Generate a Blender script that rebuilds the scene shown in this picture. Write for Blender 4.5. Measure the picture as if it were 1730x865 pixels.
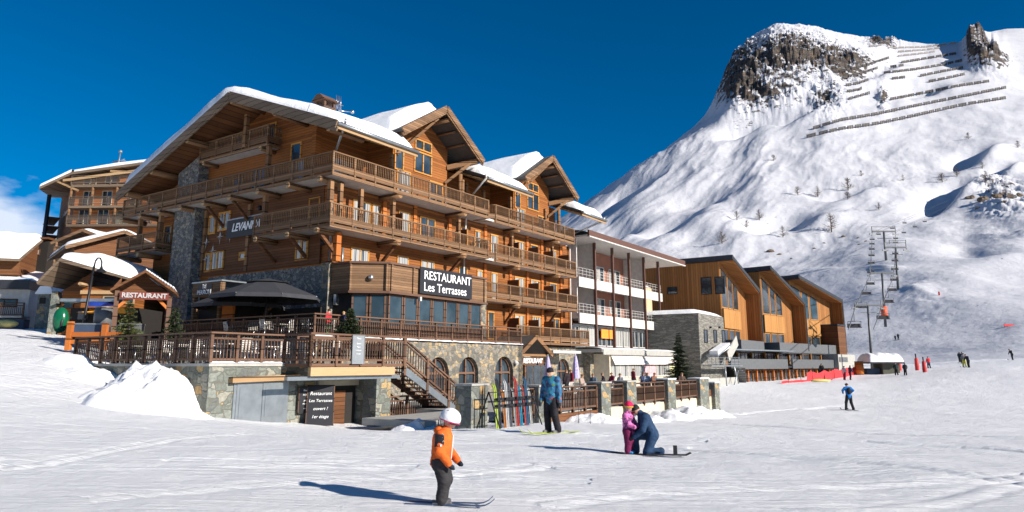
import bpy, bmesh, math, random
import numpy as np
from math import sin, cos, tan, atan, radians, pi, sqrt
from mathutils import Vector, Matrix, noise as mnoise
from mathutils.bvhtree import BVHTree

random.seed(7)
rng = np.random.default_rng(7)
scene = bpy.context.scene
for o in list(bpy.data.objects):
    bpy.data.objects.remove(o)
COL = scene.collection

# ------------------------------------------------------------------ camera
W0, H0 = 1730.0, 865.0
FPX, CX, CY = 1200.0, 865.0, 375.0
TILT = atan(240 / 1200.0)
EYE = Vector((0, 0, 1.7))
cam_data = bpy.data.cameras.new('camera')
cam = bpy.data.objects.new('camera', cam_data)
COL.objects.link(cam)
cam_data.sensor_width = 36.0
cam_data.lens = 36.0 * FPX / W0
cam_data.shift_y = -(H0 / 2 - CY) / W0
cam_data.clip_start = 0.1
cam_data.clip_end = 20000
cam.location = EYE
cam.rotation_euler = (pi / 2 + TILT, 0, 0)
scene.camera = cam

# ------------------------------------------------------------------ light
SUN_EL = radians(23.0)
SUN_DIR = Vector((0.845 * cos(SUN_EL), -0.535 * cos(SUN_EL), sin(SUN_EL))).normalized()
world = bpy.data.worlds.new('World')
scene.world = world
world.use_nodes = True
wn, wl = world.node_tree.nodes, world.node_tree.links
wn.clear()
wo = wn.new('ShaderNodeOutputWorld')
bg = wn.new('ShaderNodeBackground')
sky = wn.new('ShaderNodeTexSky')
sky.sky_type = 'NISHITA'
sky.sun_disc = False
sky.sun_elevation = SUN_EL
sky.sun_rotation = math.atan2(SUN_DIR.x, SUN_DIR.y)
sky.altitude = 2200
sky.air_density = 1.0
sky.dust_density = 0.15
sky.ozone_density = 3.0
hs = wn.new('ShaderNodeHueSaturation')
hs.inputs['Saturation'].default_value = 1.5
hs.inputs['Value'].default_value = 1.0
gm = wn.new('ShaderNodeGamma')
gm.inputs[1].default_value = 1.0
wl.new(sky.outputs[0], hs.inputs['Color'])
# low bank of cloud on the left horizon
tc = wn.new('ShaderNodeTexCoord')
sep = wn.new('ShaderNodeSeparateXYZ')
wl.new(tc.outputs['Generated'], sep.inputs[0])
cn = wn.new('ShaderNodeTexNoise')
cn.inputs['Scale'].default_value = 9.0
cn.inputs['Detail'].default_value = 6.0
cmap = wn.new('ShaderNodeMapping')
cmap.inputs['Scale'].default_value = (1, 1, 2.4)
wl.new(tc.outputs['Generated'], cmap.inputs[0])
wl.new(cmap.outputs[0], cn.inputs['Vector'])
def wmath(op, a, b=None, clamp=False):
    n = wn.new('ShaderNodeMath'); n.operation = op; n.use_clamp = clamp
    for i, v in enumerate((a, b)):
        if v is None: continue
        if isinstance(v, (int, float)): n.inputs[i].default_value = v
        else: wl.new(v, n.inputs[i])
    return n.outputs[0]
top = wmath('ADD', wmath('MULTIPLY', wmath('SUBTRACT', cn.outputs[0], 0.5), 0.16), 0.20)
m_up = wmath('MULTIPLY', wmath('SUBTRACT', top, sep.outputs['Z']), 28.0, True)
m_left = wmath('MULTIPLY', wmath('SUBTRACT', -0.50, sep.outputs['X']), 14.0, True)
cmask = wmath('MULTIPLY', wmath('MULTIPLY', m_up, m_left), 0.9)
cmix = wn.new('ShaderNodeMixRGB')
cmix.inputs[2].default_value = (8.8, 9.6, 11.0, 1)
wl.new(cmask, cmix.inputs[0])
wl.new(hs.outputs[0], gm.inputs[0])
wl.new(gm.outputs[0], cmix.inputs[1])
wl.new(cmix.outputs[0], bg.inputs[0])
bg.inputs[1].default_value = 0.062
wl.new(bg.outputs[0], wo.inputs[0])

sun_d = bpy.data.lights.new('sun', 'SUN')
sun_d.energy = 5.0
sun_d.angle = radians(0.5)
sun_d.color = (1.0, 0.93, 0.84)
sun = bpy.data.objects.new('sun', sun_d)
COL.objects.link(sun)
sun.rotation_euler = (-SUN_DIR).to_track_quat('-Z', 'Y').to_euler()
sun.location = (30, -30, 40)
vs = scene.view_settings
vs.view_transform = 'Standard'
vs.look = 'None'
vs.gamma = 1.0
vs.exposure = 0.62
scene.cycles.max_bounces = 6
scene.cycles.diffuse_bounces = 3
scene.cycles.glossy_bounces = 2
scene.cycles.transmission_bounces = 2

# ------------------------------------------------------------------ geometry of the view
def rayd(px, py):
    x = (px - CX) / FPX; y = (CY - py) / FPX
    return Vector((x, cos(TILT) - y * sin(TILT), sin(TILT) + y * cos(TILT)))
def dep(px, py, D):
    r = rayd(px, py)
    return EYE + r * (D / r.y)
def atz(px, py, z):
    r = rayd(px, py)
    return EYE + r * ((z - 1.7) / r.z)
def zat(py, D):
    r = rayd(CX, py); return 1.7 + r.z * D / r.y
def KX(py): return FPX * (cos(TILT) - (CY - py) / FPX * sin(TILT))
HO = Vector((-9.8, 39.0, 0.0)); HR = Vector((cos(radians(56)), sin(radians(56)), 0)); HL = Vector((-HR.y, HR.x, 0))
def hotel_w(u, v, z): return HO + HR * u + HL * v + Vector((0, 0, z))
def hotel_l(p): d = p - HO; return Vector((d.dot(HR), d.dot(HL), p.z))
EH = EYE - HO
def atv(px, py, v):      # pixel -> (u, z) on a plane v = const of the hotel frame
    r = rayd(px, py); t = (v - EH.dot(HL)) / r.dot(HL); p = EYE + r * t
    return (p - HO).dot(HR), p.z
def atu(px, py, u):      # pixel -> (v, z) on a plane u = const
    r = rayd(px, py); t = (u - EH.dot(HR)) / r.dot(HR); p = EYE + r * t
    return (p - HO).dot(HL), p.z

# ------------------------------------------------------------------ mesh builder
class MB:
    def __init__(s): s.v = []; s.f = []; s.m = []; s.sm = []; s.cur = 0; s.smooth = False
    def add(s, vs, fs):
        b = len(s.v)
        s.v.extend([tuple(p) for p in vs])
        for f in fs:
            s.f.append(tuple(b + i for i in f)); s.m.append(s.cur); s.sm.append(s.smooth)
        return s
    def box(s, x0, x1, y0, y1, z0, z1, T=None):
        p = [(x, y, z) for z in (z0, z1) for x, y in ((x0, y0), (x1, y0), (x1, y1), (x0, y1))]
        if T: p = [T(*q) for q in p]
        return s.add(p, [(0, 3, 2, 1), (4, 5, 6, 7), (0, 1, 5, 4), (1, 2, 6, 5), (2, 3, 7, 6), (3, 0, 4, 7)])
    def beam(s, p, q, w, h, up=(0, 0, 1), T=None):
        if T: p, q = T(*p), T(*q)
        p = Vector(p); q = Vector(q); d = (q - p).normalized(); up = Vector(up)
        if abs(d.dot(up)) > .98: up = Vector((1, 0, 0))
        x = d.cross(up).normalized() * (w / 2); y = x.cross(d).normalized() * (h / 2)
        pts = [c + a * x + b * y for c in (p, q) for a, b in ((-1, -1), (1, -1), (1, 1), (-1, 1))]
        return s.add(pts, [(0, 3, 2, 1), (4, 5, 6, 7), (0, 1, 5, 4), (1, 2, 6, 5), (2, 3, 7, 6), (3, 0, 4, 7)])
    def tube(s, p, q, r0, r1=None, n=8, cap=True, T=None):
        if T: p, q = T(*p), T(*q)
        if r1 is None: r1 = r0
        p = Vector(p); q = Vector(q); d = (q - p).normalized()
        up = Vector((0, 0, 1)) if abs(d.z) < .95 else Vector((1, 0, 0))
        x = d.cross(up).normalized(); y = x.cross(d)
        ring = [(cos(2 * pi * i / n), sin(2 * pi * i / n)) for i in range(n)]
        pts = [p + (x * a + y * b) * r0 for a, b in ring] + [q + (x * a + y * b) * r1 for a, b in ring]
        fs = [(i, (i + 1) % n, n + (i + 1) % n, n + i) for i in range(n)]
        o = s.smooth; s.smooth = True; s.add(pts, fs); s.smooth = o
        if cap:
            b = len(s.v) - 2 * n
            for f in (tuple(b + i for i in range(n))[::-1], tuple(b + n + i for i in range(n))):
                s.f.append(f); s.m.append(s.cur); s.sm.append(False)
        return s
    def path(s, pts, r, n=6):
        for a, b in zip(pts, pts[1:]): s.tube(a, b, r, r, n)
        return s
    def prism(s, poly, d0, d1, T=None):   # poly of (a,z); extruded over d
        n = len(poly)
        pts = [(a, d0, z) for a, z in poly] + [(a, d1, z) for a, z in poly]
        if T: pts = [T(*q) for q in pts]
        return s.add(pts, [tuple(range(n))[::-1], tuple(range(n, 2 * n))] + [(i, (i + 1) % n, n + (i + 1) % n, n + i) for i in range(n)])
    def grid(s, fn, nu, nv, smooth=True):
        pts = [fn(i / nu, j / nv) for j in range(nv + 1) for i in range(nu + 1)]
        o = s.smooth; s.smooth = smooth
        s.add(pts, [(j * (nu + 1) + i, j * (nu + 1) + i + 1, (j + 1) * (nu + 1) + i + 1, (j + 1) * (nu + 1) + i) for j in range(nv) for i in range(nu)])
        s.smooth = o
        return s
    def ball(s, c, r, sc=(1, 1, 1), nu=14, nv=9):
        c = Vector(c)
        return s.grid(lambda a, b: c + Vector((r * sc[0] * cos(2 * pi * a) * sin(pi * b), r * sc[1] * sin(2 * pi * a) * sin(pi * b), r * sc[2] * cos(pi * b))), nu, nv)
    def lathe(s, c, prof, n=16, smooth=True):
        c = Vector(c); m = len(prof) - 1
        def fn(a, b):
            k = int(round(b * m)); r, z = prof[k]
            return c + Vector((r * cos(2 * pi * a), r * sin(2 * pi * a), z))
        return s.grid(fn, n, m, smooth)
    def build(s, name, mat, parent=None, loc=None, rz=None):
        me = bpy.data.meshes.new(name)
        me.from_pydata(s.v, [], s.f)
        mats = mat if isinstance(mat, (list, tuple)) else [mat]
        for m in mats: me.materials.append(m)
        if s.f:
            me.polygons.foreach_set('material_index', s.m)
            me.polygons.foreach_set('use_smooth', s.sm)
        me.update()
        o = bpy.data.objects.new(name, me)
        COL.objects.link(o)
        if parent: o.parent = parent
        if loc is not None: o.location = loc
        if rz is not None: o.rotation_euler = (0, 0, rz)
        return o

def empty(name, loc=(0, 0, 0), rz=0.0):
    o = bpy.data.objects.new(name, None); COL.objects.link(o)
    o.location = loc; o.rotation_euler = (0, 0, rz); o.empty_display_size = .3
    return o
def tag(o, label=None, cat=None, group=None, kind=None):
    if label: o['label'] = label
    if cat: o['category'] = cat
    if group: o['group'] = group
    if kind: o['kind'] = kind
    return o
def copy_tree(o, parent=None):
    c = o.copy(); COL.objects.link(c)
    if parent: c.parent = parent
    for ch in o.children: copy_tree(ch, c)
    return c
def rects_minus(a0, a1, z0, z1, holes):
    return

# ------------------------------------------------------------------ materials
MATS = {}
class NT:
    def __init__(s, name):
        s.m = bpy.data.materials.new(name); s.m.use_nodes = True
        s.n = s.m.node_tree.nodes; s.l = s.m.node_tree.links
        s.p = s.n['Principled BSDF']; MATS[name] = s.m
        s.tc = s.n.new('ShaderNodeTexCoord')
    def node(s, t, **kw):
        n = s.n.new(t)
        for k, v in kw.items():
            if k.startswith('i_'): n.inputs[k[2:].replace('_', ' ')].default_value = v
            else: setattr(n, k, v)
        return n
    def link(s, a, b): s.l.new(a, b)
    def mapping(s, scale=(1, 1, 1), rot=(0, 0, 0), src='Object'):
        m = s.node('ShaderNodeMapping'); m.inputs['Scale'].default_value = scale; m.inputs['Rotation'].default_value = rot
        s.link(s.tc.outputs[src], m.inputs[0]); return m.outputs[0]
    def noise(s, vec, scale, detail=4, rough=.55):
        n = s.node('ShaderNodeTexNoise'); n.inputs['Scale'].default_value = scale; n.inputs['Detail'].default_value = detail
        n.inputs['Roughness'].default_value = rough
        if vec is not None: s.link(vec, n.inputs['Vector'])
        return n.outputs[0]
    def ramp(s, fac, stops):
        r = s.node('ShaderNodeValToRGB'); e = r.color_ramp.elements
        while len(e) < len(stops): e.new(.5)
        for el, (p, c) in zip(e, stops):
            el.position = p; el.color = (*c, 1) if len(c) == 3 else c
        s.link(fac, r.inputs[0]); return r.outputs[0]
    def math(s, op, a, b=None, clamp=False):
        n = s.node('ShaderNodeMath', operation=op, use_clamp=clamp)
        for i, v in enumerate((a, b)):
            if v is None: continue
            if isinstance(v, (int, float)): n.inputs[i].default_value = v
            else: s.link(v, n.inputs[i])
        return n.outputs[0]
    def mix(s, fac, a, b, mode='MIX'):
        n = s.node('ShaderNodeMixRGB', blend_type=mode)
        for i, v in enumerate((fac, a, b)):
            if isinstance(v, (int, float)): n.inputs[i].default_value = v
            elif isinstance(v, tuple): n.inputs[i].default_value = (*v, 1)
            else: s.link(v, n.inputs[i])
        return n.outputs[0]
    def color(s, c):
        if isinstance(c, tuple): s.p.inputs['Base Color'].default_value = (*c, 1)
        else: s.link(c, s.p.inputs['Base Color'])
    def bump(s, h, strength=.5, dist=.02):
        b = s.node('ShaderNodeBump'); b.inputs['Strength'].default_value = strength; b.inputs['Distance'].default_value = dist
        s.link(h, b.inputs['Height']); s.link(b.outputs[0], s.p.inputs['Normal'])
    def rough(s, r): s.p.inputs['Roughness'].default_value = r
    def spec(s, v): s.p.inputs['Specular IOR Level'].default_value = v

def wood(name, c1, c2, board=.16, axis='z', rough=.75, dark=.55, grain=(1.2, 1.2, 14)):
    t = NT(name)
    sp = t.node('ShaderNodeSeparateXYZ'); t.link(t.tc.outputs['Object'], sp.inputs[0])
    if axis == 'z': co = sp.outputs['Z']
    elif axis == 'xy': co = t.math('ADD', sp.outputs['X'], sp.outputs['Y'])
    elif axis == 'x': co = sp.outputs['X']
    else: co = sp.outputs['Y']
    q = t.math('DIVIDE', co, board)
    fr = t.math('FRACT', q)
    idx = t.math('FLOOR', q)
    wn_ = t.node('ShaderNodeTexWhiteNoise', noise_dimensions='1D'); t.link(idx, wn_.inputs['W'])
    g = t.noise(t.mapping(grain if axis == 'z' else (grain[2], grain[2], grain[0])), 1.4, 5)
    big = t.noise(t.mapping((.35, .35, .35)), 1.0, 3)
    f = t.math('ADD', t.math('MULTIPLY', wn_.outputs[0], .45), t.math('MULTIPLY', g, .5))
    f = t.math('ADD', f, t.math('MULTIPLY', big, .25))
    col = t.ramp(f, [(.25, c1), (.85, c2)])
    groove = t.math('LESS_THAN', fr, .09)
    col = t.mix(groove, col, tuple(c * dark * .5 for c in c1))
    t.color(col); t.rough(rough); t.spec(.25)
    t.bump(t.math('SUBTRACT', t.math('MULTIPLY', g, .4), groove), .6, .01)
    return t.m
def plain(name, c, rough=.6, metal=0., var=.12, scale=3., spec=.4, bump=0):
    t = NT(name)
    n = t.noise(t.mapping(), scale, 4)
    a = tuple(max(0, x * (1 - var)) for x in c); b = tuple(min(1, x * (1 + var)) for x in c)
    t.color(t.ramp(n, [(.3, a), (.7, b)])); t.rough(rough); t.spec(spec); t.p.inputs['Metallic'].default_value = metal
    if bump: t.bump(t.noise(t.mapping(), 30, 4), bump, .01)
    return t.m
def stone(name, tints, scale=2.6, mortar=(.16, .155, .14), stretch=(1, 1, 1.25)):
    t = NT(name)
    vec = t.mapping(stretch)
    nz = t.node('ShaderNodeTexNoise'); nz.inputs['Scale'].default_value = 1.7; t.link(vec, nz.inputs['Vector'])
    warp = t.mix(.13, vec, nz.outputs['Color'], 'LINEAR_LIGHT')
    v1 = t.node('ShaderNodeTexVoronoi', feature='F1', distance='CHEBYCHEV'); v1.inputs['Scale'].default_value = scale; t.link(warp, v1.inputs['Vector'])
    v2 = t.node('ShaderNodeTexVoronoi', feature='F2', distance='CHEBYCHEV'); v2.inputs['Scale'].default_value = scale; t.link(warp, v2.inputs['Vector'])
    edge = t.math('SUBTRACT', v2.outputs['Distance'], v1.outputs['Distance'])
    sp = t.node('ShaderNodeSeparateColor'); t.link(v1.outputs['Color'], sp.inputs[0])
    col = t.ramp(sp.outputs[0], tints)
    t.m.node_tree.nodes[-1]
    for n in t.n:
        if n.type == 'VALTORGB': n.color_ramp.interpolation = 'CONSTANT'
    g = t.noise(vec, 9, 5)
    col = t.mix(.7, col, t.ramp(g, [(.3, (.55, .55, .55)), (.7, (1.15, 1.15, 1.15))]), 'MULTIPLY')
    ed = t.math('LESS_THAN', edge, .055)
    col = t.mix(ed, col, mortar)
    t.color(col); t.rough(.9); t.spec(.2)
    t.bump(t.math('ADD', t.math('MULTIPLY', t.math('MINIMUM', edge, .15), 5.), t.math('MULTIPLY', g, .5)), .8, .03)
    return t.m

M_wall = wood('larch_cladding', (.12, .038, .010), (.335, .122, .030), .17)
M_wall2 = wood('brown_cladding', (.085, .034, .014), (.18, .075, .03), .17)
M_rail = wood('weathered_wood', (.095, .052, .027), (.28, .162, .088), .14)
M_rail_d = wood('brown_stained_wood', (.085, .045, .03), (.17, .095, .062), .5)
M_beam = wood('timber', (.12, .06, .028), (.30, .165, .08), .6)
M_log = wood('pale_log', (.28, .165, .08), (.48, .32, .17), .6)
M_orange = wood('orange_timber', (.36, .10, .02), (.50, .16, .035), .7)
M_yellow = wood('honey_window_frame', (.42, .18, .035), (.56, .27, .06), .6)
M_soffit = plain('white_soffit', (.50, .48, .46), .8)
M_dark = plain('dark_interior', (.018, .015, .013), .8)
M_stone = stone('rubble_stone', [(0, (.17, .155, .125)), (.25, (.26, .23, .185)), (.5, (.135, .135, .12)), (.6, (.36, .27, .16)), (.72, (.29, .265, .22)), (.88, (.42, .32, .19))], 3.7)
M_stone2 = stone('large_stone', [(0, (.17, .185, .16)), (.3, (.225, .24, .21)), (.55, (.145, .155, .145)), (.68, (.42, .30, .15)), (.78, (.30, .29, .24)), (.92, (.38, .26, .13))], 2.6, (.13, .13, .11))
M_stone3 = stone('dark_schist', [(0, (.15, .155, .155)), (.3, (.25, .25, .24)), (.55, (.19, .195, .195)), (.72, (.34, .31, .25)), (.9, (.28, .28, .27))], 4.2, (.08, .08, .08))
M_slate = stone('stacked_slate', [(0, (.17, .16, .14)), (.3, (.26, .245, .215)), (.6, (.21, .20, .18)), (.8, (.31, .29, .25))], 1.6, (.12, .115, .10), (1, 1, 6))
M_roof = plain('roof_slate', (.075, .07, .065), .7, bump=.4)
M_fascia = wood('grey_fascia', (.12, .085, .058), (.24, .175, .12), .3)
M_white = plain('white_paint', (.52, .50, .47), .6)
M_cream = plain('cream_render', (.56, .49, .37), .8)
M_grey = plain('grey_metal', (.22, .23, .24), .45, .5)
M_zinc = plain('zinc', (.32, .35, .37), .35, .7)
M_black = plain('black_paint', (.018, .018, .022), .5)
M_blackm = plain('black_metal', (.03, .03, .034), .45, .6)
M_concrete = plain('concrete', (.36, .35, .32), .85, bump=.3)
M_red = plain('red_fabric', (.62, .03, .035), .6)
M_steel = plain('brushed_steel', (.55, .55, .55), .3, .9)
M_letter = plain('white_lettering', (.85, .85, .85), .6, var=.02)

def glass(name, base=(.02, .028, .035), curtain=0., tint=(.75, .75, .72)):
    t = NT(name)
    if curtain:
        n = t.noise(t.mapping((3.1, 3.1, .05)), 2.2, 2)
        f = t.math('MULTIPLY', t.math('SUBTRACT', n, .5 - curtain * .12), 9, True)
        t.color(t.mix(f, base, tint))
    else:
        n = t.noise(t.mapping(), .7, 2)
        t.color(t.ramp(n, [(.4, base), (.6, tuple(x * 2.2 for x in base))]))
    t.rough(.06); t.spec(.9)
    return t.m
M_glass = glass('window_glass')
M_glass_c = glass('curtained_glass', curtain=1., tint=(.36, .36, .34))

def snow_mat(name, streak=False, big=1.0):
    t = NT(name)
    v = t.mapping()
    n1 = t.noise(v, 1.3 * big, 6, .6)
    n2 = t.noise(v, 12 * big, 6, .7)
    h = t.math('ADD', t.math('MULTIPLY', n1, 1.0), t.math('MULTIPLY', n2, .45))
    if streak:
        # groomed ridges and old ski tracks running across the piste
        n3 = t.noise(t.mapping((.16, 3.0, 1), (0, 0, radians(-7))), 2.4, 8, .72)
        n4 = t.noise(t.mapping((.3, 6, 1), (0, 0, radians(12))), 3.3, 6, .72)
        n5 = t.noise(v, 5.0, 4, .6)
        cr = t.math('SUBTRACT', 1.0, t.math('MULTIPLY', t.math('ABSOLUTE', t.math('SUBTRACT', t.noise(t.mapping((.05, .9, 1), (0, 0, radians(9))), 1.5, 2, .4), .5)), 26), True)
        cr2 = t.math('SUBTRACT', 1.0, t.math('MULTIPLY', t.math('ABSOLUTE', t.math('SUBTRACT', t.noise(t.mapping((.07, .7, 1), (0, 0, radians(-14))), 1.3, 2, .4), .5)), 30), True)
        h = t.math('ADD', t.math('MULTIPLY', h, .8), t.math('ADD', t.math('MULTIPLY', n3, 1.9), t.math('MULTIPLY', n4, 1.0)))
        h = t.math('ADD', h, t.math('MULTIPLY', n5, .8))
        h = t.math('SUBTRACT', h, t.math('MULTIPLY', t.math('ADD', cr, cr2), .45))
    t.color(t.ramp(n1, [(.3, (.84, .85, .87)), (.7, (.90, .90, .905))])); t.rough(.7); t.spec(.25)
    t.bump(h, .75 if streak else .8, .09 if streak else .10)
    return t.m
M_snow = snow_mat('snow')
# ------------------------------------------------------------------ terrain
def vnoise(x, y, seed=0):
    xi = np.floor(x).astype(np.int64); yi = np.floor(y).astype(np.int64)
    xf = x - xi; yf = y - yi
    u = xf * xf * xf * (xf * (xf * 6 - 15) + 10); w = yf * yf * yf * (yf * (yf * 6 - 15) + 10)
    def h(a, b):
        n = (a * 374761393 + b * 668265263 + seed * 974634777) & 0xFFFFFFFF
        n = ((n ^ (n >> 13)) * 1274126177) & 0xFFFFFFFF
        n = n ^ (n >> 16)
        ang = (n & 0xFFFF) / 65536.0 * 2 * pi
        return np.cos(ang), np.sin(ang)
    def dotg(a, b, dx, dy):
        gx, gy = h(a, b); return gx * dx + gy * dy
    n00 = dotg(xi, yi, xf, yf); n10 = dotg(xi + 1, yi, xf - 1, yf)
    n01 = dotg(xi, yi + 1, xf, yf - 1); n11 = dotg(xi + 1, yi + 1, xf - 1, yf - 1)
    return ((n00 * (1 - u) + n10 * u) * (1 - w) + (n01 * (1 - u) + n11 * u) * w) * 1.45
def fbm(x, y, oct=5, seed=0, gain=.5):
    s = 0; a = 1; f = 1
    for i in range(oct):
        s = s + a * vnoise(x * f, y * f, seed + i * 17); a *= gain; f *= 2.03
    return s
def ridged(x, y, oct=4, seed=0):
    s = 0; a = 1; f = 1
    for i in range(oct):
        s = s + a * (1 - 2 * np.abs(vnoise(x * f, y * f, seed + i * 31))); a *= .5; f *= 2.1
    return s

CTRL = [(0, 0, 0), (0, 5, 0), (-.9, 8.7, 0), (-3.6, 11, .06), (5, 10, -.05), (2.4, 15, -.22), (1.1, 19.6, -.25), (-4, 23, -.35),
        (0, 25.7, -.48), (1.2, 29.5, -.68), (13.7, 48, -1.3), (21, 45, -1.28), (10, 30, -.85), (12, 40, -1.2), (-11.2, 25.3, .0), (-8.8, 28, -.43), (-6, 30, -.8),
        (-2.3, 34.5, -.75), (-14, 24, .35), (-19, 30, 1.9), (-26, 40, 3.0), (-33, 50, 4.0), (-45, 60, 4.8), (-30, 20, 1.8), (-20, 15, .8),
        (-10, 12, .2), (-12, 18, .3), (-16.5, 28.5, 1.3), (20, 15, -.3), (30, 30, -.9), (0, -20, 0), (-30, -10, .6), (30, -10, -.2), (60, 0, 0), (-60, 10, 2.5), (0, -60, 0),
        (55, 88, 1.2), (81, 117, 2.4), (41, 88, -.24), (51, 96, .2), (30, 70, -.9), (22, 62, -1.25), (45, 60, -.7), (70, 70, 1.0), (0, 60, -.5), (-10, 70, 1), (-40, 80, 9), (-60, 95, 14.5),
        (26, 82, -.4), (45, 110, .3), (60, 120, 1.2), (0, 120, 2), (-40, 120, 13), (-80, 120, 20), (100, 60, 3), (100, 120, 6), (-90, 60, 9)]
CP = np.array(CTRL, float)
def _tps(r2): return r2 * np.log(r2 + 1e-9) * .5
_n = len(CP)
_K = _tps(((CP[:, None, :2] - CP[None, :, :2]) ** 2).sum(-1)) + np.eye(_n) * 2.0
_P = np.c_[np.ones(_n), CP[:, :2]]
_A = np.zeros((_n + 3, _n + 3)); _A[:_n, :_n] = _K; _A[:_n, _n:] = _P; _A[_n:, :_n] = _P.T
_w = np.linalg.solve(_A, np.r_[CP[:, 2], 0, 0, 0])
def near_z(x, y):
    z = _w[_n] + _w[_n + 1] * x + _w[_n + 2] * y
    for i in range(_n):
        z = z + _w[i] * _tps((x - CP[i, 0]) ** 2 + (y - CP[i, 1]) ** 2)
    return z
DK = [110, 150, 200, 260, 320, 400, 500, 620, 760, 860, 950, 1050, 1400, 2600]
COLS = {
    -700: [470, 440, 450, 470, 490, 510, 530, 545, 560, 570, 575, 580, 590, 600],
    -250: [475, 448, 455, 470, 490, 510, 530, 545, 560, 570, 575, 580, 590, 600],
    60:   [478, 452, 458, 475, 495, 515, 530, 545, 560, 570, 575, 580, 590, 600],
    300:  [520, 510, 515, 520, 530, 540, 545, 550, 560, 570, 575, 580, 590, 600],
    700:  [600, 590, 580, 570, 555, 540, 525, 505, 485, 480, 490, 500, 540, 570],
    880:  [612, 600, 585, 560, 530, 500, 470, 440, 415, 430, 450, 470, 520, 560],
    975:  [614, 600, 580, 550, 515, 468, 425, 384, 353, 368, 390, 420, 500, 560],
    1100: [616, 603, 578, 538, 492, 437, 378, 318, 262, 275, 300, 340, 460, 540],
    1195: [617, 603, 572, 528, 482, 425, 362, 290, 222, 200, 188, 240, 400, 520],
    1222: [618, 603, 572, 526, 480, 422, 358, 284, 212, 168, 140, 200, 380, 510],
    1245: [619, 603, 572, 525, 478, 419, 354, 281, 208, 135, 92, 170, 370, 510],
    1275: [620, 604, 571, 522, 475, 414, 347, 273, 203, 110, 68, 140, 360, 500],
    1305: [621, 604, 570, 520, 472, 410, 341, 266, 197, 92, 47, 110, 350, 500],
    1335: [621, 604, 568, 516, 466, 406, 337, 262, 190, 90, 44, 100, 340, 500],
    1365: [622, 603, 566, 512, 460, 402, 332, 258, 184, 95, 46, 85, 330, 500],
    1420: [622, 600, 560, 500, 448, 394, 325, 251, 172, 104, 54, 85, 320, 500],
    1500: [622, 598, 545, 470, 431, 384, 319, 246, 166, 108, 66, 100, 320, 500],
    1565: [618, 592, 530, 458, 424, 380, 314, 242, 162, 112, 77, 110, 330, 500],
    1630: [611, 583, 515, 448, 425, 372, 308, 236, 156, 105, 68, 100, 330, 500],
    1680: [607, 575, 508, 447, 408, 352, 298, 230, 152, 92, 46, 90, 320, 500],
    1730: [604, 568, 503, 447, 396, 340, 290, 226, 150, 90, 45, 90, 320, 500],
    2100: [600, 555, 495, 440, 390, 330, 280, 220, 150, 95, 60, 100, 320, 500],
    2700: [600, 550, 490, 440, 390, 330, 290, 240, 190, 150, 130, 150, 330, 500],
}
_px = np.array(sorted(COLS)); _tab = np.array([COLS[p] for p in _px], float)
_pf = np.arange(_px[0], _px[-1] + 1, 6.0)
_tf = np.stack([np.interp(_pf, _px, _tab[:, k]) for k in range(_tab.shape[1])], 1)
_kr = np.exp(-(np.arange(-30, 31) * 6.0 / 12.0) ** 2 / 2); _kr /= _kr.sum()
_tp_ = np.pad(_tf, ((30, 30), (0, 0)), 'edge')
_tab = np.stack([np.convolve(_tp_[:, k], _kr, 'valid') for k in range(_tf.shape[1])], 1); _px = _pf
_yn = (CY - _tab) / FPX
_tab = (sin(TILT) + _yn * cos(TILT)) / (cos(TILT) - _yn * sin(TILT))     # height / depth above the eye
_ld = np.log(np.array(DK, float))
def pchip_m(x, y):                 # monotone tangents along the last axis
    h = np.diff(x); d = np.diff(y, axis=-1) / h
    m = np.zeros_like(y)
    w1 = 2 * h[1:] + h[:-1]; w2 = h[1:] + 2 * h[:-1]
    s = np.sign(d[..., :-1]) * np.sign(d[..., 1:]) > 0
    with np.errstate(divide='ignore', invalid='ignore'):
        hm = (w1 + w2) / (w1 / d[..., :-1] + w2 / d[..., 1:])
    m[..., 1:-1] = np.where(s, hm, 0); m[..., 0] = d[..., 0]; m[..., -1] = d[..., -1]
    return m
_mt = pchip_m(_ld, _tab)
def far_z(px, D):
    px = np.clip(px, _px[0], _px[-1]); k = np.clip(np.searchsorted(_px, px, 'right') - 1, 0, len(_px) - 2)
    a = (px - _px[k]) / (_px[k + 1] - _px[k])
    l = np.clip(np.log(D), _ld[0], _ld[-1]); j = np.clip(np.searchsorted(_ld, l, 'right') - 1, 0, len(_ld) - 2)
    h = _ld[j + 1] - _ld[j]; t = (l - _ld[j]) / h
    h00 = 2 * t**3 - 3 * t**2 + 1; h10 = t**3 - 2 * t**2 + t; h01 = -2 * t**3 + 3 * t**2; h11 = t**3 - t**2
    def col(q): return h00 * _tab[q, j] + h10 * h * _mt[q, j] + h01 * _tab[q, j + 1] + h11 * h * _mt[q, j + 1]
    return 1.7 + D * (col(k) * (1 - a) + col(k + 1) * a)
def sstep(a, b, x): t = np.clip((x - a) / (b - a), 0, 1); return t * t * (3 - 2 * t)
def gauss(px, py, cx, cy, sx, sy): return np.exp(-(((px - cx) / sx) ** 2 + ((py - cy) / sy) ** 2))

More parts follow.
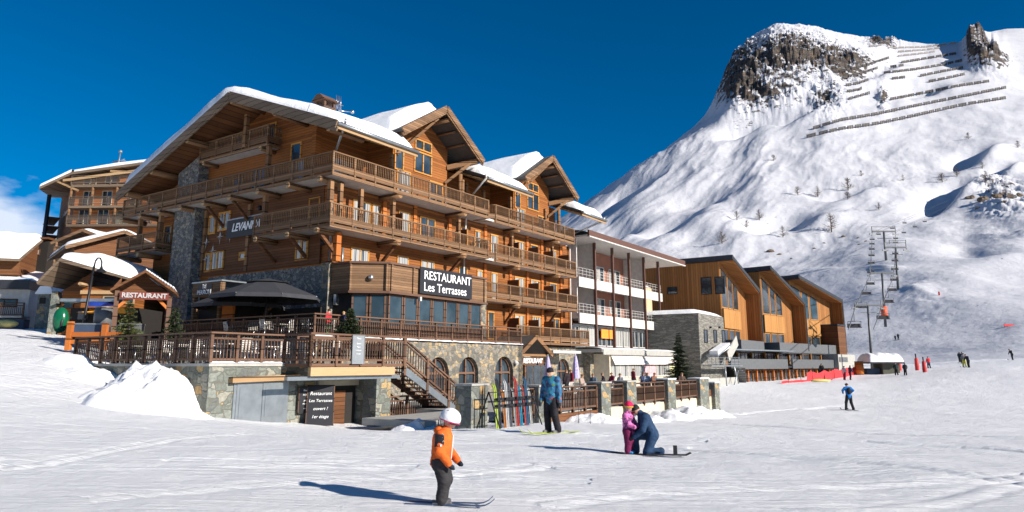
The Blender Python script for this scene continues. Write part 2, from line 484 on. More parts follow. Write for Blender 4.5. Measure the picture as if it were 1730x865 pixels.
def _tp(px, py, z):
    p = atz(px, py, z); return (p.x, p.y)
TRACKS = [(*_tp(770, 724, -.4), *_tp(1200, 742, -.4), .05), (*_tp(1180, 752, -.3), *_tp(1900, 832, -.1), .035), (*_tp(1490, 744, -.5), *_tp(1800, 768, -.4), .06), (*_tp(300, 770, .1), *_tp(1000, 800, -.05), .028),
          (*_tp(-100, 735, .5), *_tp(700, 790, 0), .03), (*_tp(900, 845, 0), *_tp(1700, 790, -.1), .03), (*_tp(150, 850, .05), *_tp(900, 770, 0), .025), (*_tp(1100, 700, -.8), *_tp(1750, 735, -.5), .05),
          (*_tp(1240, 690, -1), *_tp(1730, 650, -.6), .06), (*_tp(-50, 690, 1), *_tp(420, 730, 0), .03), (*_tp(1250, 860, 0), *_tp(1750, 800, 0), .02)]
def terrain(x, y):
    r = np.sqrt(x * x + y * y)
    D = np.maximum(y, r * .35)
    px = np.where(y > r * .35, 865 + 1224 * x / D, np.where(x > 0, 2700, -700))
    near = near_z(np.clip(x, -110, 120), np.clip(y, -80, 130))
    far = far_z(px, np.maximum(D, 110))
    for _ in range(3):                 # exact image column and row of the point reached so far
        tg = (far - 1.7) / np.maximum(D, 110)
        yn = (tg * cos(TILT) - sin(TILT)) / (cos(TILT) + tg * sin(TILT))
        px = np.where(y > r * .35, CX + FPX * x / D * (cos(TILT) - yn * sin(TILT)), px)
        far = far_z(px, np.maximum(D, 110))
    k = sstep(95, 150, r) * sstep(.30, .5, y / np.maximum(r, 1e-3))
    z = near * (1 - k) + far * k
    z = np.where(y < r * .3, near * (1 - sstep(95, 400, r)), z)
    ysc = CY - FPX * yn      # used only to place the cliffs
    # small relief of the piste
    z = z + (fbm(x * .12, y * .12, 4, 3) * .10 + fbm(x * .8, y * .8, 4, 9) * .018) * sstep(6, 14, r) + fbm(x * .35 + y * .1, y * 1.6, 4, 5) * .014
    for (ax_, ay_, bx_, by_, dp) in TRACKS:
        L2 = (bx_ - ax_) ** 2 + (by_ - ay_) ** 2
        tt = ((x - ax_) * (bx_ - ax_) + (y - ay_) * (by_ - ay_)) / L2
        cv = .35 * np.sin(tt * 5 + ax_)
        dd = ((x - ax_) * (by_ - ay_) - (y - ay_) * (bx_ - ax_)) / np.sqrt(L2) + cv
        on = (tt > 0) & (tt < 1)
        z = z + on * dp * (-np.exp(-(dd / .13) ** 2) - np.exp(-((dd - .5) / .13) ** 2) + .5 * np.exp(-((dd - .25) / .16) ** 2))
    kk = sstep(170, 420, r) * k
    # gullies falling to the lower left
    a = x * .82 - y * .57; b = x * .57 + y * .82
    wx = fbm(x * .006, y * .006, 3, 40) * 22
    g = ridged((a + wx) * .0085, b * .0026, 4, 12)
    z = z + kk * ((g - .55) * 3.4 + (ridged(a * .034 + wx * .02, b * .007, 3, 15) - .5) * .8) * (.30 + .70 * sstep(1750, 1200, px)) * sstep(230, 480, r)
    # hollows and spurs that throw the long blue shadows of the slope
    for (cx_, cy_, sx_, sy_, am) in ((1205, 330, 60, 26, 9), (1130, 385, 55, 18, 8), (1330, 380, 60, 16, 9), (1290, 395, 26, 10, 5), (1035, 400, 30, 22, 10), (1640, 268, 34, 14, 10), (1600, 330, 36, 20, 12), (1255, 215, 40, 14, 12), (1690, 290, 24, 9, 7), (1420, 330, 46, 9, 5), (1060, 330, 24, 30, 9), (1330, 205, 46, 16, 13), (1470, 125, 40, 12, 10), (1560, 150, 50, 8, 8)):
        z = z - kk * am * 1.6 * np.exp(-(((px - cx_) + (ysc - cy_) * 1.2) / sx_) ** 2 - ((ysc - cy_) / sy_) ** 2)
        z = z + kk * am * 1.2 * np.exp(-(((px - cx_ - sx_ * .9) + (ysc - cy_) * 1.2) / sx_ / .8) ** 2 - ((ysc - cy_) / sy_) ** 2)
    z = z + kk * fbm(a * .010, b * .005, 3, 77) * 5.0 * sstep(200, 420, r)
    z = z + kk * fbm(x * .07, y * .07, 5, 21, .55) * .30
    # bumps on the lower hill at the right
    k2 = sstep(130, 200, r) * k
    z = z + k2 * fbm(x * .02, y * .012, 2, 61) * 2.2 + k2 * fbm(x * .22, y * .22, 2, 62) * (.04 + .38 * gauss(px, ysc, 1560, 505, 45, 42) + .30 * gauss(px, ysc, 1690, 395, 60, 24) + .22 * gauss(px, ysc, 1560, 300, 180, 60))
    for (cx_, cy_, sx_, sy_, am) in ((1512, 478, 44, 18, 1.9), (1440, 452, 60, 6, 2.2), (1640, 432, 80, 6, 2.8), (1550, 592, 60, 6, .9), (1700, 380, 60, 14, 2.5)):
        z = z - k2 * am * np.exp(-((px - cx_) / sx_) ** 2 - ((ysc - cy_) / sy_) ** 2) + k2 * am * np.exp(-((px - cx_ - sx_ * .8) / sx_ / .7) ** 2 - ((ysc - cy_ - sy_ * .9) / sy_ / .8) ** 2)
    # rock: cliffs of the summit
    rk = np.clip(1.0 * gauss(px, ysc, 1330, 100, 78, 42) + .9 * gauss(px, ysc, 1250, 140, 34, 42) + .75 * gauss(px, ysc, 1430, 110, 44, 22) + .6 * gauss(px, ysc, 1290, 165, 60, 20), 0, 1.3)
    rk2 = np.clip(1.3 * gauss(px, ysc, 1650, 72, 18, 20) + 1.3 * gauss(px, ysc, 1668, 100, 33, 20), 0, 1.1)
    rk3 = .75 * gauss(px, ysc, 1395, 170, 32, 36) + .8 * gauss(px, ysc, 1492, 165, 9, 22) + 1.25 * gauss(px, ysc, 1495, 68, 34, 9) + .7 * gauss(px, ysc, 1690, 330, 34, 26)
    rock = np.maximum(np.maximum(rk, rk2), rk3) * kk
    rn = ridged(x * .035 + z * .02, y * .03, 5, 91)
    z = z + np.clip(rk, 0, 1) * kk * (rn * 8 + ridged(x * .1, z * .06 + y * .05, 4, 95) * 6)
    z = z + np.clip(rk2, 0, 1) ** 1.5 * kk * (10 + rn * 9 + ridged(x * .12, y * .12 + z * .05, 3, 7) * 4)
    z = z + np.clip(rk3, 0, 1) * kk * (rn - .4) * 7
    z = z + np.clip(rock * 1.4, 0, 1) * (ridged(x * .22 + y * .1, y * .16, 3, 55) - .6) * 3.0 + np.clip(rock * 1.4, 0, 1) * 3.0 * np.round(fbm(x * .02, y * .02, 2, 8) * 4 + (ysc - 100) * .12) * 0
    return z, rock * 1.0

def build_terrain():
    az = np.concatenate([np.linspace(-180, -60, 40, endpoint=False), np.linspace(-60, -37, 90, endpoint=False), np.linspace(-37, 3, 420, endpoint=False),
                         np.linspace(3, 37, 560, endpoint=False), np.linspace(37, 60, 90, endpoint=False), np.linspace(60, 180, 40, endpoint=False)])
    az = np.radians(az)
    rr = np.concatenate([np.geomspace(.6, 6, 24, endpoint=False), np.geomspace(6, 60, 560, endpoint=False), np.geomspace(60, 240, 150, endpoint=False),
                         np.geomspace(240, 1060, 330, endpoint=False), np.geomspace(1060, 6000, 30)])
    A, Rr = np.meshgrid(az, rr)
    X = Rr * np.sin(A); Y = Rr * np.cos(A)
    Z, RK = terrain(X, Y)
    na, nr = len(az), len(rr)
    co = np.stack([X, Y, Z], -1).reshape(-1, 3)
    i = np.arange(na); j = np.arange(nr - 1)
    I, J = np.meshgrid(i, j)
    I2 = (I + 1) % na
    f = np.stack([J * na + I, J * na + I2, (J + 1) * na + I2, (J + 1) * na + I], -1).reshape(-1, 4)
    # split into the near piste and the mountain, sharing the ring where they meet
    split = int(np.searchsorted(rr, 135.0))
    out = []
    for name, j0, j1 in (('snow_ground', 0, split), ('mountain', split, nr - 1)):
        c = co[j0 * na:(j1 + 1) * na]
        ff = f[j0 * na:j1 * na] - j0 * na
        me = bpy.data.meshes.new(name)
        me.vertices.add(len(c) + (1 if j0 == 0 else 0))
        cc = c if j0 else np.vstack([c, [[0, 0, float(terrain(np.array([0.01]), np.array([.01]))[0][0])]]])
        me.vertices.foreach_set('co', cc.astype(np.float32).ravel())
        tri = []
        if j0 == 0:
            tri = [(len(c), int((k + 1) % na), int(k)) for k in range(na)]
        nl = len(ff) * 4 + len(tri) * 3
        me.loops.add(nl)
        li = np.concatenate([ff.ravel(), np.array(tri, int).ravel()]) if tri else ff.ravel()
        me.loops.foreach_set('vertex_index', li.astype(np.int32))
        me.polygons.add(len(ff) + len(tri))
        ls = np.concatenate([np.arange(len(ff)) * 4, len(ff) * 4 + np.arange(len(tri)) * 3])
        me.polygons.foreach_set('loop_start', ls.astype(np.int32))
        me.polygons.foreach_set('use_smooth', np.ones(len(ls), bool))
        me.update(calc_edges=True)
        me.validate()
        if j0:
            at = me.attributes.new('rock', 'FLOAT', 'POINT')
            at.data.foreach_set('value', RK.reshape(-1)[j0 * na:(j1 + 1) * na].astype(np.float32))
        me.materials.append(M_snow_ground if j0 == 0 else M_mount)
        o = bpy.data.objects.new(name, me); COL.objects.link(o); o['kind'] = 'structure'
        out.append(o)
    return out, co, f

M_snow_ground = snow_mat('piste_snow', streak=True)
t = NT('mountain_snow_and_rock')
v = t.mapping()
n1 = t.noise(v, .05, 8, .62); n2 = t.noise(v, .28, 8, .72)
ra = t.node('ShaderNodeAttribute', attribute_name='rock')
geo = t.node('ShaderNodeNewGeometry')
sn = t.node('ShaderNodeSeparateXYZ'); t.link(geo.outputs['Normal'], sn.inputs[0])
strat = t.noise(t.mapping((.07, .07, .16), (.45, .2, 0)), 1.0, 10, .82)
rockcol = t.ramp(strat, [(.38, (.022, .021, .024)), (.5, (.075, .066, .060)), (.62, (.21, .15, .105))])
pat = t.noise(t.mapping((1, 1, 1.6)), .10, 8, .75)
m = t.math('ADD', ra.outputs['Fac'], t.math('MULTIPLY', t.math('SUBTRACT', pat, .5), 3.6))
m = t.math('ADD', m, t.math('MULTIPLY', t.math('SUBTRACT', .66, sn.outputs['Z']), 1.5))
mask = t.math('MULTIPLY', t.math('SUBTRACT', m, .60), 5, True)
mask = t.math('MULTIPLY', mask, t.math('GREATER_THAN', ra.outputs['Fac'], .06))
spk = t.math('MULTIPLY', t.math('GREATER_THAN', t.noise(v, .55, 5, .7), .655), t.math('GREATER_THAN', t.noise(v, .03, 4, .6), .52))
mask = t.math('MAXIMUM', mask, t.math('MULTIPLY', spk, .75))
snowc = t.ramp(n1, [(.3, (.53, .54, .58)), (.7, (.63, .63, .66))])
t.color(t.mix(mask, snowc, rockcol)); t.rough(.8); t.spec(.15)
bh = t.math('ADD', t.math('MULTIPLY', n1, 1.6), t.math('ADD', t.math('MULTIPLY', n2, .6), t.math('MULTIPLY', t.math('MULTIPLY', strat, mask), 6.)))
t.bump(bh, .7, .8)
M_mount = t.m
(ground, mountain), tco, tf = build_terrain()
TBVH = BVHTree.FromPolygons([tuple(p) for p in tco.tolist()], tf.tolist())
def gz(x, y):
    return float(terrain(np.array([float(x)]), np.array([float(y)]))[0][0])
def hit(px, py):
    r = rayd(px, py).normalized()
    h = TBVH.ray_cast(EYE, r, 8000)
    return h[0] if h[0] is not None else None
def on_ground(px, D):
    x = (px - CX) / 1224.0 * D
    return Vector((x, D, gz(x, D)))
# ------------------------------------------------------------------ shared builders
def TV(v0): return lambda a, d, z: (a, v0 - d, z)        # facade seen along the long side
def TU(u0): return lambda a, d, z: (u0 - d, a, z)        # facade seen along the gable side

def rel(m, t):
    u, v, z = t['o']; m.v = [(a - u, b - v, c - z) for a, b, c in m.v]; return m
def window(parent, T, a0, a1, z0, z1, n=2, frame=M_yellow, pane=None, trans=None, fw=.09, name='window', arch=False):
    pane = pane or random.choice((M_glass_c, M_glass))
    m = MB()
    m.box(a0, a1, .0, .07, z0, z0 + fw, T); m.box(a0, a1, .0, .07, z1 - fw, z1, T)
    m.box(a0, a0 + fw, .0, .068, z0 + fw, z1 - fw, T); m.box(a1 - fw, a1, .0, .068, z0 + fw, z1 - fw, T)
    for k in range(1, n):
        a = a0 + (a1 - a0) * k / n
        m.box(a - fw * .5, a + fw * .5, .0, .066, z0 + fw, z1 - fw, T)
    if trans: m.box(a0 + fw, a1 - fw, .0, .064, trans - .03, trans + .03, T)
    off = parent.get('o')
    if off: rel(m, parent)
    f = m.build(name, frame, parent)
    p = MB().box(a0 + fw * .5, a1 - fw * .5, .0, .03, z0 + fw * .5, z1 - fw * .5, T)
    if off: rel(p, parent)
    p.build('pane', pane, f)
    return f

def rail_mesh(p, q, z, h=1.0, style='balcony', post_gap=1.75, first=True):
    """railing from p to q (xy), floor height z"""
    m = MB(); p = Vector((p[0], p[1], 0)); q = Vector((q[0], q[1], 0)); L = (q - p).length; d = (q - p) / L
    zq = z
    def at(s, zz): return p + d * s + Vector((0, 0, zz))
    m.beam(at(-.04, z + h + .02), at(L + .04, z + h + .02), .12, .07)
    n = max(1, round(L / post_gap))
    for k in range(n + 1):
        s = L * k / n
        if k == 0 and not first: continue
        m.beam(at(s, z - .22 if style == 'balcony' else z - .1), at(s, z + h + .04), .11, .11)
    if style == 'balcony':
        m.beam(at(0, z + .42), at(L, z + .42), .05, .06)
        m.beam(at(0, z + .235), at(L, z + .235), .035, .30)
        nb = int(L / .15)
        for k in range(nb):
            s = (k + .5) * L / nb
            m.beam(at(s, z + .43), at(s, z + h), .045, .03)
    else:
        m.beam(at(0, z + .14), at(L, z + .14), .05, .08)
        m.beam(at(0, z + h - .17), at(L, z + h - .17), .05, .07)
        nb = int(L / .14)
        for k in range(nb):
            s = (k + .5) * L / nb
            m.beam(at(s, z + .14), at(s, z + h - .17), .05, .03)
    return m

def snow_sheet(P, thick, nu=40, nv=14, base=.01, seed=0, sag=0., mat=None, p=6):
    """P(a,b)->Vector on the roof; a layer of snow with rounded edges"""
    m = MB()
    def fn(a, b):
        q = P(a, b)
        e = (1 - abs(2 * a - 1) ** (p * 2)) * (1 - abs(2 * b - 1) ** p)
        e = max(0, e) ** .35
        n = mnoise.noise(Vector((q.x * .35 + seed, q.y * .35, 1))) * .22 + mnoise.noise(Vector((q.x * 1.4 + seed, q.y * 1.4, 5))) * .06
        return q + Vector((0, 0, base + e * (thick + n * thick * .9)))
    m.grid(fn, nu, nv)
    m.grid(lambda a, b: P(a, b) + Vector((0, 0, .004)), 2, 2)
    return m

def text_mesh(name, body, size, mat, parent, T, a, z, d=.02, ext=.01, align='CENTER', shear=0., xs=1.0, bold=0.):
    cu = bpy.data.curves.new(name, 'FONT'); cu.body = body; cu.size = size; cu.extrude = ext; cu.align_x = align; cu.align_y = 'CENTER'
    cu.shear = shear; cu.offset = bold; cu.space_line = .95; cu.resolution_u = 3
    to = bpy.data.objects.new('tmp', cu); COL.objects.link(to)
    dg = bpy.context.evaluated_depsgraph_get(); dg.update()
    me = bpy.data.meshes.new_from_object(to.evaluated_get(dg))
    bpy.data.objects.remove(to)
    for vv in me.vertices:
        x, y, zz = vv.co
        vv.co = T(a + x * xs, d + zz, z + y)
    me.name = name; me.materials.clear(); me.materials.append(mat)
    o = bpy.data.objects.new(name, me); COL.objects.link(o); o.parent = parent
    return o

# ------------------------------------------------------------------ the big chalet hotel
hotel = empty('chalet_hotel', HO, radians(56))
tag(hotel, 'large wooden chalet hotel with long balconies, stone base and snow on its roofs', 'hotel')
RZ, RV, SL = 18.35, 8.6, .385           # ridge height, ridge v, slope
def roofz(v): return RZ - SL * abs(v - RV)
V0, V1 = 1.6, 20.3
# body
m = MB()
m.prism([(V0, 3.0), (V1, 3.0), (V1, 12.3), (V0, 12.3)], 0, -28.7, TU(1.0))
m.prism([(3.3, 12.3), (V1, 12.3), (V1, roofz(V1) - .25), (RV, RZ - .25), (3.3, roofz(3.3) - .25)], 0, -28.7, TU(1.0))
m.build('wood_wall', M_wall, hotel)
m = MB(); m.box(.93, 4.0, 1.54, 13.2, 2.6, 7.35); m.build('stone_wall', M_stone3, hotel)
m = MB(); m.box(.90, 1.55, 1.50, 2.05, 2.6, 7.36); m.box(.86, 1.6, 1.46, 2.1, 7.36, 7.44); m.build('corner_pier', M_stone, hotel)
m = MB(); m.prism([(.0 - .1, 14.2), (.0 - .1, 14.2)][0:0] or [(14.2, -1), (16.9, -1), (16.75, roofz(16.75) - .3), (14.35, roofz(14.35) - .3)], .0, -1.6, TU(.25))
m.build('stone_pillar', M_stone3, hotel)
m = MB()   # brown lower cladding of the gable side
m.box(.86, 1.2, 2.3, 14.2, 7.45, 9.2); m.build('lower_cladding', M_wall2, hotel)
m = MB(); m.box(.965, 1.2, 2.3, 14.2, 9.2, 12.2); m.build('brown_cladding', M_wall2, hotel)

# main roof
SEG = ((-1.6, 5.0), (12.35, 18.3), (26.3, 30.9))
def roof_panel(m, u0, u1, va, vb, th=.22):
    za, zb = roofz(va), roofz(vb)
    pts = [(u0, va, za), (u1, va, za), (u1, vb, zb), (u0, vb, zb), (u0, va, za + th), (u1, va, za + th), (u1, vb, zb + th), (u0, vb, zb + th)]
    m.add(pts, [(0, 1, 2, 3), (7, 6, 5, 4), (0, 4, 5, 1), (1, 5, 6, 2), (2, 6, 7, 3), (3, 7, 4, 0)])
m = MB()
roof_panel(m, -1.6, 30.9, 1.2, RV); roof_panel(m, -1.6, 30.9, RV, 21.1)
for (a, b) in SEG: roof_panel(m, a, b, -1.35, 1.2)
roof = m.build('roof', M_roof, hotel)
def main_roof_snow():
    m = MB()
    def mk(u0, u1, v0, v1, nu, nv, e0, e1):
        def fn(a, b):
            u = u0 + (u1 - u0) * a; v = v0 + (v1 - v0) * b
            e = (min(1, max(0, u - u0) / .22) ** .5 if e0 else 1) * (min(1, max(0, u1 - u) / .5) ** .5 if e1 else 1)
            e *= min(1, max(0, v + 1.15) / .6) ** .5 * min(1, max(0, 21.0 - v) / .5) ** .5
            n = mnoise.noise(Vector((u * .25, v * .25, 3))) * .16 + mnoise.noise(Vector((u, v, 3))) * .04
            ridge = -.10 * math.exp(-((v - RV) / .8) ** 2)
            return Vector((u, v, roofz(v) + .225 + e * (.62 + .42 * (1 if v > RV + 1 else max(0, (v - RV) )) + n * 1.3 + ridge)))
        m.grid(fn, nu, nv)
    mk(-1.55, 30.85, 1.2, 21.0, 130, 64, 1, 1)
    for (a, b) in SEG: mk(a + .03, b - .03, -1.15, 1.2, 26, 16, a < 0 or 1, 1)
    return m
main_roof_snow().build('roof_snow', M_snow, roof)
# fascias on the gable end, purlins, soffit boards
m = MB()
for dv, w in ((0, .1), (.0, .1)):
    pass
for (va, vb) in ((-1.45, RV), (RV, 21.2)):
    m.beam((-1.66, va, roofz(va) + .03), (-1.66, vb, roofz(vb) + .03), .09, .46)
    m.beam((-1.60, va, roofz(va) - .26), (-1.60, vb, roofz(vb) - .26), .09, .26)
m.build('gable_fascia', M_fascia, roof)
m = MB()
for (u0, u1, va, vb) in ((-1.5, 30.8, 1.2, RV), (-1.5, 30.8, RV, 21.0)) + tuple((a + .02, b - .02, -1.3, 1.2) for a, b in SEG):
    za, zb = roofz(va) - .04, roofz(vb) - .04
    m.add([(u0, va, za), (u1, va, za), (u1, vb, zb), (u0, vb, zb)], [(0, 1, 2, 3)])
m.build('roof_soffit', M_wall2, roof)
for vv in (-.6, 4.2, RV, 13.2, 17.2, 20.2):
    MB().tube((-1.45, vv, roofz(vv) - .32), (1.1, vv, roofz(vv) - .32), .2, n=10).build('purlin', M_beam, roof)
    MB().tube((-1.5, vv, roofz(vv) - .32), (-1.44, vv, roofz(vv) - .32), .19, n=10).build('painted_lit_end', M_log, roof)  # pale cap on the purlin end, sunlight put into its colour
for k in range(44):
    u = -.9 + k * .72
    if 4.6 < u < 12.5 or 18 < u < 26.5: continue
    MB().tube((u, -1.32, roofz(-1.32) - .1), (u, 3.3, roofz(3.3) - .1), .075, n=6).build('rafter', M_log, roof)
m = MB()
for (a, b) in SEG:
    m = MB(); m.tube((a, -1.46, roofz(-1.4) + .06), (b, -1.46, roofz(-1.4) + .06), .1, n=8)
    m.build('gutter', M_zinc, roof)
for (a, b) in SEG:
    m = MB(); m.beam((a, -1.38, roofz(-1.4) - .12), (b, -1.38, roofz(-1.4) - .12), .05, .2)
    m.build('eave_board', M_log, roof)
# dormers
def dormer(uc, ww=(-2.9, 2.6)):
    hw, ez, pz = 4.15, 15.78, 18.45
    s = (pz - ez) / hw
    d = MB()
    d.prism([(uc + ww[0], 12.3), (uc + ww[1], 12.3), (uc + ww[1], pz - s * abs(ww[1]) - .15), (uc, pz - .15), (uc + ww[0], pz - s * abs(ww[0]) - .15)], 0, -7.5, TV(1.0))
    o = d.build('dormer', M_wall, hotel)
    r = MB(); th = .2
    for sg in (-1, 1):
        for (va, vb) in ((-1.0, RV + .2),):
            a0, z0 = uc + sg * hw, ez; a1, z1 = uc, pz
            pts = [(a0, va, z0), (a1, va, z1), (a1, vb, z1), (a0, vb, z0), (a0, va, z0 + th), (a1, va, z1 + th), (a1, vb, z1 + th), (a0, vb, z0 + th)]
            r.add(pts, [(0, 1, 2, 3), (7, 6, 5, 4), (0, 4, 5, 1), (1, 5, 6, 2), (2, 6, 7, 3), (3, 7, 4, 0)])
    rr = r.build('dormer_roof', M_roof, o)
    f = MB()
    for sg in (-1, 1):
        f.beam((uc + sg * (hw + .05), -1.05, ez + .02), (uc, -1.05, pz + .05), .09, .42)
        f.beam((uc + sg * (hw + .0), -.99, ez - .2), (uc, -.99, pz - .2), .08, .2)
    f.build('dormer_fascia', M_rail, o)
    def one(g): g.build('dormer_beam', M_beam, o)
    for sg in (-1, 1):
        # soffit boards and two purlins
        for t_ in (.12, .9):
            one(MB().tube((uc + sg * hw * t_, -.85, pz - s * hw * t_ - .22), (uc + sg * hw * t_, 1.2, pz - s * hw * t_ - .22), .17, n=8))
        for t_ in (.35, .6):
            one(MB().tube((uc + sg * hw * t_, -.6, pz - s * hw * t_ - .15), (uc + sg * hw * t_, 1.2, pz - s * hw * t_ - .15), .09, n=6))
    # rising struts
    one(MB().beam((uc - 2.6, .9, 15.0), (uc - .5, -.7, pz - .75), .16, .16))
    one(MB().beam((uc + hw * .55, .9, 14.1), (uc + hw * .88, -.7, ez + .1), .18, .18))
    one(MB().beam((uc + ww[1], 1.0, 15.3), (uc + hw * .9, -.8, 15.75), .3, .34))
    MB().tube((uc + ww[1] + 1.0, .6, 12.3), (uc + ww[1] + 1.0, .6, 15.4), .16, n=8).build('dormer_post', M_beam, o)
    sn = MB()
    def fn(a, b):
        x = -1 + 2 * a; v = -.1 + (RV + 1.7) * b
        u = uc + x * (hw - .05); z = pz - s * hw * abs(x) + .2
        e = min(1, (1 - abs(x)) / .1) ** .5 * min(1, b / .05) ** .5
        round_ = .30 * math.exp(-(x / .25) ** 2)
        return Vector((u, v, z + e * ((.95 if x < 0 else .6) - round_ + .22 * mnoise.noise(Vector((u * .4, v * .4, uc))))))
    sn.grid(fn, 40, 36)
    sn.build('dormer_snow', M_snow, o)
    T = TV(1.0)
    window(o, T, uc - .9, uc + .9, 14.25, 15.75, 2, pane=M_glass)
    window(o, T, uc - .85, uc + .85, 15.85, 16.6, 2, pane=M_glass)
    window(o, T, uc - 2.75, uc - 1.9, 14.0, 16.1, 1)
    window(o, T, uc + ww[1] - 1.9, uc + ww[1] - .5, 12.4, 14.0, 2, pane=M_glass)
    window(o, T, uc - 2.5, uc - 1.2, 12.4, 14.1, 1)
    return o
dormer(8.2)
dormer(22.1)

# ---- balconies
def slab(m, u0, u1, v0, v1, z, th=.16): m.box(u0, u1, v0, v1, z - th, z)
def balcony(name_label, runs, z, floor, edge_dark=False):
    """runs: list of (p, q) railing pieces; floor: list of boxes u0,u1,v0,v1"""
    f = MB()
    for (u0, u1, v0, v1) in floor: slab(f, u0, u1, v0, v1, z - .02)
    o = f.build('balcony', M_soffit, hotel)
    if name_label: o['label'] = name_label
    e = MB()
    for i, (p, q) in enumerate(runs):
        r = rail_mesh(p, q, z, 1.12, first=(i == 0))
        e.add(r.v, r.f)
        pv = Vector((*p, 0)); qv = Vector((*q, 0)); d = (qv - pv).normalized()
        e.beam((p[0], p[1], z - .12), (q[0], q[1], z - .12), .07, .2)
    e.build('railing', M_rail, o)
    return o
E = -.5
balcony(None, [((E, 22.3), (E, 0)), ((E, 0), (14.4, 0)), ((14.4, 0), (14.4, 1.3)), ((14.4, 1.3), (15.9, .4)), ((15.9, .4), (28.0, .4)), ((28.0, .4), (28.0, 1.7))], 12.35,
        [(E, 1.0, 0, 22.3), (1.0, 14.4, 0, 1.6), (14.4, 28.0, .45, 1.6)])
balcony(None, [((E, 6.7), (E, 0)), ((E, 0), (14.4, 0)), ((14.4, 0), (14.4, 1.3)), ((14.4, 1.3), (15.9, .4)), ((15.9, .4), (28.2, .4)), ((28.2, .4), (28.2, 1.7))], 9.38,
        [(E, 1.0, 0, 6.7), (1.0, 14.4, 0, 1.6), (14.4, 28.2, .45, 1.6)])
balcony(None, [((E, 22.6), (E, 17.5)), ((E, 17.5), (1, 17.5))], 9.55, [(E, 1.0, 17.5, 22.6)])
balcony(None, [((14.4, .4), (16.1, .4)), ((16.1, .4), (28.3, .4)), ((28.3, .4), (28.3, 1.7))], 6.42, [(14.2, 28.3, .45, 1.6)])
balcony(None, [((18.6, .3), (30.2, .3)), ((30.2, .3), (30.2, 1.7))], 3.45, [(18.6, 30.2, .35, 1.6)])
balcony('small balcony high under the gable', [((.0, 13.9), (-.0, 6.7)), ((-.0, 6.7), (1.0, 6.7))], 15.35, [(0, 1.0, 6.7, 13.9)])

# bearers (log brackets) under the balconies, with posts and braces
def bearer(p, q, r=.17, mat=M_beam, brace=None):
    b = MB().tube(p, q, r, n=10)
    bo = b.build('bearer', M_beam, hotel)
    if mat is M_log: MB().tube(Vector(p) - (Vector(q) - Vector(p)).normalized() * .03, p, r * .96, n=10).build('painted_lit_end', M_log, bo)  # pale disc added so the shaded bearer end looks sunlit
    if brace: MB().beam(brace[0], brace[1], .17, .17).build('brace', M_wall2, bo)
for z in (12.35, 9.38):
    for u in (4.95, 11.55):
        bearer((u, -.12, z - .34), (u, 1.7, z - .34), .19, M_beam, ((u, .15, z - .45), (u, 1.6, z - 1.75)) if z < 10 else None)
for z in (12.35, 9.38, 6.42):
    for u in (18.8, 25.0):
        bearer((u, .2, z - .34), (u, 1.7, z - .34), .19, M_beam, ((u, .5, z - .45), (u, 1.6, z - 1.7)) if z < 9 else None)
for vv in (22.0, 19.6, 17.2, 14.6, 12.0, 9.2, 6.4, 3.6, .9):
    bearer((E - .18, vv, 12.0), (1.1, vv, 12.0), .18, M_log, ((E + .1, vv, 11.85), (1.0, vv, 10.6)) if 7 < vv < 14 else None)
for vv in (22.2, 19.4): bearer((E - .18, vv, 9.2), (1.1, vv, 9.2), .17, M_log)
for vv in (6.3, 3.4, .9): bearer((E - .18, vv, 9.03), (1.1, vv, 9.03), .17, M_log, ((E + .1, vv, 8.9), (1.0, vv, 7.7)))
for vv in (13.3, 7.2): bearer((-.1, vv, 15.02), (1.1, vv, 15.02), .15, M_log)
def post(u, v, z0, z1, w=.24, mat=M_beam): MB().box(u - w / 2, u + w / 2, v - w / 2, v + w / 2, z0, z1).build('post', mat, hotel)
for (u, z0, z1) in ((2.2, 9.5, 11.9), (4.95, 9.5, 11.9), (11.55, 9.5, 11.9), (11.9, 12.4, 14.6), (4.7, 12.4, 14.7), (.6, 9.5, 11.9)):
    post(u, .5, z0, z1)
for (u, z0, z1) in ((18.8, 9.5, 11.9), (25.0, 9.5, 11.9), (18.6, 12.4, 14.7), (23.9, 12.4, 14.7), (26.2, 12.4, 14.7), (15.0, 12.4, 14.5), (12.9, 12.4, 14.6)):
    post(u, .9, z0, z1, .22)
for (v, z0, z1) in ((6.4, 12.4, 15.1), (6.4, 9.5, 12.0), (20.6, 9.6, 12.0), (17.9, 9.6, 12.0), (22.0, 3, 9.2), (.6, 9.5, 12.0), (8.9, 15.4, 17.6)):
    post(-.05, v, z0, z1, .26)
post(.75, .75, 7.44, 9.1, .34, M_orange)
# wall corner posts
MB().box(.82, 1.25, 1.40, 1.85, 7.5, 12.2).build('corner_post', M_wall, hotel)
MB().box(.82, 1.25, 3.15, 3.5, 12.35, 15.8).build('corner_post', M_wall, hotel)
MB().box(1.0, 29.7, 1.55, 3.35, 12.2, 12.32).build('loggia_floor', M_soffit, hotel)
# windows and doors along the long side: (u0,u1) per floor
T = TV(V0)
for (z, rows) in ((12.4, [(2.3, 4.0), (12.4, 14.0), (15.2, 17.2), (26.0, 27.8)]),
                  (9.45, [(2.6, 4.1), (4.2, 4.9), (6.6, 7.7), (8.7, 10.3), (13.2, 14.0), (14.9, 15.6), (16.9, 17.9), (20.2, 21.6), (22.6, 23.7), (25.6, 26.8)]),
                  (6.5, [(2.6, 4.1), (6.6, 7.7), (8.9, 10.3), (13.0, 14.0), (15.2, 15.9), (17.0, 17.8), (20.2, 21.6), (22.6, 24.0), (25.6, 26.8)]),
                  (3.5, [(16.6, 17.4), (20.2, 21.6), (22.8, 24.2), (25.8, 27.2)])):
    for (a, b) in rows:
        window(hotel, TV(3.3) if z > 12 else T, a, b, z, z + 2.1, 2 if b - a > 1.2 else 1)
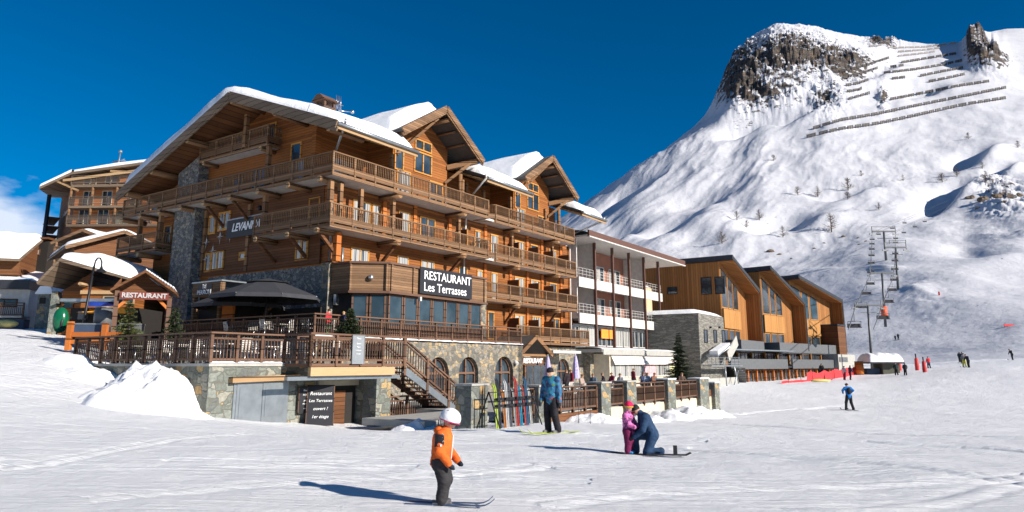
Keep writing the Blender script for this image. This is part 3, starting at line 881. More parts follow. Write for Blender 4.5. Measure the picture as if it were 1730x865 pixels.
# vertical honey battens and partitions
m = MB()
for z in (12.35, 9.4, 6.45, 3.45):
    for u in (5.3, 8.2, 11.9, 16.2, 19.6, 22.1, 24.4, 27.6):
        if z > 12 and (5 < u < 11 or 19 < u < 25): continue
        if z < 9 and u < 14 and z > 4: continue
        if z < 4 and u < 19: continue
        vz = 3.3 if z > 12 else V0
        m.box(u - .16, u + .16, vz - .09, vz - .01, z + .02, z + 2.75)
m.build('battens', M_orange, hotel)
for z in (9.38, 6.42, 3.45):
    for u in (5.9, 12.6, 19.3, 22.2, 24.6, 27.3):
        if z < 9 and u < 14: continue
        if z < 4 and u < 19: continue
        MB().box(u - .04, u + .04, .55, V0 - .02, z, z + 1.75).build('partition', M_wall2, hotel)
# gable side windows
T = TU(.965)
for (a, b, z0, z1, n) in ((3.3, 4.4, 7.75, 9.1, 2), (9.2, 9.9, 8.2, 8.75, 1), (11.5, 12.9, 7.75, 9.05, 2), (12.9, 13.6, 7.7, 9.0, 1), (11.3, 12.6, 10.4, 11.7, 2), (12.9, 13.7, 10.3, 11.6, 1)):
    window(hotel, TU(.85 if z1 < 9.15 else .965), a, b, z0, z1, n, fw=.12)
T = TU(1.0)
for (a, b, z0, z1, n) in ((2.6, 3.6, 9.5, 11.5, 1), (4.2, 5.6, 12.45, 14.1, 2), (7.6, 9.4, 12.45, 14.2, 2), (10.3, 11.4, 12.6, 13.9, 1), (12.3, 13.4, 12.6, 13.9, 2), (7.2, 8.6, 15.4, 17.1, 2), (9.8, 11.6, 15.4, 17.0, 2), (4.6, 5.6, 14.1, 15.3, 1), (18.2, 19.2, 9.7, 11.5, 1), (20.3, 21.1, 12.5, 13.5, 1)):
    window(hotel, T, a, b, z0, z1, n, fw=.1)
# posts and beams on the brown wall
for v in (9.2, 14.0): MB().box(.80, .96, v - .13, v + .13, 7.5, 12.1).build('wall_post', M_beam, hotel)
# wall lamps
for (v, z) in ((8.0, 11.4), (1.9, 8.6)):
    MB().lathe((.72, v, z), [(.02, .2), (.12, .17), (.14, -.1), (.02, -.14)], 10).build('wall_lamp', M_blackm, hotel)
MB().box(.7, .95, 14.05, 14.5, 5.4, 6.2).build('wall_lamp', M_soffit, hotel)
# hanging star decorations
for (v, z) in ((13.6, 9.75), (12.1, 10.0), (11.0, 10.0), (12.8, 9.1), (13.5, 8.6)):
    s = MB()
    for k in range(8):
        a = k * pi / 4; r = .42 if k % 2 == 0 else .2
        s.tube((.8, v, z), (.8, v + cos(a) * r, z + sin(a) * r * 1.25), .035, .006, 5)
    s.build('star_ornament', M_steel, hotel)
# banner sign
bn = MB().box(0, 0, 0, 0, 0, 0); bn = MB()
bn.box(7.4, 11.3, .0, .06, 9.75, 10.95, TU(.78)); bs = bn.build('sign_board', M_black, hotel)
MB().box(7.35, 11.35, .0, .09, 10.95, 11.03, TU(.80)).build('sign_rail', M_zinc, bs)
def TUm(u0): return lambda a, d, z: (u0 - d, -a, z)
text_mesh('lettering', 'LEVANNA', .72, M_letter, bs, TUm(.70), -9.25, 10.38, shear=.3, bold=.02, xs=.9)
# restaurant extension with chamfered corner
RX = [(1.1, .0), (2.6, -1.65), (11.9, -1.65), (11.9, 1.6), (1.1, 1.6)]
def poly_prism(m, pts, z0, z1):
    n = len(pts)
    m.add([(x, y, z0) for x, y in pts] + [(x, y, z1) for x, y in pts], [tuple(range(n))[::-1], tuple(range(n, 2 * n))] + [(i, (i + 1) % n, n + (i + 1) % n, n + i) for i in range(n)])
m = MB(); poly_prism(m, [(1.1, .0), (2.6, -1.65), (11.9, -1.65), (11.9, 1.58), (1.1, 1.58)], 5.75, 7.3)
ext = m.build('restaurant_cladding', M_rail, hotel)
m = MB(); poly_prism(m, [(1.0, -.08), (2.55, -1.76), (12.0, -1.76), (12.0, 1.55), (1.0, 1.55)], 7.3, 7.42)
poly_prism(m, [(1.0, -.08), (2.55, -1.76), (12.0, -1.76), (12.0, 1.55), (1.0, 1.55)], 5.62, 5.75)
m.build('trim', M_rail_d, ext)
for (x, y) in ((1.12, -.06), (2.45, -1.58), (2.75, -1.7), (4.6, -1.7), (11.7, -1.7)): MB().box(x - .07, x + .07, y - .05, y + .08, 5.76, 7.29).build('trim', M_rail, ext)
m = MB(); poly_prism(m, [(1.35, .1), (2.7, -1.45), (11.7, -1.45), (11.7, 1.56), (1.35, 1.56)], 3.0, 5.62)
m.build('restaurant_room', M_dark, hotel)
T = TV(-1.46)
for k in range(7):
    a = 2.75 + k * 1.27
    w = window(hotel, T, a, a + 1.2, 3.75, 5.6, 1, frame=M_rail_d, pane=M_glass, fw=.1)
cx_, cy_ = (1.35, .1), (2.7, -1.45)
def TC(a, d, z):
    k = a / 2.055; return (cx_[0] + (cy_[0] - cx_[0]) * k - .754 * d, cx_[1] + (cy_[1] - cx_[1]) * k - .657 * d, z)
for k in range(2): window(hotel, TC, .08 + k * 1.0, 1.0 + k * 1.0, 3.75, 5.6, 1, frame=M_rail_d, pane=M_glass, fw=.1)
m = MB(); m.box(2.7, 11.75, 0, .12, 3.0, 3.75, T); m.build('low_wall', M_rail_d, hotel)
m = MB(); m.box(11.95, 12.6, -1.2, 1.55, 2.9, 7.2); m.build('side_pier', M_stone, hotel)
sg = MB().box(5.05, 10.15, 0, .12, 5.83, 7.42, TV(-1.70)).build('restaurant_sign', M_black, hotel)
text_mesh('lettering', 'RESTAURANT\nLes Terrasses', .74, M_letter, sg, TV(-1.82), 5.35, 6.58, align='LEFT', bold=.003, xs=1.02)
MB().box(4.95, 5.1, -1.95, -1.75, 5.35, 5.6).build('flood_lamp', M_white, hotel)
MB().ball((1.85, -.95, 6.5), .16, (1, 1, 1.1)).build('wall_lamp', M_steel, hotel)
# drain pipes
m = MB(); m.path([(-1.0, -1.4, 15.0), (-1.0, -1.4, 14.75), (.55, 1.2, 13.5), (.75, 1.3, 13.2), (.75, 1.3, 7.5)], .07, 8)
m.path([(1.75, 1.35, 8.4), (1.75, 1.35, 7.1), (1.95, 1.2, 6.9), (1.95, 1.2, 4.9), (1.7, 1.3, 4.6), (1.7, 1.3, 3.0)], .07, 8)
m.build('drain_pipe', M_zinc, hotel)
m = MB(); m.path([(12.2, -1.4, 14.8), (12.2, -1.4, 14.5), (13.4, 1.2, 13.4), (13.4, 1.4, 9.4), (13.4, 1.4, 3)], .07, 8); m.build('drain_pipe', M_white, hotel)
m = MB(); m.path([(30.6, -1.4, 14.8), (30.4, -1.2, 14.4), (29.0, 1.4, 13.2), (29.0, 1.4, 0)], .07, 8); m.build('drain_pipe', M_white, hotel)
MB().box(1.1, 1.6, 1.0, 1.2, 5.0, 5.6).build('meter_box', M_steel, hotel)
# chimneys
def chimney(u, v, w, z1, cap=True):
    z0 = roofz(v)
    c = MB().box(u - w / 2, u + w / 2, v - w / 2, v + w / 2, z0, z1).build('chimney', M_stone, roof)
    q = MB().box(u - w * .62, u + w * .62, v - w * .62, v + w * .62, z1, z1 + .12)
    for a in (-1, 1):
        for b in (-1, 1): q.box(u + a * w * .45 - .08, u + a * w * .45 + .08, v + b * w * .45 - .08, v + b * w * .45 + .08, z1 + .12, z1 + .5)
    q.prism([(v - w * .75, z1 + .5), (v + w * .75, z1 + .5), (v + w * .2, z1 + .95), (v - w * .2, z1 + .95)], -w * .75 - u, w * .75 - u, lambda a, d, z: (-d, a, z))
    q.build('chimney_cap', M_rail_d, c)
chimney(4.6, 6.9, .9, 18.95)
chimney(15.3, 6.4, 1.0, 18.9)
chimney(3.4, 14.5, 1.1, 17.7)
an = MB(); an.tube((6.3, 7.4, 18), (6.3, 7.4, 20.4), .04, n=6)
an.tube((6.3, 7.4, 19.5), (7.6, 7.4, 19.8), .035, n=6); an.tube((5.9, 7.4, 20.0), (6.7, 7.4, 20.0), .03, n=6)
for k in range(4): an.tube((6.05 + k * .14, 7.4, 19.6), (6.0 + k * .14, 7.4, 20.6), .025, n=5)
an.ball((7.6, 7.4, 19.8), .14)
an.build('antenna', M_steel, roof)

# ground-floor stone front with arches (wall plane v=-2.8)
TW = TV(-2.75)
def arch_wall(parent, a0, a1, z0, z1, arches, T, mat, th=.55, name='arched_wall'):
    """arches: (centre, half width, sill z, spring z)"""
    m = MB(); x = a0
    for (c, hw, zs, zp) in arches:
        if c - hw > x: m.box(x, c - hw, -th, 0, z0, z1, T)
        if zs > z0: m.box(c - hw, c + hw, -th, 0, z0, zs, T)
        n = 14
        for k in range(n):
            t0, t1 = pi - pi * k / n, pi - pi * (k + 1) / n
            p0 = (c + hw * cos(t0), zp + hw * 1.0 * sin(t0)); p1 = (c + hw * cos(t1), zp + hw * sin(t1))
            m.prism([p0, p1, (p1[0], z1), (p0[0], z1)], -th, 0, T)
        x = c + hw
    if a1 > x: m.box(x, a1, -th, 0, z0, z1, T)
    w = m.build(name, mat, parent)
    for (c, hw, zs, zp) in arches:
        b = MB(); b.prism([(c - hw, zs)] + [(c + hw, zs)] + [(c + hw * cos(pi * k / 12), zp + hw * sin(pi * k / 12)) for k in range(13)], -.40, -.36, T)
        f = MB()
        for k in range(12):
            f.beam((c + hw * .95 * cos(pi * k / 12), -.30, zp + hw * .95 * sin(pi * k / 12)), (c + hw * .95 * cos(pi * (k + 1) / 12), -.30, zp + hw * .95 * sin(pi * (k + 1) / 12)), .12, .12, T=T)
        f.box(c - hw, c + hw, -.36, -.24, zp - .05, zp + .07, T)
        for q in (-.95, 0, .95): f.box(c + hw * q - .06, c + hw * q + .06, -.36, -.25, zs, zp + (hw * .9 if q == 0 else 0), T)
        f.box(c - hw, c + hw, -.355, -.245, zs, zs + .1, T)
        fo = f.build('arched_window', M_rail_d, parent)
        b.build('pane', M_glass, fo)
    return w
ub = lambda px, y: atv(px, y, -2.75)[0]
arches = [(ub(741, 630), .95, -.6, 1.15), (ub(792, 630), .98, -.6, 1.15), (ub(852, 630), 1.05, -.6, 1.15)]
UE = ub(883, 600)
arch_wall(hotel, -3.5, UE, -1.4, 2.92, arches, TW, M_stone)
MB().box(-3.5, UE, -2.65, 1.4, 2.6, 3.0).build('terrace_deck', M_rail_d, hotel)
MB().box(-3.6, -3.5 + .5, -2.2, 12.5, -1.0, 2.95).build('terrace_side_wall', M_stone3, hotel)
m = MB()
def fsn(a, b):
    u = -3.5 + (UE + 3.5) * a
    return Vector((u, -2.85 + .5 * b, 3.0 + .10 * sin(pi * b) + .03 * mnoise.noise(Vector((u * 2, b, 0)))))
m.grid(fsn, 90, 6); m.build('edge_snow', M_snow, hotel)
MB().box(-3.3, 1.0, -2.6, 13.5, 2.7, 3.0).build('terrace_deck', M_rail_d, hotel)
# entrance bay and the rest of the ground floor behind it
back = TV(.9)
arch_wall(hotel, UE - .4, 31.0, -1.4, 3.1, [(atv(952, 640, .9)[0], 1.05, -.7, 1.1)], back, M_stone)
MB().box(UE - .55, UE, -2.75, .9, -1.4, 2.92).build('entrance_side_wall', M_stone, hotel)
er = MB(); eu0, eu1 = atv(886, 640, .75)[0] , atv(925, 640, .75)[0]
er.box(eu0, eu1, 0, .1, -.9, 2.0, TV(.80)); eo = er.build('entrance_door', M_rail_d, hotel)
for k in range(3):
    a = eu0 + .15 + k * (eu1 - eu0 - .3) / 3
    MB().box(a + .05, a + (eu1 - eu0 - .3) / 3 - .05, .1, .13, -.6, 1.85, TV(.80)).build('pane', M_glass, eo)
# canopy with the small restaurant sign
cz = 2.25; cu = (atv(906, 578, -2.3)[0]); cw = 2.15
cp = MB()
for sgn in (-1, 1):
    cp.add([(cu, -2.3, cz + 1.35), (cu + sgn * cw, -2.3, cz + .05), (cu + sgn * cw, .9, cz + .05), (cu, .9, cz + 1.35), (cu, -2.3, cz + 1.5), (cu + sgn * cw * 1.04, -2.3, cz + .17), (cu + sgn * cw * 1.04, .9, cz + .17), (cu, .9, cz + 1.5)],
           [(0, 1, 2, 3), (4, 5, 6, 7), (0, 1, 5, 4), (1, 2, 6, 5), (3, 2, 6, 7)])
co_ = cp.build('entrance_canopy', M_roof, hotel)
cp = MB()
for sgn in (-1, 1):
    cp.beam((cu, -2.34, cz + 1.38), (cu + sgn * cw * 1.03, -2.34, cz + .07), .1, .28)
    cp.beam((cu + sgn * cw * .8, -2.1, cz - .6), (cu + sgn * cw * .8, .9, cz + .15), .15, .15)
cp.beam((cu - cw * .9, -2.0, cz + .1), (cu + cw * .9, -2.0, cz + .1), .16, .2)
cp.build('canopy_frame', M_beam, co_)
so = MB().box(cu - 1.7, cu + 1.3, 0, .06, cz - .62, cz - .08, TV(-2.05)).build('sign_board', M_wall2, co_)
text_mesh('lettering', 'RESTAURANT', .46, M_letter, so, TV(-2.12), cu - .2, cz - .34, shear=.15, bold=.015, xs=.9)
MB().box(21.5, 26.0, -1.2, .9, 2.55, 2.75).build('awning', M_white, hotel)
MB().box(30.2, 31.4, .2, 2.0, -1.4, 3.2).build('end_pier', M_stone, hotel)
MB().tube((UE - 1.0, -3.0, 1.7), (UE - 1.0, -2.7, 1.9), .14, n=8).build('wall_lamp', M_white, hotel)
# ------------------------------------------------------------------ terraces, stairs, railings
YAW = radians(56)
def ht(name, label, cat, u, v, z, group=None, kind=None):
    o = empty(name, hotel_w(u, v, z), YAW); tag(o, label, cat, group, kind); o['o'] = (u, v, z); return o
def rel(m, t):
    u, v, z = t['o']; m.v = [(a - u, b - v, c - z) for a, b, c in m.v]; return m
def part(m, name, mat, t): return rel(m, t).build(name, mat, t)
U1, UT, VF = -11.75, -8.6, -6.98      # terrace corner, end of its front, front plane
DZ = 1.72
ter = ht('stone_terrace', 'raised stone terrace with grey double doors under a timber lintel', 'terrace', U1, VF, 0)
m = MB(); m.box(U1, -3.55, VF, VF + .5, -1.6, DZ - .1); m.box(U1, U1 + .5, VF + .5, 8, -1.0, DZ - .1)
part(m, 'stone_wall', M_stone2, ter)
m = MB(); m.box(U1 - .06, -3.6, VF - .06, 9, DZ - .1, DZ); part(m, 'terrace_floor', M_concrete, ter)
T = TV(VF)
ud = [atv(x, 660, VF)[0] for x in (397, 441, 483)]
m = MB(); m.box(ud[0] - .08, ud[2] + .08, -.02, .05, -1.2, 1.05, T); d0 = part(m, 'door_frame', M_zinc, ter)
for a, b in ((ud[0], ud[1]), (ud[1], ud[2])):
    q = MB(); q.box(a + .03, b - .03, .05, .08, -1.2, 1.0, T); q.box(a + .14, b - .14, .08, .10, -.2, .88, T); part(q, 'steel_door', M_zinc, ter)
m = MB(); m.beam((ud[0] - .3, VF - .12, 1.14), (ud[2] + .45, VF - .12, 1.2), .28, .2); part(m, 'timber_lintel', M_log, ter)
# dark doorway under the landing
uw = [atv(x, 650, VF)[0] for x in (541, 600)]
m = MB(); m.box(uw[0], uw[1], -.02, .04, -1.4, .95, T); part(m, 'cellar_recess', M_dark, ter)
m = MB(); m.box(uw[0] + .2, uw[0] + 1.3, .04, .09, -1.4, .62, T); part(m, 'cellar_door', M_wall2, ter)
m = MB(); m.box(uw[0] - .15, uw[1] + .1, .0, .12, .82, 1.05, T); part(m, 'door_lintel', M_cream, ter)
m = MB(); m.box(uw[1] + .1, uw[1] + .75, -.0, .55, -1.5, 1.4, T); part(m, 'stone_pier', M_stone2, ter)
m = MB()
m.grid(lambda a, b: Vector((U1 - .05 + (UT - U1 + .05) * a, VF - .1 + .5 * b, DZ + .005 + .09 * sin(pi * b) * (1 + .6 * mnoise.noise(Vector((a * 20, b, 2)))))), 60, 6)
part(m, 'edge_snow', M_snow, ter)

def railing(label, p, q, z, h=1.05, ng=True, name='terrace_railing', group='brown railings round the terraces', gap=1.1, mat=None, first=True):
    t = ht(name, label, 'railing', p[0], p[1], z, group)
    r = rail_mesh(p, q, z, h, 'fence', gap, first=first)
    part(r, 'rail_panel', mat or M_rail_t, t)
    return t
M_rail_t = wood('brown_railing', (.075, .04, .026), (.17, .095, .06), .5)
VL = 2.7
railing('long brown railing running back from the stone corner towards the orange fence', (U1, VL), (U1, VF), DZ)
railing('brown railing above the grey double doors', (U1, VF), (UT, VF), DZ, first=False)
railing('short shaded railing between the double doors and the landing', (UT, VF), (UT, VF - 1.5), DZ, first=False)
# landing and staircase
st = ht('outdoor_staircase', 'brown timber staircase dropping from its landing to the snow', 'staircase', UT, VF - 1.5, 0)
LU0, LU1, LV0 = UT, -3.45, VF - 1.5
m = MB(); m.box(LU0, LU1, LV0, VF, DZ - .12, DZ); part(m, 'landing', M_rail_d, st)
m = MB(); m.box(LU0 + .02, LU1 - .6, LV0 - .06, LV0 + .1, DZ - .48, DZ - .14); part(m, 'landing_beam', M_log, st)
m = MB(); m.box(LU0 - .9, LU1 - .1, LV0 + .1, LV0 + .28, DZ - .62, DZ - .48); part(m, 'steel_beam', M_zinc, st)
pu = atv(644, 690, LV0 + .2)[0]
m = MB(); m.box(pu - .42, pu + .42, LV0 + .1, LV0 + .85, -1.6, DZ - .62); part(m, 'stone_pillar', M_stone2, st)
part(rail_mesh((LU0, LV0), (LU1, LV0), DZ, 1.1, 'fence', 1.3), 'railing', M_rail_t, st)
part(rail_mesh((LU0 + .6, VF), (LU1, VF), DZ, 1.05, 'fence', 1.3), 'railing', M_rail_t, st)
SU1 = 1.15; SZ1 = -.78
NT_ = 14
for k in range(NT_):
    u = LU1 + (SU1 - LU1) * (k + .3) / NT_; z = DZ + (SZ1 - DZ) * (k + 1) / NT_
    q = MB(); q.box(u, u + .34, LV0 + .06, LV0 + 1.4, z - .05, z); part(q, 'tread', M_rail_d, st)
for vv in (LV0, LV0 + 1.45):
    q = MB(); q.beam((LU1, vv, DZ - .25), (SU1, vv, SZ1 - .1), .06, .3); part(q, 'stringer', M_zinc if vv == LV0 else M_rail_d, st)
    q = MB()
    n = 26; L1 = SU1 - LU1
    def sz(s, off): return DZ + (SZ1 - DZ) * s + off
    q.beam((LU1, vv, sz(0, 1.05)), (SU1, vv, sz(1, 1.05)), .1, .07)
    q.beam((LU1, vv, sz(0, .9)), (SU1, vv, sz(1, .9)), .05, .06)
    q.beam((LU1, vv, sz(0, .2)), (SU1, vv, sz(1, .2)), .05, .08)
    for k in range(n):
        s = (k + .5) / n; q.beam((LU1 + L1 * s, vv, sz(s, .2)), (LU1 + L1 * s, vv, sz(s, .9)), .04, .03)
    for s in (0.01, .34, .67, 1): q.beam((LU1 + L1 * s, vv, sz(s, -.45)), (LU1 + L1 * s, vv, sz(s, 1.1)), .13, .13)
    part(q, 'railing', M_rail_t, st)
# side fence going down beside the stairs, seen below them
fd = ht('stair_fence', 'dark fence sloping down behind the open stair treads', 'fence', LU1, VF + .3, -.8)
q = MB(); q.beam((LU1 - .4, VF + .3, 1.1), (LU1 + 2.0, VF + .3, -.1), .08, .08); q.beam((LU1 - .4, VF + .3, .3), (LU1 + 2.0, VF + .3, -.9), .08, .08)
for k in range(14):
    s = k / 13; q.beam((LU1 - .4 + 2.4 * s, VF + .3, .3 - 1.2 * s), (LU1 - .4 + 2.4 * s, VF + .3, 1.1 - 1.2 * s), .05, .03)
part(q, 'rail_panel', M_rail_t, fd)
lf = ht('ground_fence', 'low brown fence at the foot of the open staircase', 'fence', LU1 + .4, VF - .4, -.8)
q = rail_mesh((LU1 + .3, VF - .3), (SU1 + 1.0, VF - .3), -.75, 1.0, 'fence', 1.2); part(q, 'rail_panel', M_rail_t, lf)

# upper terrace railings
UR = (-3.55, -2.72)
railing('long brown railing along the top of the arched stone wall', UR, (UE - .2, -2.72), 3.02, 1.05, gap=1.45)
railing('dark railing behind the front terrace, below the black parasols', (-3.55, 9.6), UR, 3.02, 1.05, gap=1.3, first=True)

# lower terrace in front
VQ = -14.4; LZ = -.32
low = ht('low_terrace', 'low terrace with a cream wall under its brown railing', 'terrace', -5.5, VQ, -1)
m = MB(); m.box(-1.2, 21, VQ + .3, -2.9, LZ - .25, LZ); m.box(-6.3, -1.2, VQ + 2.2, -9, LZ - .3, LZ - .05); part(m, 'terrace_floor', M_concrete, low)
ul = lambda px: atv(px, 700, VQ)[0]
m = MB(); m.box(ul(1030), ul(1206), VQ + .1, VQ + .35, -1.9, LZ - .02); part(m, 'cream_wall', M_cream, low)
m = MB(); m.box(ul(928), ul(1012), VQ + .05, VQ + .3, -1.5, LZ - .05); part(m, 'timber_skirt', M_wall2, low)
piers = [(790, 818, .95), (905, 926, .8), (1012, 1028, .82), (1056, 1072, .82), (1126, 1139, .85), (1181, 1196, .8), (1206, 1214, .5)]
for i, (a, b, zt) in enumerate(piers):
    ua, ubb = ul(a), ul(b)
    lab = ['stone gate pier left of the ski rack', 'stone pier behind the skier in the blue patterned jacket', 'stone pier behind the girl in pink', 'stone pier just right of the girl in pink', 'fourth stone pier, half way along the cream wall', 'stone pier beside the wooden gate', 'thin stone post at the far end of the low terrace'][i]
    p_ = ht('stone_pier', lab, 'pier', ua, VQ, -1.8, 'stone piers of the low terrace')
    w = .55 if i < 6 else .3
    m = MB(); m.box(ua, ubb, VQ - .15, VQ + w, -2.2, zt); part(m, 'stone_shaft', M_stone2, p_)
    m = MB(); m.box(ua - .04, ubb + .04, VQ - .2, VQ + w + .05, zt, zt + .07); part(m, 'cap', M_snow if i > 3 else M_concrete, p_)
runs = [(868, 905, 'short brown railing right of the ski rack'), (927, 1011, 'brown railing right of the skier in the blue patterned jacket'), (1029, 1056, 'shortest brown railing, behind the girl in pink'),
        (1073, 1126, 'brown railing above the cream wall, behind the kneeling instructor'), (1140, 1181, 'last brown railing before the wooden gate')]
for a, b, lab in runs:
    railing(lab, (ul(a), VQ + .1), (ul(b), VQ + .1), LZ, 1.02, gap=1.25)
g = ht('wooden_gate', 'small wooden gate at the far end of the cream wall', 'gate', ul(1196), VQ, -1.6)
m = MB(); m.box(ul(1196), ul(1206), VQ + .1, VQ + .2, -1.7, .1); part(m, 'gate_panel', M_wall2, g)

# ------------------------------------------------------------------ parasols, furniture, boards
def parasol(label, u, v, z, rad, hgt, mat, group):
    t = ht('parasol', label, 'parasol', u, v, z, group)
    m = MB(); m.tube((u, v, z), (u, v, z + hgt), .045, n=8); m.box(u - .4, u + .4, v - .4, v + .4, z, z + .08); part(m, 'pole', M_blackm, t)
    m = MB(); n = 8
    def ringpts(r, zz, sagz=0): return [(u + r * cos(2 * pi * k / n + .39), v + r * sin(2 * pi * k / n + .39), zz) for k in range(n)]
    a, b, c = ringpts(rad, z + hgt - .95), ringpts(rad * .98, z + hgt - .74), ringpts(.35 * rad, z + hgt - .02)
    vs_ = a + b + c
    m.add(vs_, [(k, (k + 1) % n, n + (k + 1) % n, n + k) for k in range(n)] + [(n + k, n + (k + 1) % n, 2 * n + (k + 1) % n, 2 * n + k) for k in range(n)])
    d_ = ringpts(.40 * rad, z + hgt + .02); e_ = [(u, v, z + hgt + .28)]
    m.add(d_ + e_, [(k, (k + 1) % n, n) for k in range(n)])
    part(m, 'canopy', mat, t)
    for k in range(n):
        q = MB(); q.tube(a[k][:2] + (a[k][2] + .17,), (u, v, z + hgt - .05), .02, n=5); part(q, 'rib', M_grey, t)
M_umb = plain('black_canvas', (.035, .036, .042), .8)
parasol('large black parasol on the terrace in front of the stone wall', -2.35, 2.6, 3.0, 2.95, 3.0, M_umb, 'open black parasols')
parasol('second black parasol, partly behind the large one and nearer the wooden porch', -1.6, 6.0, 3.0, 2.6, 2.75, M_umb, 'open black parasols')
def closed_parasol(label, px, v, z0, hgt):
    u = atv(px, 640, v)[0]
    t = ht('folded_parasol', label, 'parasol', u, v, z0, 'folded lilac parasols')
    m = MB(); m.tube((u, v, z0), (u, v, z0 + hgt + .1), .03, n=6); part(m, 'pole', M_white, t)
    m = MB(); m.lathe((u, v, z0 + hgt - 1.75), [(.30, 0), (.27, .5), (.2, 1.1), (.1, 1.6), (.03, 1.75)], 9, False); part(m, 'folded_canopy', M_lilac, t)
M_lilac = plain('lilac_canvas', (.42, .38, .62), .8, var=.35, scale=8)
closed_parasol('folded lilac parasol in front of the stone end pier', 973, -3.4, LZ, 2.7)
closed_parasol('folded lilac parasol beside the entrance canopy', 926, -3.0, LZ, 2.6)

def chair_proto():
    t = empty('terrace_chair'); tag(t, 'pale metal armchair', 'chair')
    L = .022
    m = MB()
    for x in (-.24, .24):
        m = MB(); m.path([(x, -.25, 0), (x * 1.02, -.24, .62), (x, .22, .64)], L, 6); m.build('arm_frame', M_steel, t)
        m = MB(); m.path([(x, .3, 0), (x, .2, .45), (x * .95, .30, .92)], L, 6); m.build('leg', M_steel, t)
    m = MB(); m.box(-.24, .24, -.24, .24, .43, .46); m.build('seat', M_chair, t)
    m = MB()
    for k in range(6): m.box(-.23, .23, .235 + k * .012, .25 + k * .012, .5 + k * .075, .55 + k * .075)
    m.build('backrest', M_chair, t)
    return t
M_chair = plain('pale_chair', (.55, .50, .44), .5)
def table_proto():
    t = empty('terrace_table'); tag(t, 'table', 'table')
    m = MB(); m.box(-.4, .4, -.4, .4, .70, .74); m.build('table_top', M_chair, t)
    m = MB(); m.tube((0, 0, .03), (0, 0, .7), .035, n=8); m.lathe((0, 0, 0), [(.26, 0), (.24, .03), (.03, .05)], 12); m.build('pedestal', M_blackm, t)
    return t
def put(proto, first, u, v, z, rz, label, group):
    o = proto if first else copy_tree(proto)
    o.location = hotel_w(u, v, z); o.rotation_euler = (0, 0, YAW + rz); o['label'] = label; o['group'] = group
    return o
cp_, tp_ = chair_proto(), table_proto()
first = True
sets = [(-10.3, -5.9, DZ, 'behind the railing above the double doors'), (-10.6, -3.2, DZ, 'in the front terrace behind the stone corner'), (-9.2, -1.2, DZ, 'at the back of the front terrace'), (-6.2, -6.2, DZ, 'behind the grey menu board'),
        (-10.4, .5, DZ, 'near the firs on the front terrace'), (-6.6, -3.4, DZ, 'deeper in the front terrace behind the landing'),
        (-2.2, -1.6, 3.0, 'beside the stone corner, under the upper railing'), (-2.7, 1.0, 3.0, 'right under the large black parasol'), (-2.6, 4.2, 3.0, 'between the two black parasols'),
        (6.0, -8.0, LZ, 'on the low terrace near the arches'), (10.0, -9.0, LZ, 'on the low terrace near the entrance'), (14.0, -10.5, LZ, 'on the low terrace behind the long railing'), (17.0, -8.0, LZ, 'at the far end of the low terrace'), (13.0, -6.5, LZ, 'on the low terrace under the folded parasol')]
for i, (u, v, z, where) in enumerate(sets):
    put(tp_, i == 0, u, v, z, random.uniform(-.3, .3), 'small square cafe table ' + where, 'cafe tables')
    for j, (du, dv, rz) in enumerate(((-.75, 0, pi / 2), (.75, 0, -pi / 2), (0, -.78, pi), (0, .78, 0))):
        if j == 3 and i % 3 == 0: continue
        side = ('left of', 'right of', 'in front of', 'behind')[j]
        put(cp_, first, u + du, v + dv, z, rz + random.uniform(-.3, .3), 'pale slatted chair %s the table %s' % (side, where), 'pale chairs on the terraces'); first = False

def board(name, label, cat, p, w, h, yaw, lean, lines, mat=M_black, frame=M_rail_d, sizes=.14):
    t = empty(name, p, yaw); tag(t, label, cat, 'menu boards')
    def Tb(a, d, z): return (a, -d * cos(lean) + z * sin(lean), z * cos(lean) + d * sin(lean))
    m = MB(); m.box(-w / 2, w / 2, -.02, .02, 0, h, Tb); b = m.build('board_panel', mat, t)
    m = MB(); m.box(-w / 2 - .03, -w / 2, -.03, .03, 0, h, Tb); m.box(w / 2, w / 2 + .03, -.03, .03, 0, h, Tb); m.box(-w / 2 - .03, w / 2 + .03, -.031, .031, h, h + .03, Tb)
    m.build('board_frame', frame, t)
    for (s, z, sz, sh) in lines:
        text_mesh('lettering', s, sz, M_letter, t, Tb, 0, z * h, d=.03, ext=.002, shear=sh)
    return t
p = atz(533, 712, -.62); p = hotel_w(*[atv(541, 690, VF - .75)[0], VF - .75, 0]); p.z = gz(p.x, p.y) - .02
board('chalkboard', 'large leaning black chalkboard by the cellar doorway', 'chalkboard', p, 1.0, 1.55, radians(15), radians(14),
      [('Restaurant', .80, .19, .2), ('Les Terrasses', .62, .16, .2), ('ouvert !', .42, .17, .3), ('1er étage', .22, .17, .3)])
p = hotel_w(atv(515, 680, VF - .14)[0], VF - .14, .0); 
board('chalkboard', 'small chalkboard hung on the stone wall beside the double doors', 'chalkboard', p + Vector((0, 0, -.2)), .62, 1.0, YAW, 0,
      [('Menu', .88, .1, 0), ('du jour', .72, .09, 0), ('plats', .5, .09, 0), ('desserts', .38, .08, 0), ('vins', .2, .1, .3)])
p = hotel_w(atv(605, 590, LV0 - .1)[0], LV0 - .1, DZ - .02)
board('menu_board', 'grey menu board fixed to the landing railing', 'menu board', p, .62, 1.12, YAW, 0, [('Menu', .9, .1, 0), ('Salades', .72, .08, 0), ('Pizzas', .6, .08, 0), ('Grillades', .48, .08, 0), ('Crêpes', .36, .08, 0)], mat=plain('grey_board', (.22, .24, .26), .6), frame=M_grey)

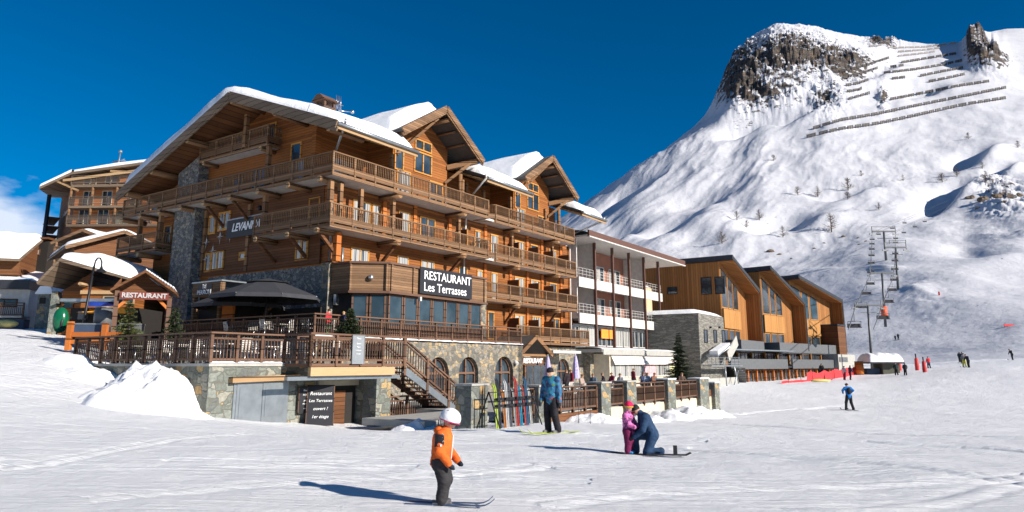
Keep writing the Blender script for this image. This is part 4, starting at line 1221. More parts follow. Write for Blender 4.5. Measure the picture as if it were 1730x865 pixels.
# ------------------------------------------------------------------ conifers
def fir(label, p, h, r, dens=1.0, col=(.035, .06, .022), group='fir trees on the terrace', seed=0, snow=0.):
    rn = random.Random(seed)
    t = empty('fir_tree', p, rn.uniform(0, 6)); tag(t, label, 'fir tree', group)
    MB().tube((0, 0, -.1), (0, 0, h * .97), r * .07, .012, 7).build('trunk', M_bark, t)
    mat = MATS.get('fir_%s' % (col,)) or None
    if mat is None:
        n = NT('fir_%s' % (col,)); g = n.noise(n.mapping(), 4.0, 4)
        n.color(n.ramp(g, [(.35, tuple(c * .6 for c in col)), (.65, tuple(c * 1.6 for c in col))])); n.rough(.7); n.spec(.2); mat = n.m
    m = MB()
    levels = int(30 * dens * (.6 + h * .12))
    for k in range(levels):
        f = (k + rn.random()) / levels
        z = h * (.05 + .95 * f); rr = r * (1 - f) ** .8 * rn.uniform(.72, 1.12) + .02
        nb = max(4, int(12 * (1 - f * .65)))
        for b in range(nb):
            a = rn.uniform(0, 2 * pi); L = rr * rn.uniform(.65, 1.15)
            d = Vector((cos(a), sin(a), 0)); sd = Vector((-sin(a), cos(a), 0)); p0 = Vector((0, 0, z))
            ns = max(4, int(L / .085)); dr = rn.uniform(.2, .45)
            for s in range(ns):
                q = (s + .6) / ns; c = p0 + d * L * q + Vector((0, 0, -dr * L * q + .22 * L * q * q + rn.uniform(-.02, .02)))
                w = (.13 + .05 * h / 2.7) * (1.1 - q * .75)
                for sg in (-1, 1, 1, -1):
                    tip = c + sd * sg * w * rn.uniform(.6, 1.1) + d * w * rn.uniform(.4, 1) + Vector((0, 0, rn.uniform(-.09, .05)))
                    m.add([c - d * w * .22 + Vector((0, 0, rn.uniform(-.03, .03))), c + d * w * .28 + Vector((0, 0, .03)), tip], [(0, 1, 2)])
    m.build('crown', mat, t)
    return t
M_bark = plain('bark', (.09, .06, .04), .9)
fir('young olive fir left of the stone pillar behind the terrace railing', hotel_w(-10.2, 1.6, DZ), 2.7, 1.05, 1.1, (.075, .085, .03), seed=1)
fir('bluish fir in front of the tall stone pillar', hotel_w(-7.3, 2.9, DZ), 2.7, 1.0, 1.1, (.045, .06, .03), seed=2)
sb = atv(585, 560, -3.05)
fir('round dark fir standing behind the landing, under the restaurant windows', hotel_w(sb[0], -3.3, 3.0 - .3), 1.75, 1.0, 1.1, (.03, .045, .02), seed=3)
sb = atv(1147, 600, -5.0)
fir('tall dark fir in front of the slate corner block', hotel_w(sb[0], -5.0, -.8), 5.3, 1.75, 1.5, (.022, .036, .018), seed=4, group='fir trees on the terrace')

# ------------------------------------------------------------------ ski rack and skis
ru0, ru1 = ul(796) + .0, ul(868)
VR = VQ - .75
rk = ht('ski_rack', 'metal rack holding skis beside the stone gate pier', 'ski rack', ru0, VR, -.6)
gzr = gz(*hotel_w((ru0 + ru1) / 2, VR, 0).xy) 
m = MB()
for u in (ru0, ru1):
    m = MB(); m.path([(u, VR - .5, gzr), (u, VR, gzr + 1.25), (u, VR + .5, gzr)], .025, 6); part(m, 'trestle', M_blackm, rk)
for z in (1.22, .9, .3):
    m = MB(); m.tube((ru0, VR, gzr + z), (ru1, VR, gzr + z), .02, n=6); part(m, 'bar', M_blackm, rk)
skc = [((.42, .55, .06), 'yellow green'), ((.03, .03, .035), 'black'), ((.45, .16, .03), 'orange'), ((.5, .5, .5), 'white'), ((.10, .10, .12), 'charcoal'), ((.35, .35, .34), 'silver'), ((.4, .03, .02), 'red'),
       ((.02, .22, .36), 'deep blue'), ((.45, .06, .05), 'red and white'), ((.03, .10, .20), 'navy'), ((.5, .5, .46), 'cream')]
for i, (c, nm) in enumerate(skc):
    u = ru0 + .38 + (ru1 - ru0 - .45) * (i + .28 * sin(i * 4.1)) / (len(skc) - 1)
    t = ht('skis', 'pair of %s skis standing in the rack, %s' % (nm, ['leftmost', 'second from left', 'third from left', 'fourth from left', 'fifth from left', 'the middle pair', 'fifth from right', 'fourth from right', 'third from right', 'second from right', 'rightmost'][i]), 'skis', u, VR, gzr, 'skis standing in the rack')
    mat = plain('ski_' + nm, tuple(x * .6 for x in c), .35, var=.25, scale=9); H = 1.55 + .22 * sin(i * 2.3)
    for s_, off in (('a', -.055), ('b', .05)):
        m = MB(); n = 16
        def sp(k, sd):
            z = H * k / n; w = .030 + .008 * abs(2 * k / n - 1) - (.045 * max(0, (k / n - .93) / .07)); y = VR - .12 + .14 * z / H + (.10 * max(0, (k / n - .85) / .15) ** 2)
            return (u + off + sd * w, y, gzr + z)
        m.add([sp(k, s) for k in range(n + 1) for s in (-1, 1)], [(2 * k, 2 * k + 1, 2 * k + 3, 2 * k + 2) for k in range(n)])
        m.add([(x, y + .02, z) for (x, y, z) in [sp(k, s) for k in range(n + 1) for s in (-1, 1)]], [(2 * k, 2 * k + 1, 2 * k + 3, 2 * k + 2) for k in range(n)])
        part(m, 'ski', mat, t)
    for z_ in (.72, .95):
        m = MB(); m.box(u - .1, u + .1, VR - .2, VR - .08, gzr + z_, gzr + z_ + .08); part(m, 'binding', M_blackm, t)

# snow banks: the ploughed heap in front of the terrace wall, the ridge by the orange fence
def bank(label_, pts, seed=0, name='snow_bank'):
    """pts: (x, y, radius, height) bumps added above the ground"""
    xs = [p_[0] for p_ in pts]; ys = [p_[1] for p_ in pts]; rm = max(p_[2] for p_ in pts) * 1.5
    x0, x1, y0, y1 = min(xs) - rm, max(xs) + rm, min(ys) - rm, max(ys) + rm
    n = int(max(x1 - x0, y1 - y0) / .12); n = min(n, 170)
    X, Y = np.meshgrid(np.linspace(x0, x1, n), np.linspace(y0, y1, n))
    G = terrain(X, Y)[0]; B = np.zeros_like(G)
    for (x, y, r, h) in pts:
        d2 = ((X - x) ** 2 + (Y - y) ** 2) / (r * r)
        B = np.maximum(B, h * np.clip(1 - d2, 0, 1) ** .95) if h > 0 else B
    B = B - .18 * np.clip(B - 1.0, 0, 1)
    nz = fbm(X * .9, Y * .9, 4, seed) * .24 + (np.abs(fbm(X * 2.6, Y * 2.6, 4, seed + 5)) - .2) * .14
    Z = G - .12 + B * (1 + nz) + np.where(B > .05, nz * .35, 0)
    m = MB(); m.smooth = True
    m.add(np.stack([X, Y, Z], -1).reshape(-1, 3).tolist(), [(j * n + i, j * n + i + 1, (j + 1) * n + i + 1, (j + 1) * n + i) for j in range(n - 1) for i in range(n - 1)])
    o = m.build(name, M_snow); o['kind'] = 'structure'; return o
def gp(px, D): return ((px - CX) / 1224.0 * D)
bank('', [(gp(266, 25.6), 25.6, 1.9, 1.5), (gp(240, 25.0), 25.0, 1.8, 1.0), (gp(212, 25.5), 25.5, 1.4, .5), (gp(290, 24.9), 24.9, 1.3, .95), (gp(318, 24.5), 24.5, 1.1, .4), (gp(258, 27.2), 27.2, 1.5, 1.5)], 3)
bank('', [(gp(140, 30.0), 30.0, 1.6, .4), (gp(165, 28.6), 28.6, 1.5, .3), (gp(190, 28.0), 28.0, 1.2, .2)], 8)
bank('', [(gp(690, 27.2), 27.2, .7, .34), (gp(712, 27.3), 27.3, .55, .42), (gp(735, 27.4), 27.4, .6, .3), (gp(700, 27.9), 27.9, .9, .28)], 12)
bank('', [(gp(1000, 31.5), 31.5, 1.5, .42), (gp(1120, 38), 38, 1.8, .5), (gp(1165, 40), 40, 1.8, .6), (gp(1080, 35), 35, 1.6, .4), (gp(1040, 33), 33, 1.3, .35), (gp(1195, 42), 42, 1.6, .5)], 15)
# ------------------------------------------------------------------ white building beyond the hotel
def off_part(m, name, mat, t): return part(m, name, mat, t)
WB = ht('white_apartment_block', 'white and brown apartment block with glazed loggias between the chalet hotel and the slate block', 'building', 29.3, 1.0, -1)
X0, X1 = 29.3, 48.3
M_wbrown = plain('red_brown_render', (.10, .048, .036), .8)
m = MB(); m.box(X0, X1, 3.2, 14, -1.5, 12.9); part(m, 'wall', plain('terracotta_render', (.30, .13, .085), .8), WB)
m = MB(); m.prism([(X0 - .5, 12.95), (52.5, 12.95), (52.5, 13.1), (X0 - .5, 13.1)], 1.6, -13, TV(1.0)); ro = part(m, 'roof', M_white, WB)
m = MB(); m.box(X0 - .5, 52.6, -.72, -.55, 12.98, 13.5); part(m, 'roof_fascia', M_wbrown, WB)
m = MB(); m.box(X0 - .5, 52.6, -.76, -.5, 12.86, 12.97); part(m, 'fascia_edge', M_white, WB)
m = MB(); m.grid(lambda a, b: Vector((X0 - .4 + 23 * a, -.6 + 13 * b, 13.3 + .35 * min(1, b * 12) * (1 + .3 * mnoise.noise(Vector((a * 9, b * 4, 0))))))  , 60, 20)
part(m, 'roof_snow', M_snow, WB)
bays = [atv(x, 450, .9)[0] for x in (973, 1001, 1031, 1059, 1084, 1108)]
M_partn = plain('grey_partition', (.50, .50, .50), .6)
for i, u in enumerate(bays[1:]):
    m = MB(); m.box(u - .1, u + .1, .55, .8, 2.9 if i < 4 else 3, 12.95); part(m, 'column', M_wbrown, WB)
for fz in (9.2, 5.95):
    m = MB(); m.box(X0 + .1, X1 + .4, .85, 3.2, fz - .22, fz - .02); m.box(X0 + .1, X1 + .5, .72, .88, fz - .65, fz + .25); part(m, 'balcony_slab', M_white, WB)
    m = MB()
    for zz in (.55, .85, 1.1): m.tube((X0, .78, fz + zz), (X1 + .3, .78, fz + zz), .02, n=5)
    for k in range(28): m.tube((X0 + .2 + k * .7, .78, fz), (X0 + .2 + k * .7, .78, fz + 1.1), .018, n=5)
    part(m, 'railing', M_white, WB)
for fz, top in ((9.2, 12.9), (5.95, 9.0)):
    for u in (bays[1] + .25, bays[4] + .3, X0 + .1):
        m = MB(); m.box(u, u + .12, .95, 3.2, fz, top); part(m, 'partition', M_white, WB)
    for a, b in ((bays[0], bays[1]), (bays[2], bays[3]), (bays[3], bays[4])):
        tt = TV(3.2); w = b - a
        window(WB, tt, a + .35, a + w * .5, fz + .9, fz + 2.3, 2, frame=M_white, pane=M_glass_c)
        window(WB, tt, a + w * .52, a + w * .8, fz + .05, fz + 2.3, 1, frame=M_white, pane=M_glass)
    for a, b in ((bays[1], bays[2]), (bays[4], bays[5])):
        window(WB, TV(3.0), a + .5, b - .15, fz + .05, fz + 2.6, 2, frame=M_white, pane=plain('frosted_glass', (.42, .45, .46), .3) if 'frosted_glass' not in MATS else MATS['frosted_glass'])
# ground storey glazing
tt = TV(1.6)
m = MB(); m.box(X0, X1 + .3, 1.7, 3.2, 2.6, 5.3); part(m, 'ground_storey', M_partn, WB)
for k, (a, b) in enumerate(zip(bays[:-1], bays[1:])):
    for q in range(2):
        s = a + (b - a) * q / 2
        window(WB, tt, s + .08, s + (b - a) / 2 - .08, 3.35, 5.1, 2, frame=M_white, pane=M_glass_c if (k + q) % 2 else M_glass)
m = MB(); m.box(bays[2] - 1.6, bays[2] + 1.5, 0, .08, 4.1, 4.95, TV(1.3)); part(m, 'orange_banner', plain('orange_cloth', (.75, .26, .03), .7), WB)
m = MB(); m.box(X0 - .3, X1 + 1.6, -1.6, 1.7, 2.72, 3.0); m.box(X0 - .2, X1 + 1.4, -1.7, -1.6, 2.5, 2.95); part(m, 'terrace_edge', M_concrete, WB)
m = MB(); m.grid(lambda a, b: Vector((X0 + 18.5 * a, -1.5 + 2.6 * b, 3.0 + .16 * sin(pi * b) ** .6 * (1 + .4 * mnoise.noise(Vector((a * 14, b, 0))))))  , 60, 10); part(m, 'terrace_snow', M_snow, WB)
m = MB(); m.box(X0 + 1.6, X1 + 1.4, -1.35, 1.5, -1.5, 2.6); vr = part(m, 'veranda_base', M_cream, WB)
aw = [X0 + 1.9 + k * 3.35 for k in range(6)]
M_pink = plain('pink_curtain', (.55, .36, .38), .8, var=.3, scale=6); M_lime = plain('yellow_curtain', (.58, .56, .30), .8, var=.25, scale=6)
M_awn = plain('cream_awning', (.80, .72, .64), .7)
m = MB(); m.add([(aw[0] - .1, -1.36, 2.58), (aw[5] + .6, -1.36, 2.58), (aw[5] + .6, -1.75, 1.78), (aw[0] - .1, -1.75, 1.78)], [(0, 1, 2, 3)]); m.box(aw[0] - .1, aw[5] + .6, -1.77, -1.74, 1.66, 1.8); part(m, 'awning', M_awn, WB)
for k in range(5):
    window(WB, TV(-1.36), aw[k] + .05, aw[k + 1] - .05, .5, 2.3, 2, frame=M_white, pane=(M_glass_c, M_glass_c, M_pink, M_glass_c, M_lime)[k])
# ------------------------------------------------------------------ slate block
sx0 = atv(1113, 560, -2.6)[0]
def sub(px, py, v): return atv(px, py, v)
c0 = atv(1185, 640, -4.2)[0]; c1 = atv(1228, 640, -4.2)[0]
SB = ht('slate_block', 'square block clad in stacked grey slate with three small windows', 'building', c0, -4.2, -2)
zt = atv(1186, 530, -4.2)[1]
m = MB(); m.box(c0, c1, -4.2, 9, -2.5, zt); part(m, 'wall', M_slate, SB)
m = MB(); m.box(c0 - .015, c0 + .5, -4.1, 9.1, -2.5, zt - .05); part(m, 'shaded_wall', M_slate, SB)
m = MB(); m.grid(lambda a, b: Vector((c0 - .1 + (c1 - c0 + .1) * a, -4.25 + 13 * b, zt + .6 * (1 - (2 * a - 1) ** 4) ** .5 * min(1, b * 10) ** .5)), 20, 30); part(m, 'roof_snow', M_snow, SB)
for px in (1192, 1208, 1222):
    u, z = atv(px, 568, -4.2); window(SB, TV(-4.2), u - .55, u + .55, z - .7, z + .7, 1, frame=M_blackm, pane=M_glass)
for px in (1199, 1214):
    u, z = atv(px, 553, -4.2); m = MB(); m.box(u - .1, u + .1, -4.4, -4.2, z - .1, z + .1); part(m, 'wall_lamp', M_blackm, SB)
m = MB(); m.box(c0 - 12, c1 + .8, -5.2, -4.3, -2.4, .25); part(m, 'retaining_wall', M_concrete, SB)
# wooden annex above it
AN = ht('wooden_annex', 'pale wooden annex with snow on its roof behind the slate block', 'building', c0, 4, 0)
za = atv(1140, 492, 3)[1]
M_pale = wood('pale_cladding', (.52, .34, .20), (.70, .50, .32), .25, 'xy')
m = MB(); m.box(c0 - 3.5, c1 - 1.0, 4, 12, 0, za); part(m, 'wall', M_pale, AN)
m = MB(); m.grid(lambda a, b: Vector((c0 - 3.6 + (c1 - c0 + 2.8) * a, 3.9 + 8 * b, za + .5 * (1 - (2 * a - 1) ** 4) ** .5 * min(1, b * 10) ** .5)), 20, 20); part(m, 'roof_snow', M_snow, AN)

# metal stair with a snowy canopy
MS = ht('metal_staircase', 'galvanised metal staircase with snow on its canopy beside the slate block', 'staircase', c1, -5, -1.5)
def mp(px, py, v): u, z = atv(px, py, v); return (u, v, z)
q = MB(); q.beam(mp(1195, 618, -5.6), mp(1248, 618, -5.6), .9, .15); part(q, 'platform', M_zinc, MS)
q = MB()
for py in (604, 609, 614): q.beam(mp(1196, py, -6), mp(1250, py, -6), .04, .04)
for k in range(9): q.beam(mp(1196 + 6.5 * k, 603, -6), mp(1196 + 6.5 * k, 618, -6), .05, .05)
part(q, 'railing', M_zinc, MS)
q = MB(); q.beam(mp(1203, 602, -5.4), mp(1228, 580, -5.4), 1.2, .15); part(q, 'canopy', M_zinc, MS)
q = MB(); q.beam(mp(1206, 597, -5.5), mp(1226, 583, -5.5), .9, .5); part(q, 'canopy_snow', M_snow, MS)
q = MB(); q.beam(mp(1230, 603, -5.2), mp(1245, 575, -5.2), .1, 1.2); part(q, 'side_panel', M_concrete, MS)
for k in range(9):
    q = MB(); a = mp(1238 + 3.1 * k, 620 + 2.9 * k, -5.6); q.box(a[0], a[0] + .5, -6.2, -5.2, a[2] - .04, a[2]); part(q, 'tread', M_zinc, MS)
for a, b in ((1225, 1228), (1249, 1240), (1240, 1249)):
    q = MB(); q.tube(mp(a, 619, -5.9), mp(b, 652, -5.9), .07, n=6); part(q, 'strut', M_zinc, MS)
q = MB(); q.box(c1 + .3, c1 + 4.6, -5.0, -4.2, -2.2, atv(1228, 622, -5)[1]); part(q, 'dark_recess', M_dark, MS)

# ------------------------------------------------------------------ three modern timber chalets
M_ply = wood('modern_larch', (.20, .082, .024), (.37, .165, .052), .3, 'xy', grain=(1, 1, 6))
M_plyl = wood('golden_larch', (.33, .15, .042), (.47, .235, .075), .3, 'xy', grain=(1, 1, 6))
M_dkroof = plain('dark_metal_roof', (.035, .038, .045), .5, .3)
M_band = plain('grey_balcony_panel', (.13, .135, .14), .5, .2)
def modern(label, pk, ek, D0, D1, leftpx, zb, first=False):
    """pk: pixel of the roof peak corner, ek: pixel of the low end; D: distances"""
    A = dep(pk[0], pk[1], D0); B = dep(ek[0], ek[1], D1)
    base = Vector((A.x, A.y, 0)); d = Vector((B.x - A.x, B.y - A.y, 0)); L = d.length; yaw = math.atan2(d.y, d.x)
    t = empty('timber_chalet', base, yaw); tag(t, label, 'building', 'modern timber chalets')
    zp, ze = A.z, B.z; dl = leftpx
    n_over = 1.9
    # body set back under the roof frame
    m = MB(); m.prism([(0.0, zb), (L - .35, zb), (L - .35, ze - .5), (.0, zp - .55)], -n_over, -dl, TV(0)); part0 = m.build('wall', M_ply, t)
    m = MB(); m.prism([(-.5, zp), (-.5, zp - .55), (.02, zp - .56), (L - .35, ze - .45), (L - .35, 3.5), (L, 3.5), (L, ze + .0)], 0, -dl, TV(0)); m.build('roof', M_dkroof, t)
    m = MB(); m.prism([(-.35, zp - .58), (.02, zp - .64), (L - .42, ze - .54), (L - .42, 3.6), (L - .36, 3.6), (L - .36, ze - .47), (.02, zp - .57)], -.1, -n_over, TV(0)); m.build('soffit', M_ply, t)
    m = MB(); m.box(-.7, -.3, 0, dl, zp - .5, zp + .05); m.build('side_fascia', M_dkroof, t)
    # front bay, glazed under the roof slope
    bx = L * .62; s = (ze - zp) / L
    m = MB(); m.box(.05, bx, n_over - .3, n_over, 5.9, 8.2 if 8.2 < zp + s * bx - 1 else zp + s * bx - 1.0); m.build('front_panel', M_plyl, t)
    T = TV(n_over - .02)
    zr = lambda a: zp - 1.1 + s * a
    for a0, a1 in ((.15, bx * .36), (bx * .40, bx * .66), (bx * .70, bx)):
        zlow = 8.3
        if zr(a1) > zlow + .2:
            f = MB(); f.prism([(a0, zlow), (a1, zlow), (a1, zr(a1)), (a0, zr(a0))], 0, .05, T); w = f.build('window', M_plyl, t)
            f = MB(); f.prism([(a0 + .14, zlow + .14), (a1 - .14, zlow + .14), (a1 - .14, zr(a1) - .12), (a0 + .14, zr(a0) - .12)], .05, .08, T); f.build('pane', M_glass, w)
    for a0, a1 in ((.2, bx * .3), (bx * .36, bx * .66), (bx * .7, bx)):
        window(t, T, a0, a1, 3.9, 5.8, 1, frame=M_plyl, pane=M_glass)
    m = MB(); m.box(-.1, L * .9, -.25, -.1, 3.2, 4.5); m.box(-.1, .05, -.1, 2, 3.2, 4.5); m.build('balcony_panel', M_band, t)
    m = MB(); m.box(-.1, L * .9, -.1, 2, 3.1, 3.2); m.build('balcony_floor', M_band, t)
    return t, L, zp, ze
t1, L1_, zp1, ze1 = modern('nearest timber chalet with tall windows in its side wall', (1240, 432), (1285, 490), 84, 93, 13.5, -1.2)
for (px, py, w_, h_) in ((1193.5, 483, 1.3, 2.1), (1216, 482, 1.2, 2.1), (1136, 491, 1.3, .9)):
    # windows on the long side wall (local x = 0 plane)
    best = None
    for k in range(400):
        y_ = n_ = 1.9 + k * .03
        w__ = t1.matrix_world if False else Matrix.Translation(t1.location) @ Matrix.Rotation(t1.rotation_euler.z, 4, 'Z')
        P = w__ @ Vector((0, y_, 8)); q_ = (P.x / P.y) * KX(py) + 865
        if best is None or abs(q_ - px) < best[0]: best = (abs(q_ - px), y_, P.y)
    z_ = zat(py, best[2])
    window(t1, TU(0), best[1] - w_ / 2, best[1] + w_ / 2, z_ - h_ / 2, z_ + h_ / 2, 1, frame=M_blackm, pane=M_glass, trans=z_)
t2, L2_, _, _ = modern('middle timber chalet with a sloping dark roof', (1305, 450), (1361, 510), 95, 103, 9, -1)
t3, L3_, _, _ = modern('farthest timber chalet beside the chairlift', (1353, 465), (1424, 506), 104, 113, 9, -1)
# shared podium: glazed ground floor, terrace and concrete gateway
def W2(px, py, D): return dep(px, py, D)
A = dep(1232, 640, 83); B = dep(1436, 640, 112); A.z = B.z = 0
d = B - A; PL = d.length; pyaw = math.atan2(d.y, d.x)
PD = empty('podium', A, pyaw); tag(PD, 'glazed timber podium with dark terrace balustrades below the three timber chalets', 'building')
m = MB(); m.box(.5, PL - 7, 1.6, 10, -1.6, 2.9); m.build('glazed_room', M_dark, PD)
m = MB(); m.box(0, PL - 7, -.2, 1.6, 1.2, 1.45); m.build('terrace_floor', M_dkroof, PD)
for (a, b) in ((.0, PL * .40), (PL * .44, PL - 7)):
    m = MB(); m.box(a, b, -.35, -.2, 1.1, 2.3); m.build('balustrade', M_band, PD)
n = 13
for k in range(n + 1):
    a = .6 + (PL - 8.2) * k / n
    m = MB(); m.box(a - .13, a + .13, .2, .5, -1.5, 1.1); m.build('timber_post', M_orange, PD)
for k in range(n):
    a = .6 + (PL - 8.2) * k / n; b = .6 + (PL - 8.2) * (k + 1) / n
    window(PD, TV(.9), a + .1, b - .1, -1.3, 1.0, 2, frame=M_plyl, pane=M_glass)
for k in range(9):
    a = 1.2 + (PL - 9) * k / 8
    m = MB(); m.box(a - .1, a + .1, 1.2, 1.4, 1.45, 3.3); m.build('timber_post', M_plyl, PD)
for k in range(8):
    a = 1.2 + (PL - 9) * k / 8; b = 1.2 + (PL - 9) * (k + 1) / 8
    window(PD, TV(1.55), a + .2, b - .2, 1.5, 3.1, 3, frame=M_wall2, pane=M_glass)
m = MB(); m.box(-1.0, PL * .42, -1.2, 1.5, 3.25, 3.4); m.build('glass_awning', M_zinc, PD)
m = MB(); m.box(PL - 7.2, PL, -1.0, 9, .9, 3.1); m.box(PL - 7.2, PL - 6.7, -1.0, 9, -1.5, .9); m.box(PL - .5, PL, -1.0, 9, -1.5, .9); m.build('concrete_gateway', M_concrete, PD)
m = MB(); m.box(PL - 6.7, PL - .5, 1.5, 8, -1.4, .9); m.build('gateway_recess', M_wall2, PD)
m = MB(); m.box(PL - 5.2, PL - 3.4, 1.4, 1.5, -1.0, .5); m.build('lit_door', M_plyl, PD)
m = MB(); m.box(PL - 6.9, PL - 3.4, -1.06, -1.0, 2.0, 2.7); m.build('dark_panel', M_band, PD)
m = MB(); m.box(PL - 3.4, PL - .2, 0, 9, 3.1, 7.4); m.build('dark_wall', M_wall2, PD)
m = MB(); m.box(PL - 3.6, PL - .1, -.1, 9, 7.4, 7.7); m.build('flat_roof', M_dkroof, PD)

# ------------------------------------------------------------------ buildings on the left
KQ = 1170.0
def W(px, D): return Vector(((px - CX) / KQ * D, D, 0))
D = 92.0
LH = empty('tall_chalet_hotel', W(126, D), radians(-3)); tag(LH, 'tall old wooden hotel with four rows of balconies and a shed roof on the left', 'hotel')
# local frame: x to the right along the lit front, y away
wR = 13.5
def zl(py): return zat(py, D)
zg = zl(445)
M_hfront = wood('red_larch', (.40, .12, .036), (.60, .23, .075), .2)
M_hrail = wood('grey_railing', (.07, .055, .045), (.15, .115, .09), .4)
# lit front: slightly rising to the right under a sloped roof
m = MB(); m.prism([(0, zg - 6), (wR, zg - 6), (wR, zl(284)), (0, zl(306))], 0, -14, TV(0)); m.build('wall', M_hfront, LH)
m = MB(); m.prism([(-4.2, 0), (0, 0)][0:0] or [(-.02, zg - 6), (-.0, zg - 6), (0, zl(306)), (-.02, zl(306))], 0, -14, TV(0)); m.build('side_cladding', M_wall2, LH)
# shaded side wall going back to the left
zb_l = zat(331, 104.)
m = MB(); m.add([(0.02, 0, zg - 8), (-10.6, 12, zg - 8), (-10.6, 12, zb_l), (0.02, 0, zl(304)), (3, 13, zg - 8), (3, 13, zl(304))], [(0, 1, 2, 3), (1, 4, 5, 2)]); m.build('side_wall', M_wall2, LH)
def roofq(x, y): return zl(300) + (x) * .115 + .3 if x >= 0 else zl(300) + x * .62 + .3
m = MB()
xs = [(-5.4, roofq(-4.6, 0)), (0.4, zl(298)), (wR + 2, zl(268))]
m.prism([(0.2, zl(300)), (wR + 1.5, zl(277)), (wR + 1.5, zl(273)), (0.1, zl(296))], 1.6, -14, TV(0))
q4 = [(-3.9, -1.6, zl(324)), (0.2, -1.6, zl(300)), (0.2, 13.8, zl(300)), (-12.6, 12.5, zat(332, 104.5))]
m.add(q4 + [(x, y, z + .35) for x, y, z in q4], [(0, 1, 2, 3), (7, 6, 5, 4), (0, 4, 5, 1), (3, 7, 4, 0), (2, 6, 7, 3)]); lr = m.build('roof', M_fascia, LH)
m = MB(); m.prism([(0.2, zl(296)), (wR + 1.5, zl(273)), (wR + 1.4, zl(269)), (6, zl(280)), (0.3, zl(291))], 1.2, -13.5, TV(0))
q5 = [(x, y, z + .36) for x, y, z in q4]; m.add(q5 + [(x * .97, y, z + .35) for x, y, z in q5], [(0, 1, 2, 3), (7, 6, 5, 4), (0, 4, 5, 1), (3, 7, 4, 0)]); m.build('roof_snow', M_snow, lr)
for i, (py, x1) in enumerate(((316, wR), (351, wR), (382, wR + 1))):
    z = zl(py)
    m = MB(); m.box(.3, x1, -1.5, 0, z - .38, z - .05); b = m.build('balcony', M_fascia, LH)
    m = rail_mesh((.3, -1.5), (x1, -1.5), z, 1.1, 'fence', 2.6); m.build('railing', M_hrail, b)
    wins = ((.95, 2.7), (3.9, 5.6), (7.4, 8.8)) if i == 0 else ((1.1, 2.6), (3.7, 5.1), (7.6, 9.0)) if i == 1 else ((.8, 2.3), (3.4, 4.9), (8.6, 9.8))
    for a, b_ in wins: window(LH, TV(0.02), a, b_, z + .1, z + 2.25, 2, frame=M_cream, pane=M_glass)
for x in (.3, 3.2, 6.5, 11.2):
    m = MB(); m.tube((x, -1.3, zl(384)), (x, -1.3, zl(310 - x * 1.2)), .17, n=8); m.build('post', M_beam, LH)
m = MB(); m.beam((-.8, -1.5, zl(310)), (wR, -1.5, zl(289)), .3, .35); m.build('rafter', M_log, LH)
m = MB(); m.beam((-2.2, -1.4, zl(308)), (1.2, -1.3, zl(326)), .25, .25); m.build('brace', M_log, LH)
m = MB(); m.beam((5.4, -1.4, zl(295)), (wR, -1.4, zl(302)), .25, .3); m.build('rafter', M_log, LH)
m = MB(); m.box(5.4, 7.6, -.06, .2, zl(384), zl(358)); m.build('stone_panel', M_stone2, LH)
for (x, y) in ((-7.2, 5.0), (-9.0, 7.2), (-11.2, 10)):   # fire-escape galleries in the shade
    m = MB(); m.tube((x, y, zg - 6), (x, y, zat(328, 92 + y)), .16, n=8); m.build('post', M_black, LH)
for py in (352, 368, 384, 400):
    m = MB(); m.beam((-6.6, 5.6, zl(py)), (-11.2, 10.8, zl(py)), 1.4, .12); m.beam((-7.2, 5.0, zl(py) + .7), (-11.2, 10, zl(py) + .7), .06, .8); m.build('gallery', M_wall2, LH)
# faded lettering on the dark side wall
def Tside(a, d_, z): return (-3.6 * a / 13.0 - .05, 13 * a / 13.0 - .1, z)
def TsideF(a, d_, z): s_ = 5.2 - a * .75; return (-10.6 * s_ / 12.0 - .1 - d_, s_ - .1, z)
text_mesh('lettering', 'Les Campanules', .95, MATS.setdefault('faded_white', plain('faded_white', (.42, .40, .40), .8)), LH, TsideF, 0, zl(345), shear=.2)
m = MB(); m.box(5.2, 8.4, 3.5, 6, zl(290), zl(274)); m.build('chimney', M_concrete, LH)
m = MB(); m.box(11.0, 12.6, 4, 5.4, zl(280), zl(266)); m.box(10.8, 12.8, 3.8, 5.6, zl(265), zl(263)); m.build('chimney', M_concrete, LH)
m = MB(); m.tube((3.4, 3, zl(284)), (3.6, 3, zl(247)), .09, n=6); m.tube((2.6, 3, zl(262)), (4.5, 3, zl(262)), .07, n=5); m.tube((2.8, 3, zl(265)), (4.3, 3, zl(259)), .06, n=5); m.ball((3.6, 3, zl(246)), .25); m.build('mast', M_grey, LH)

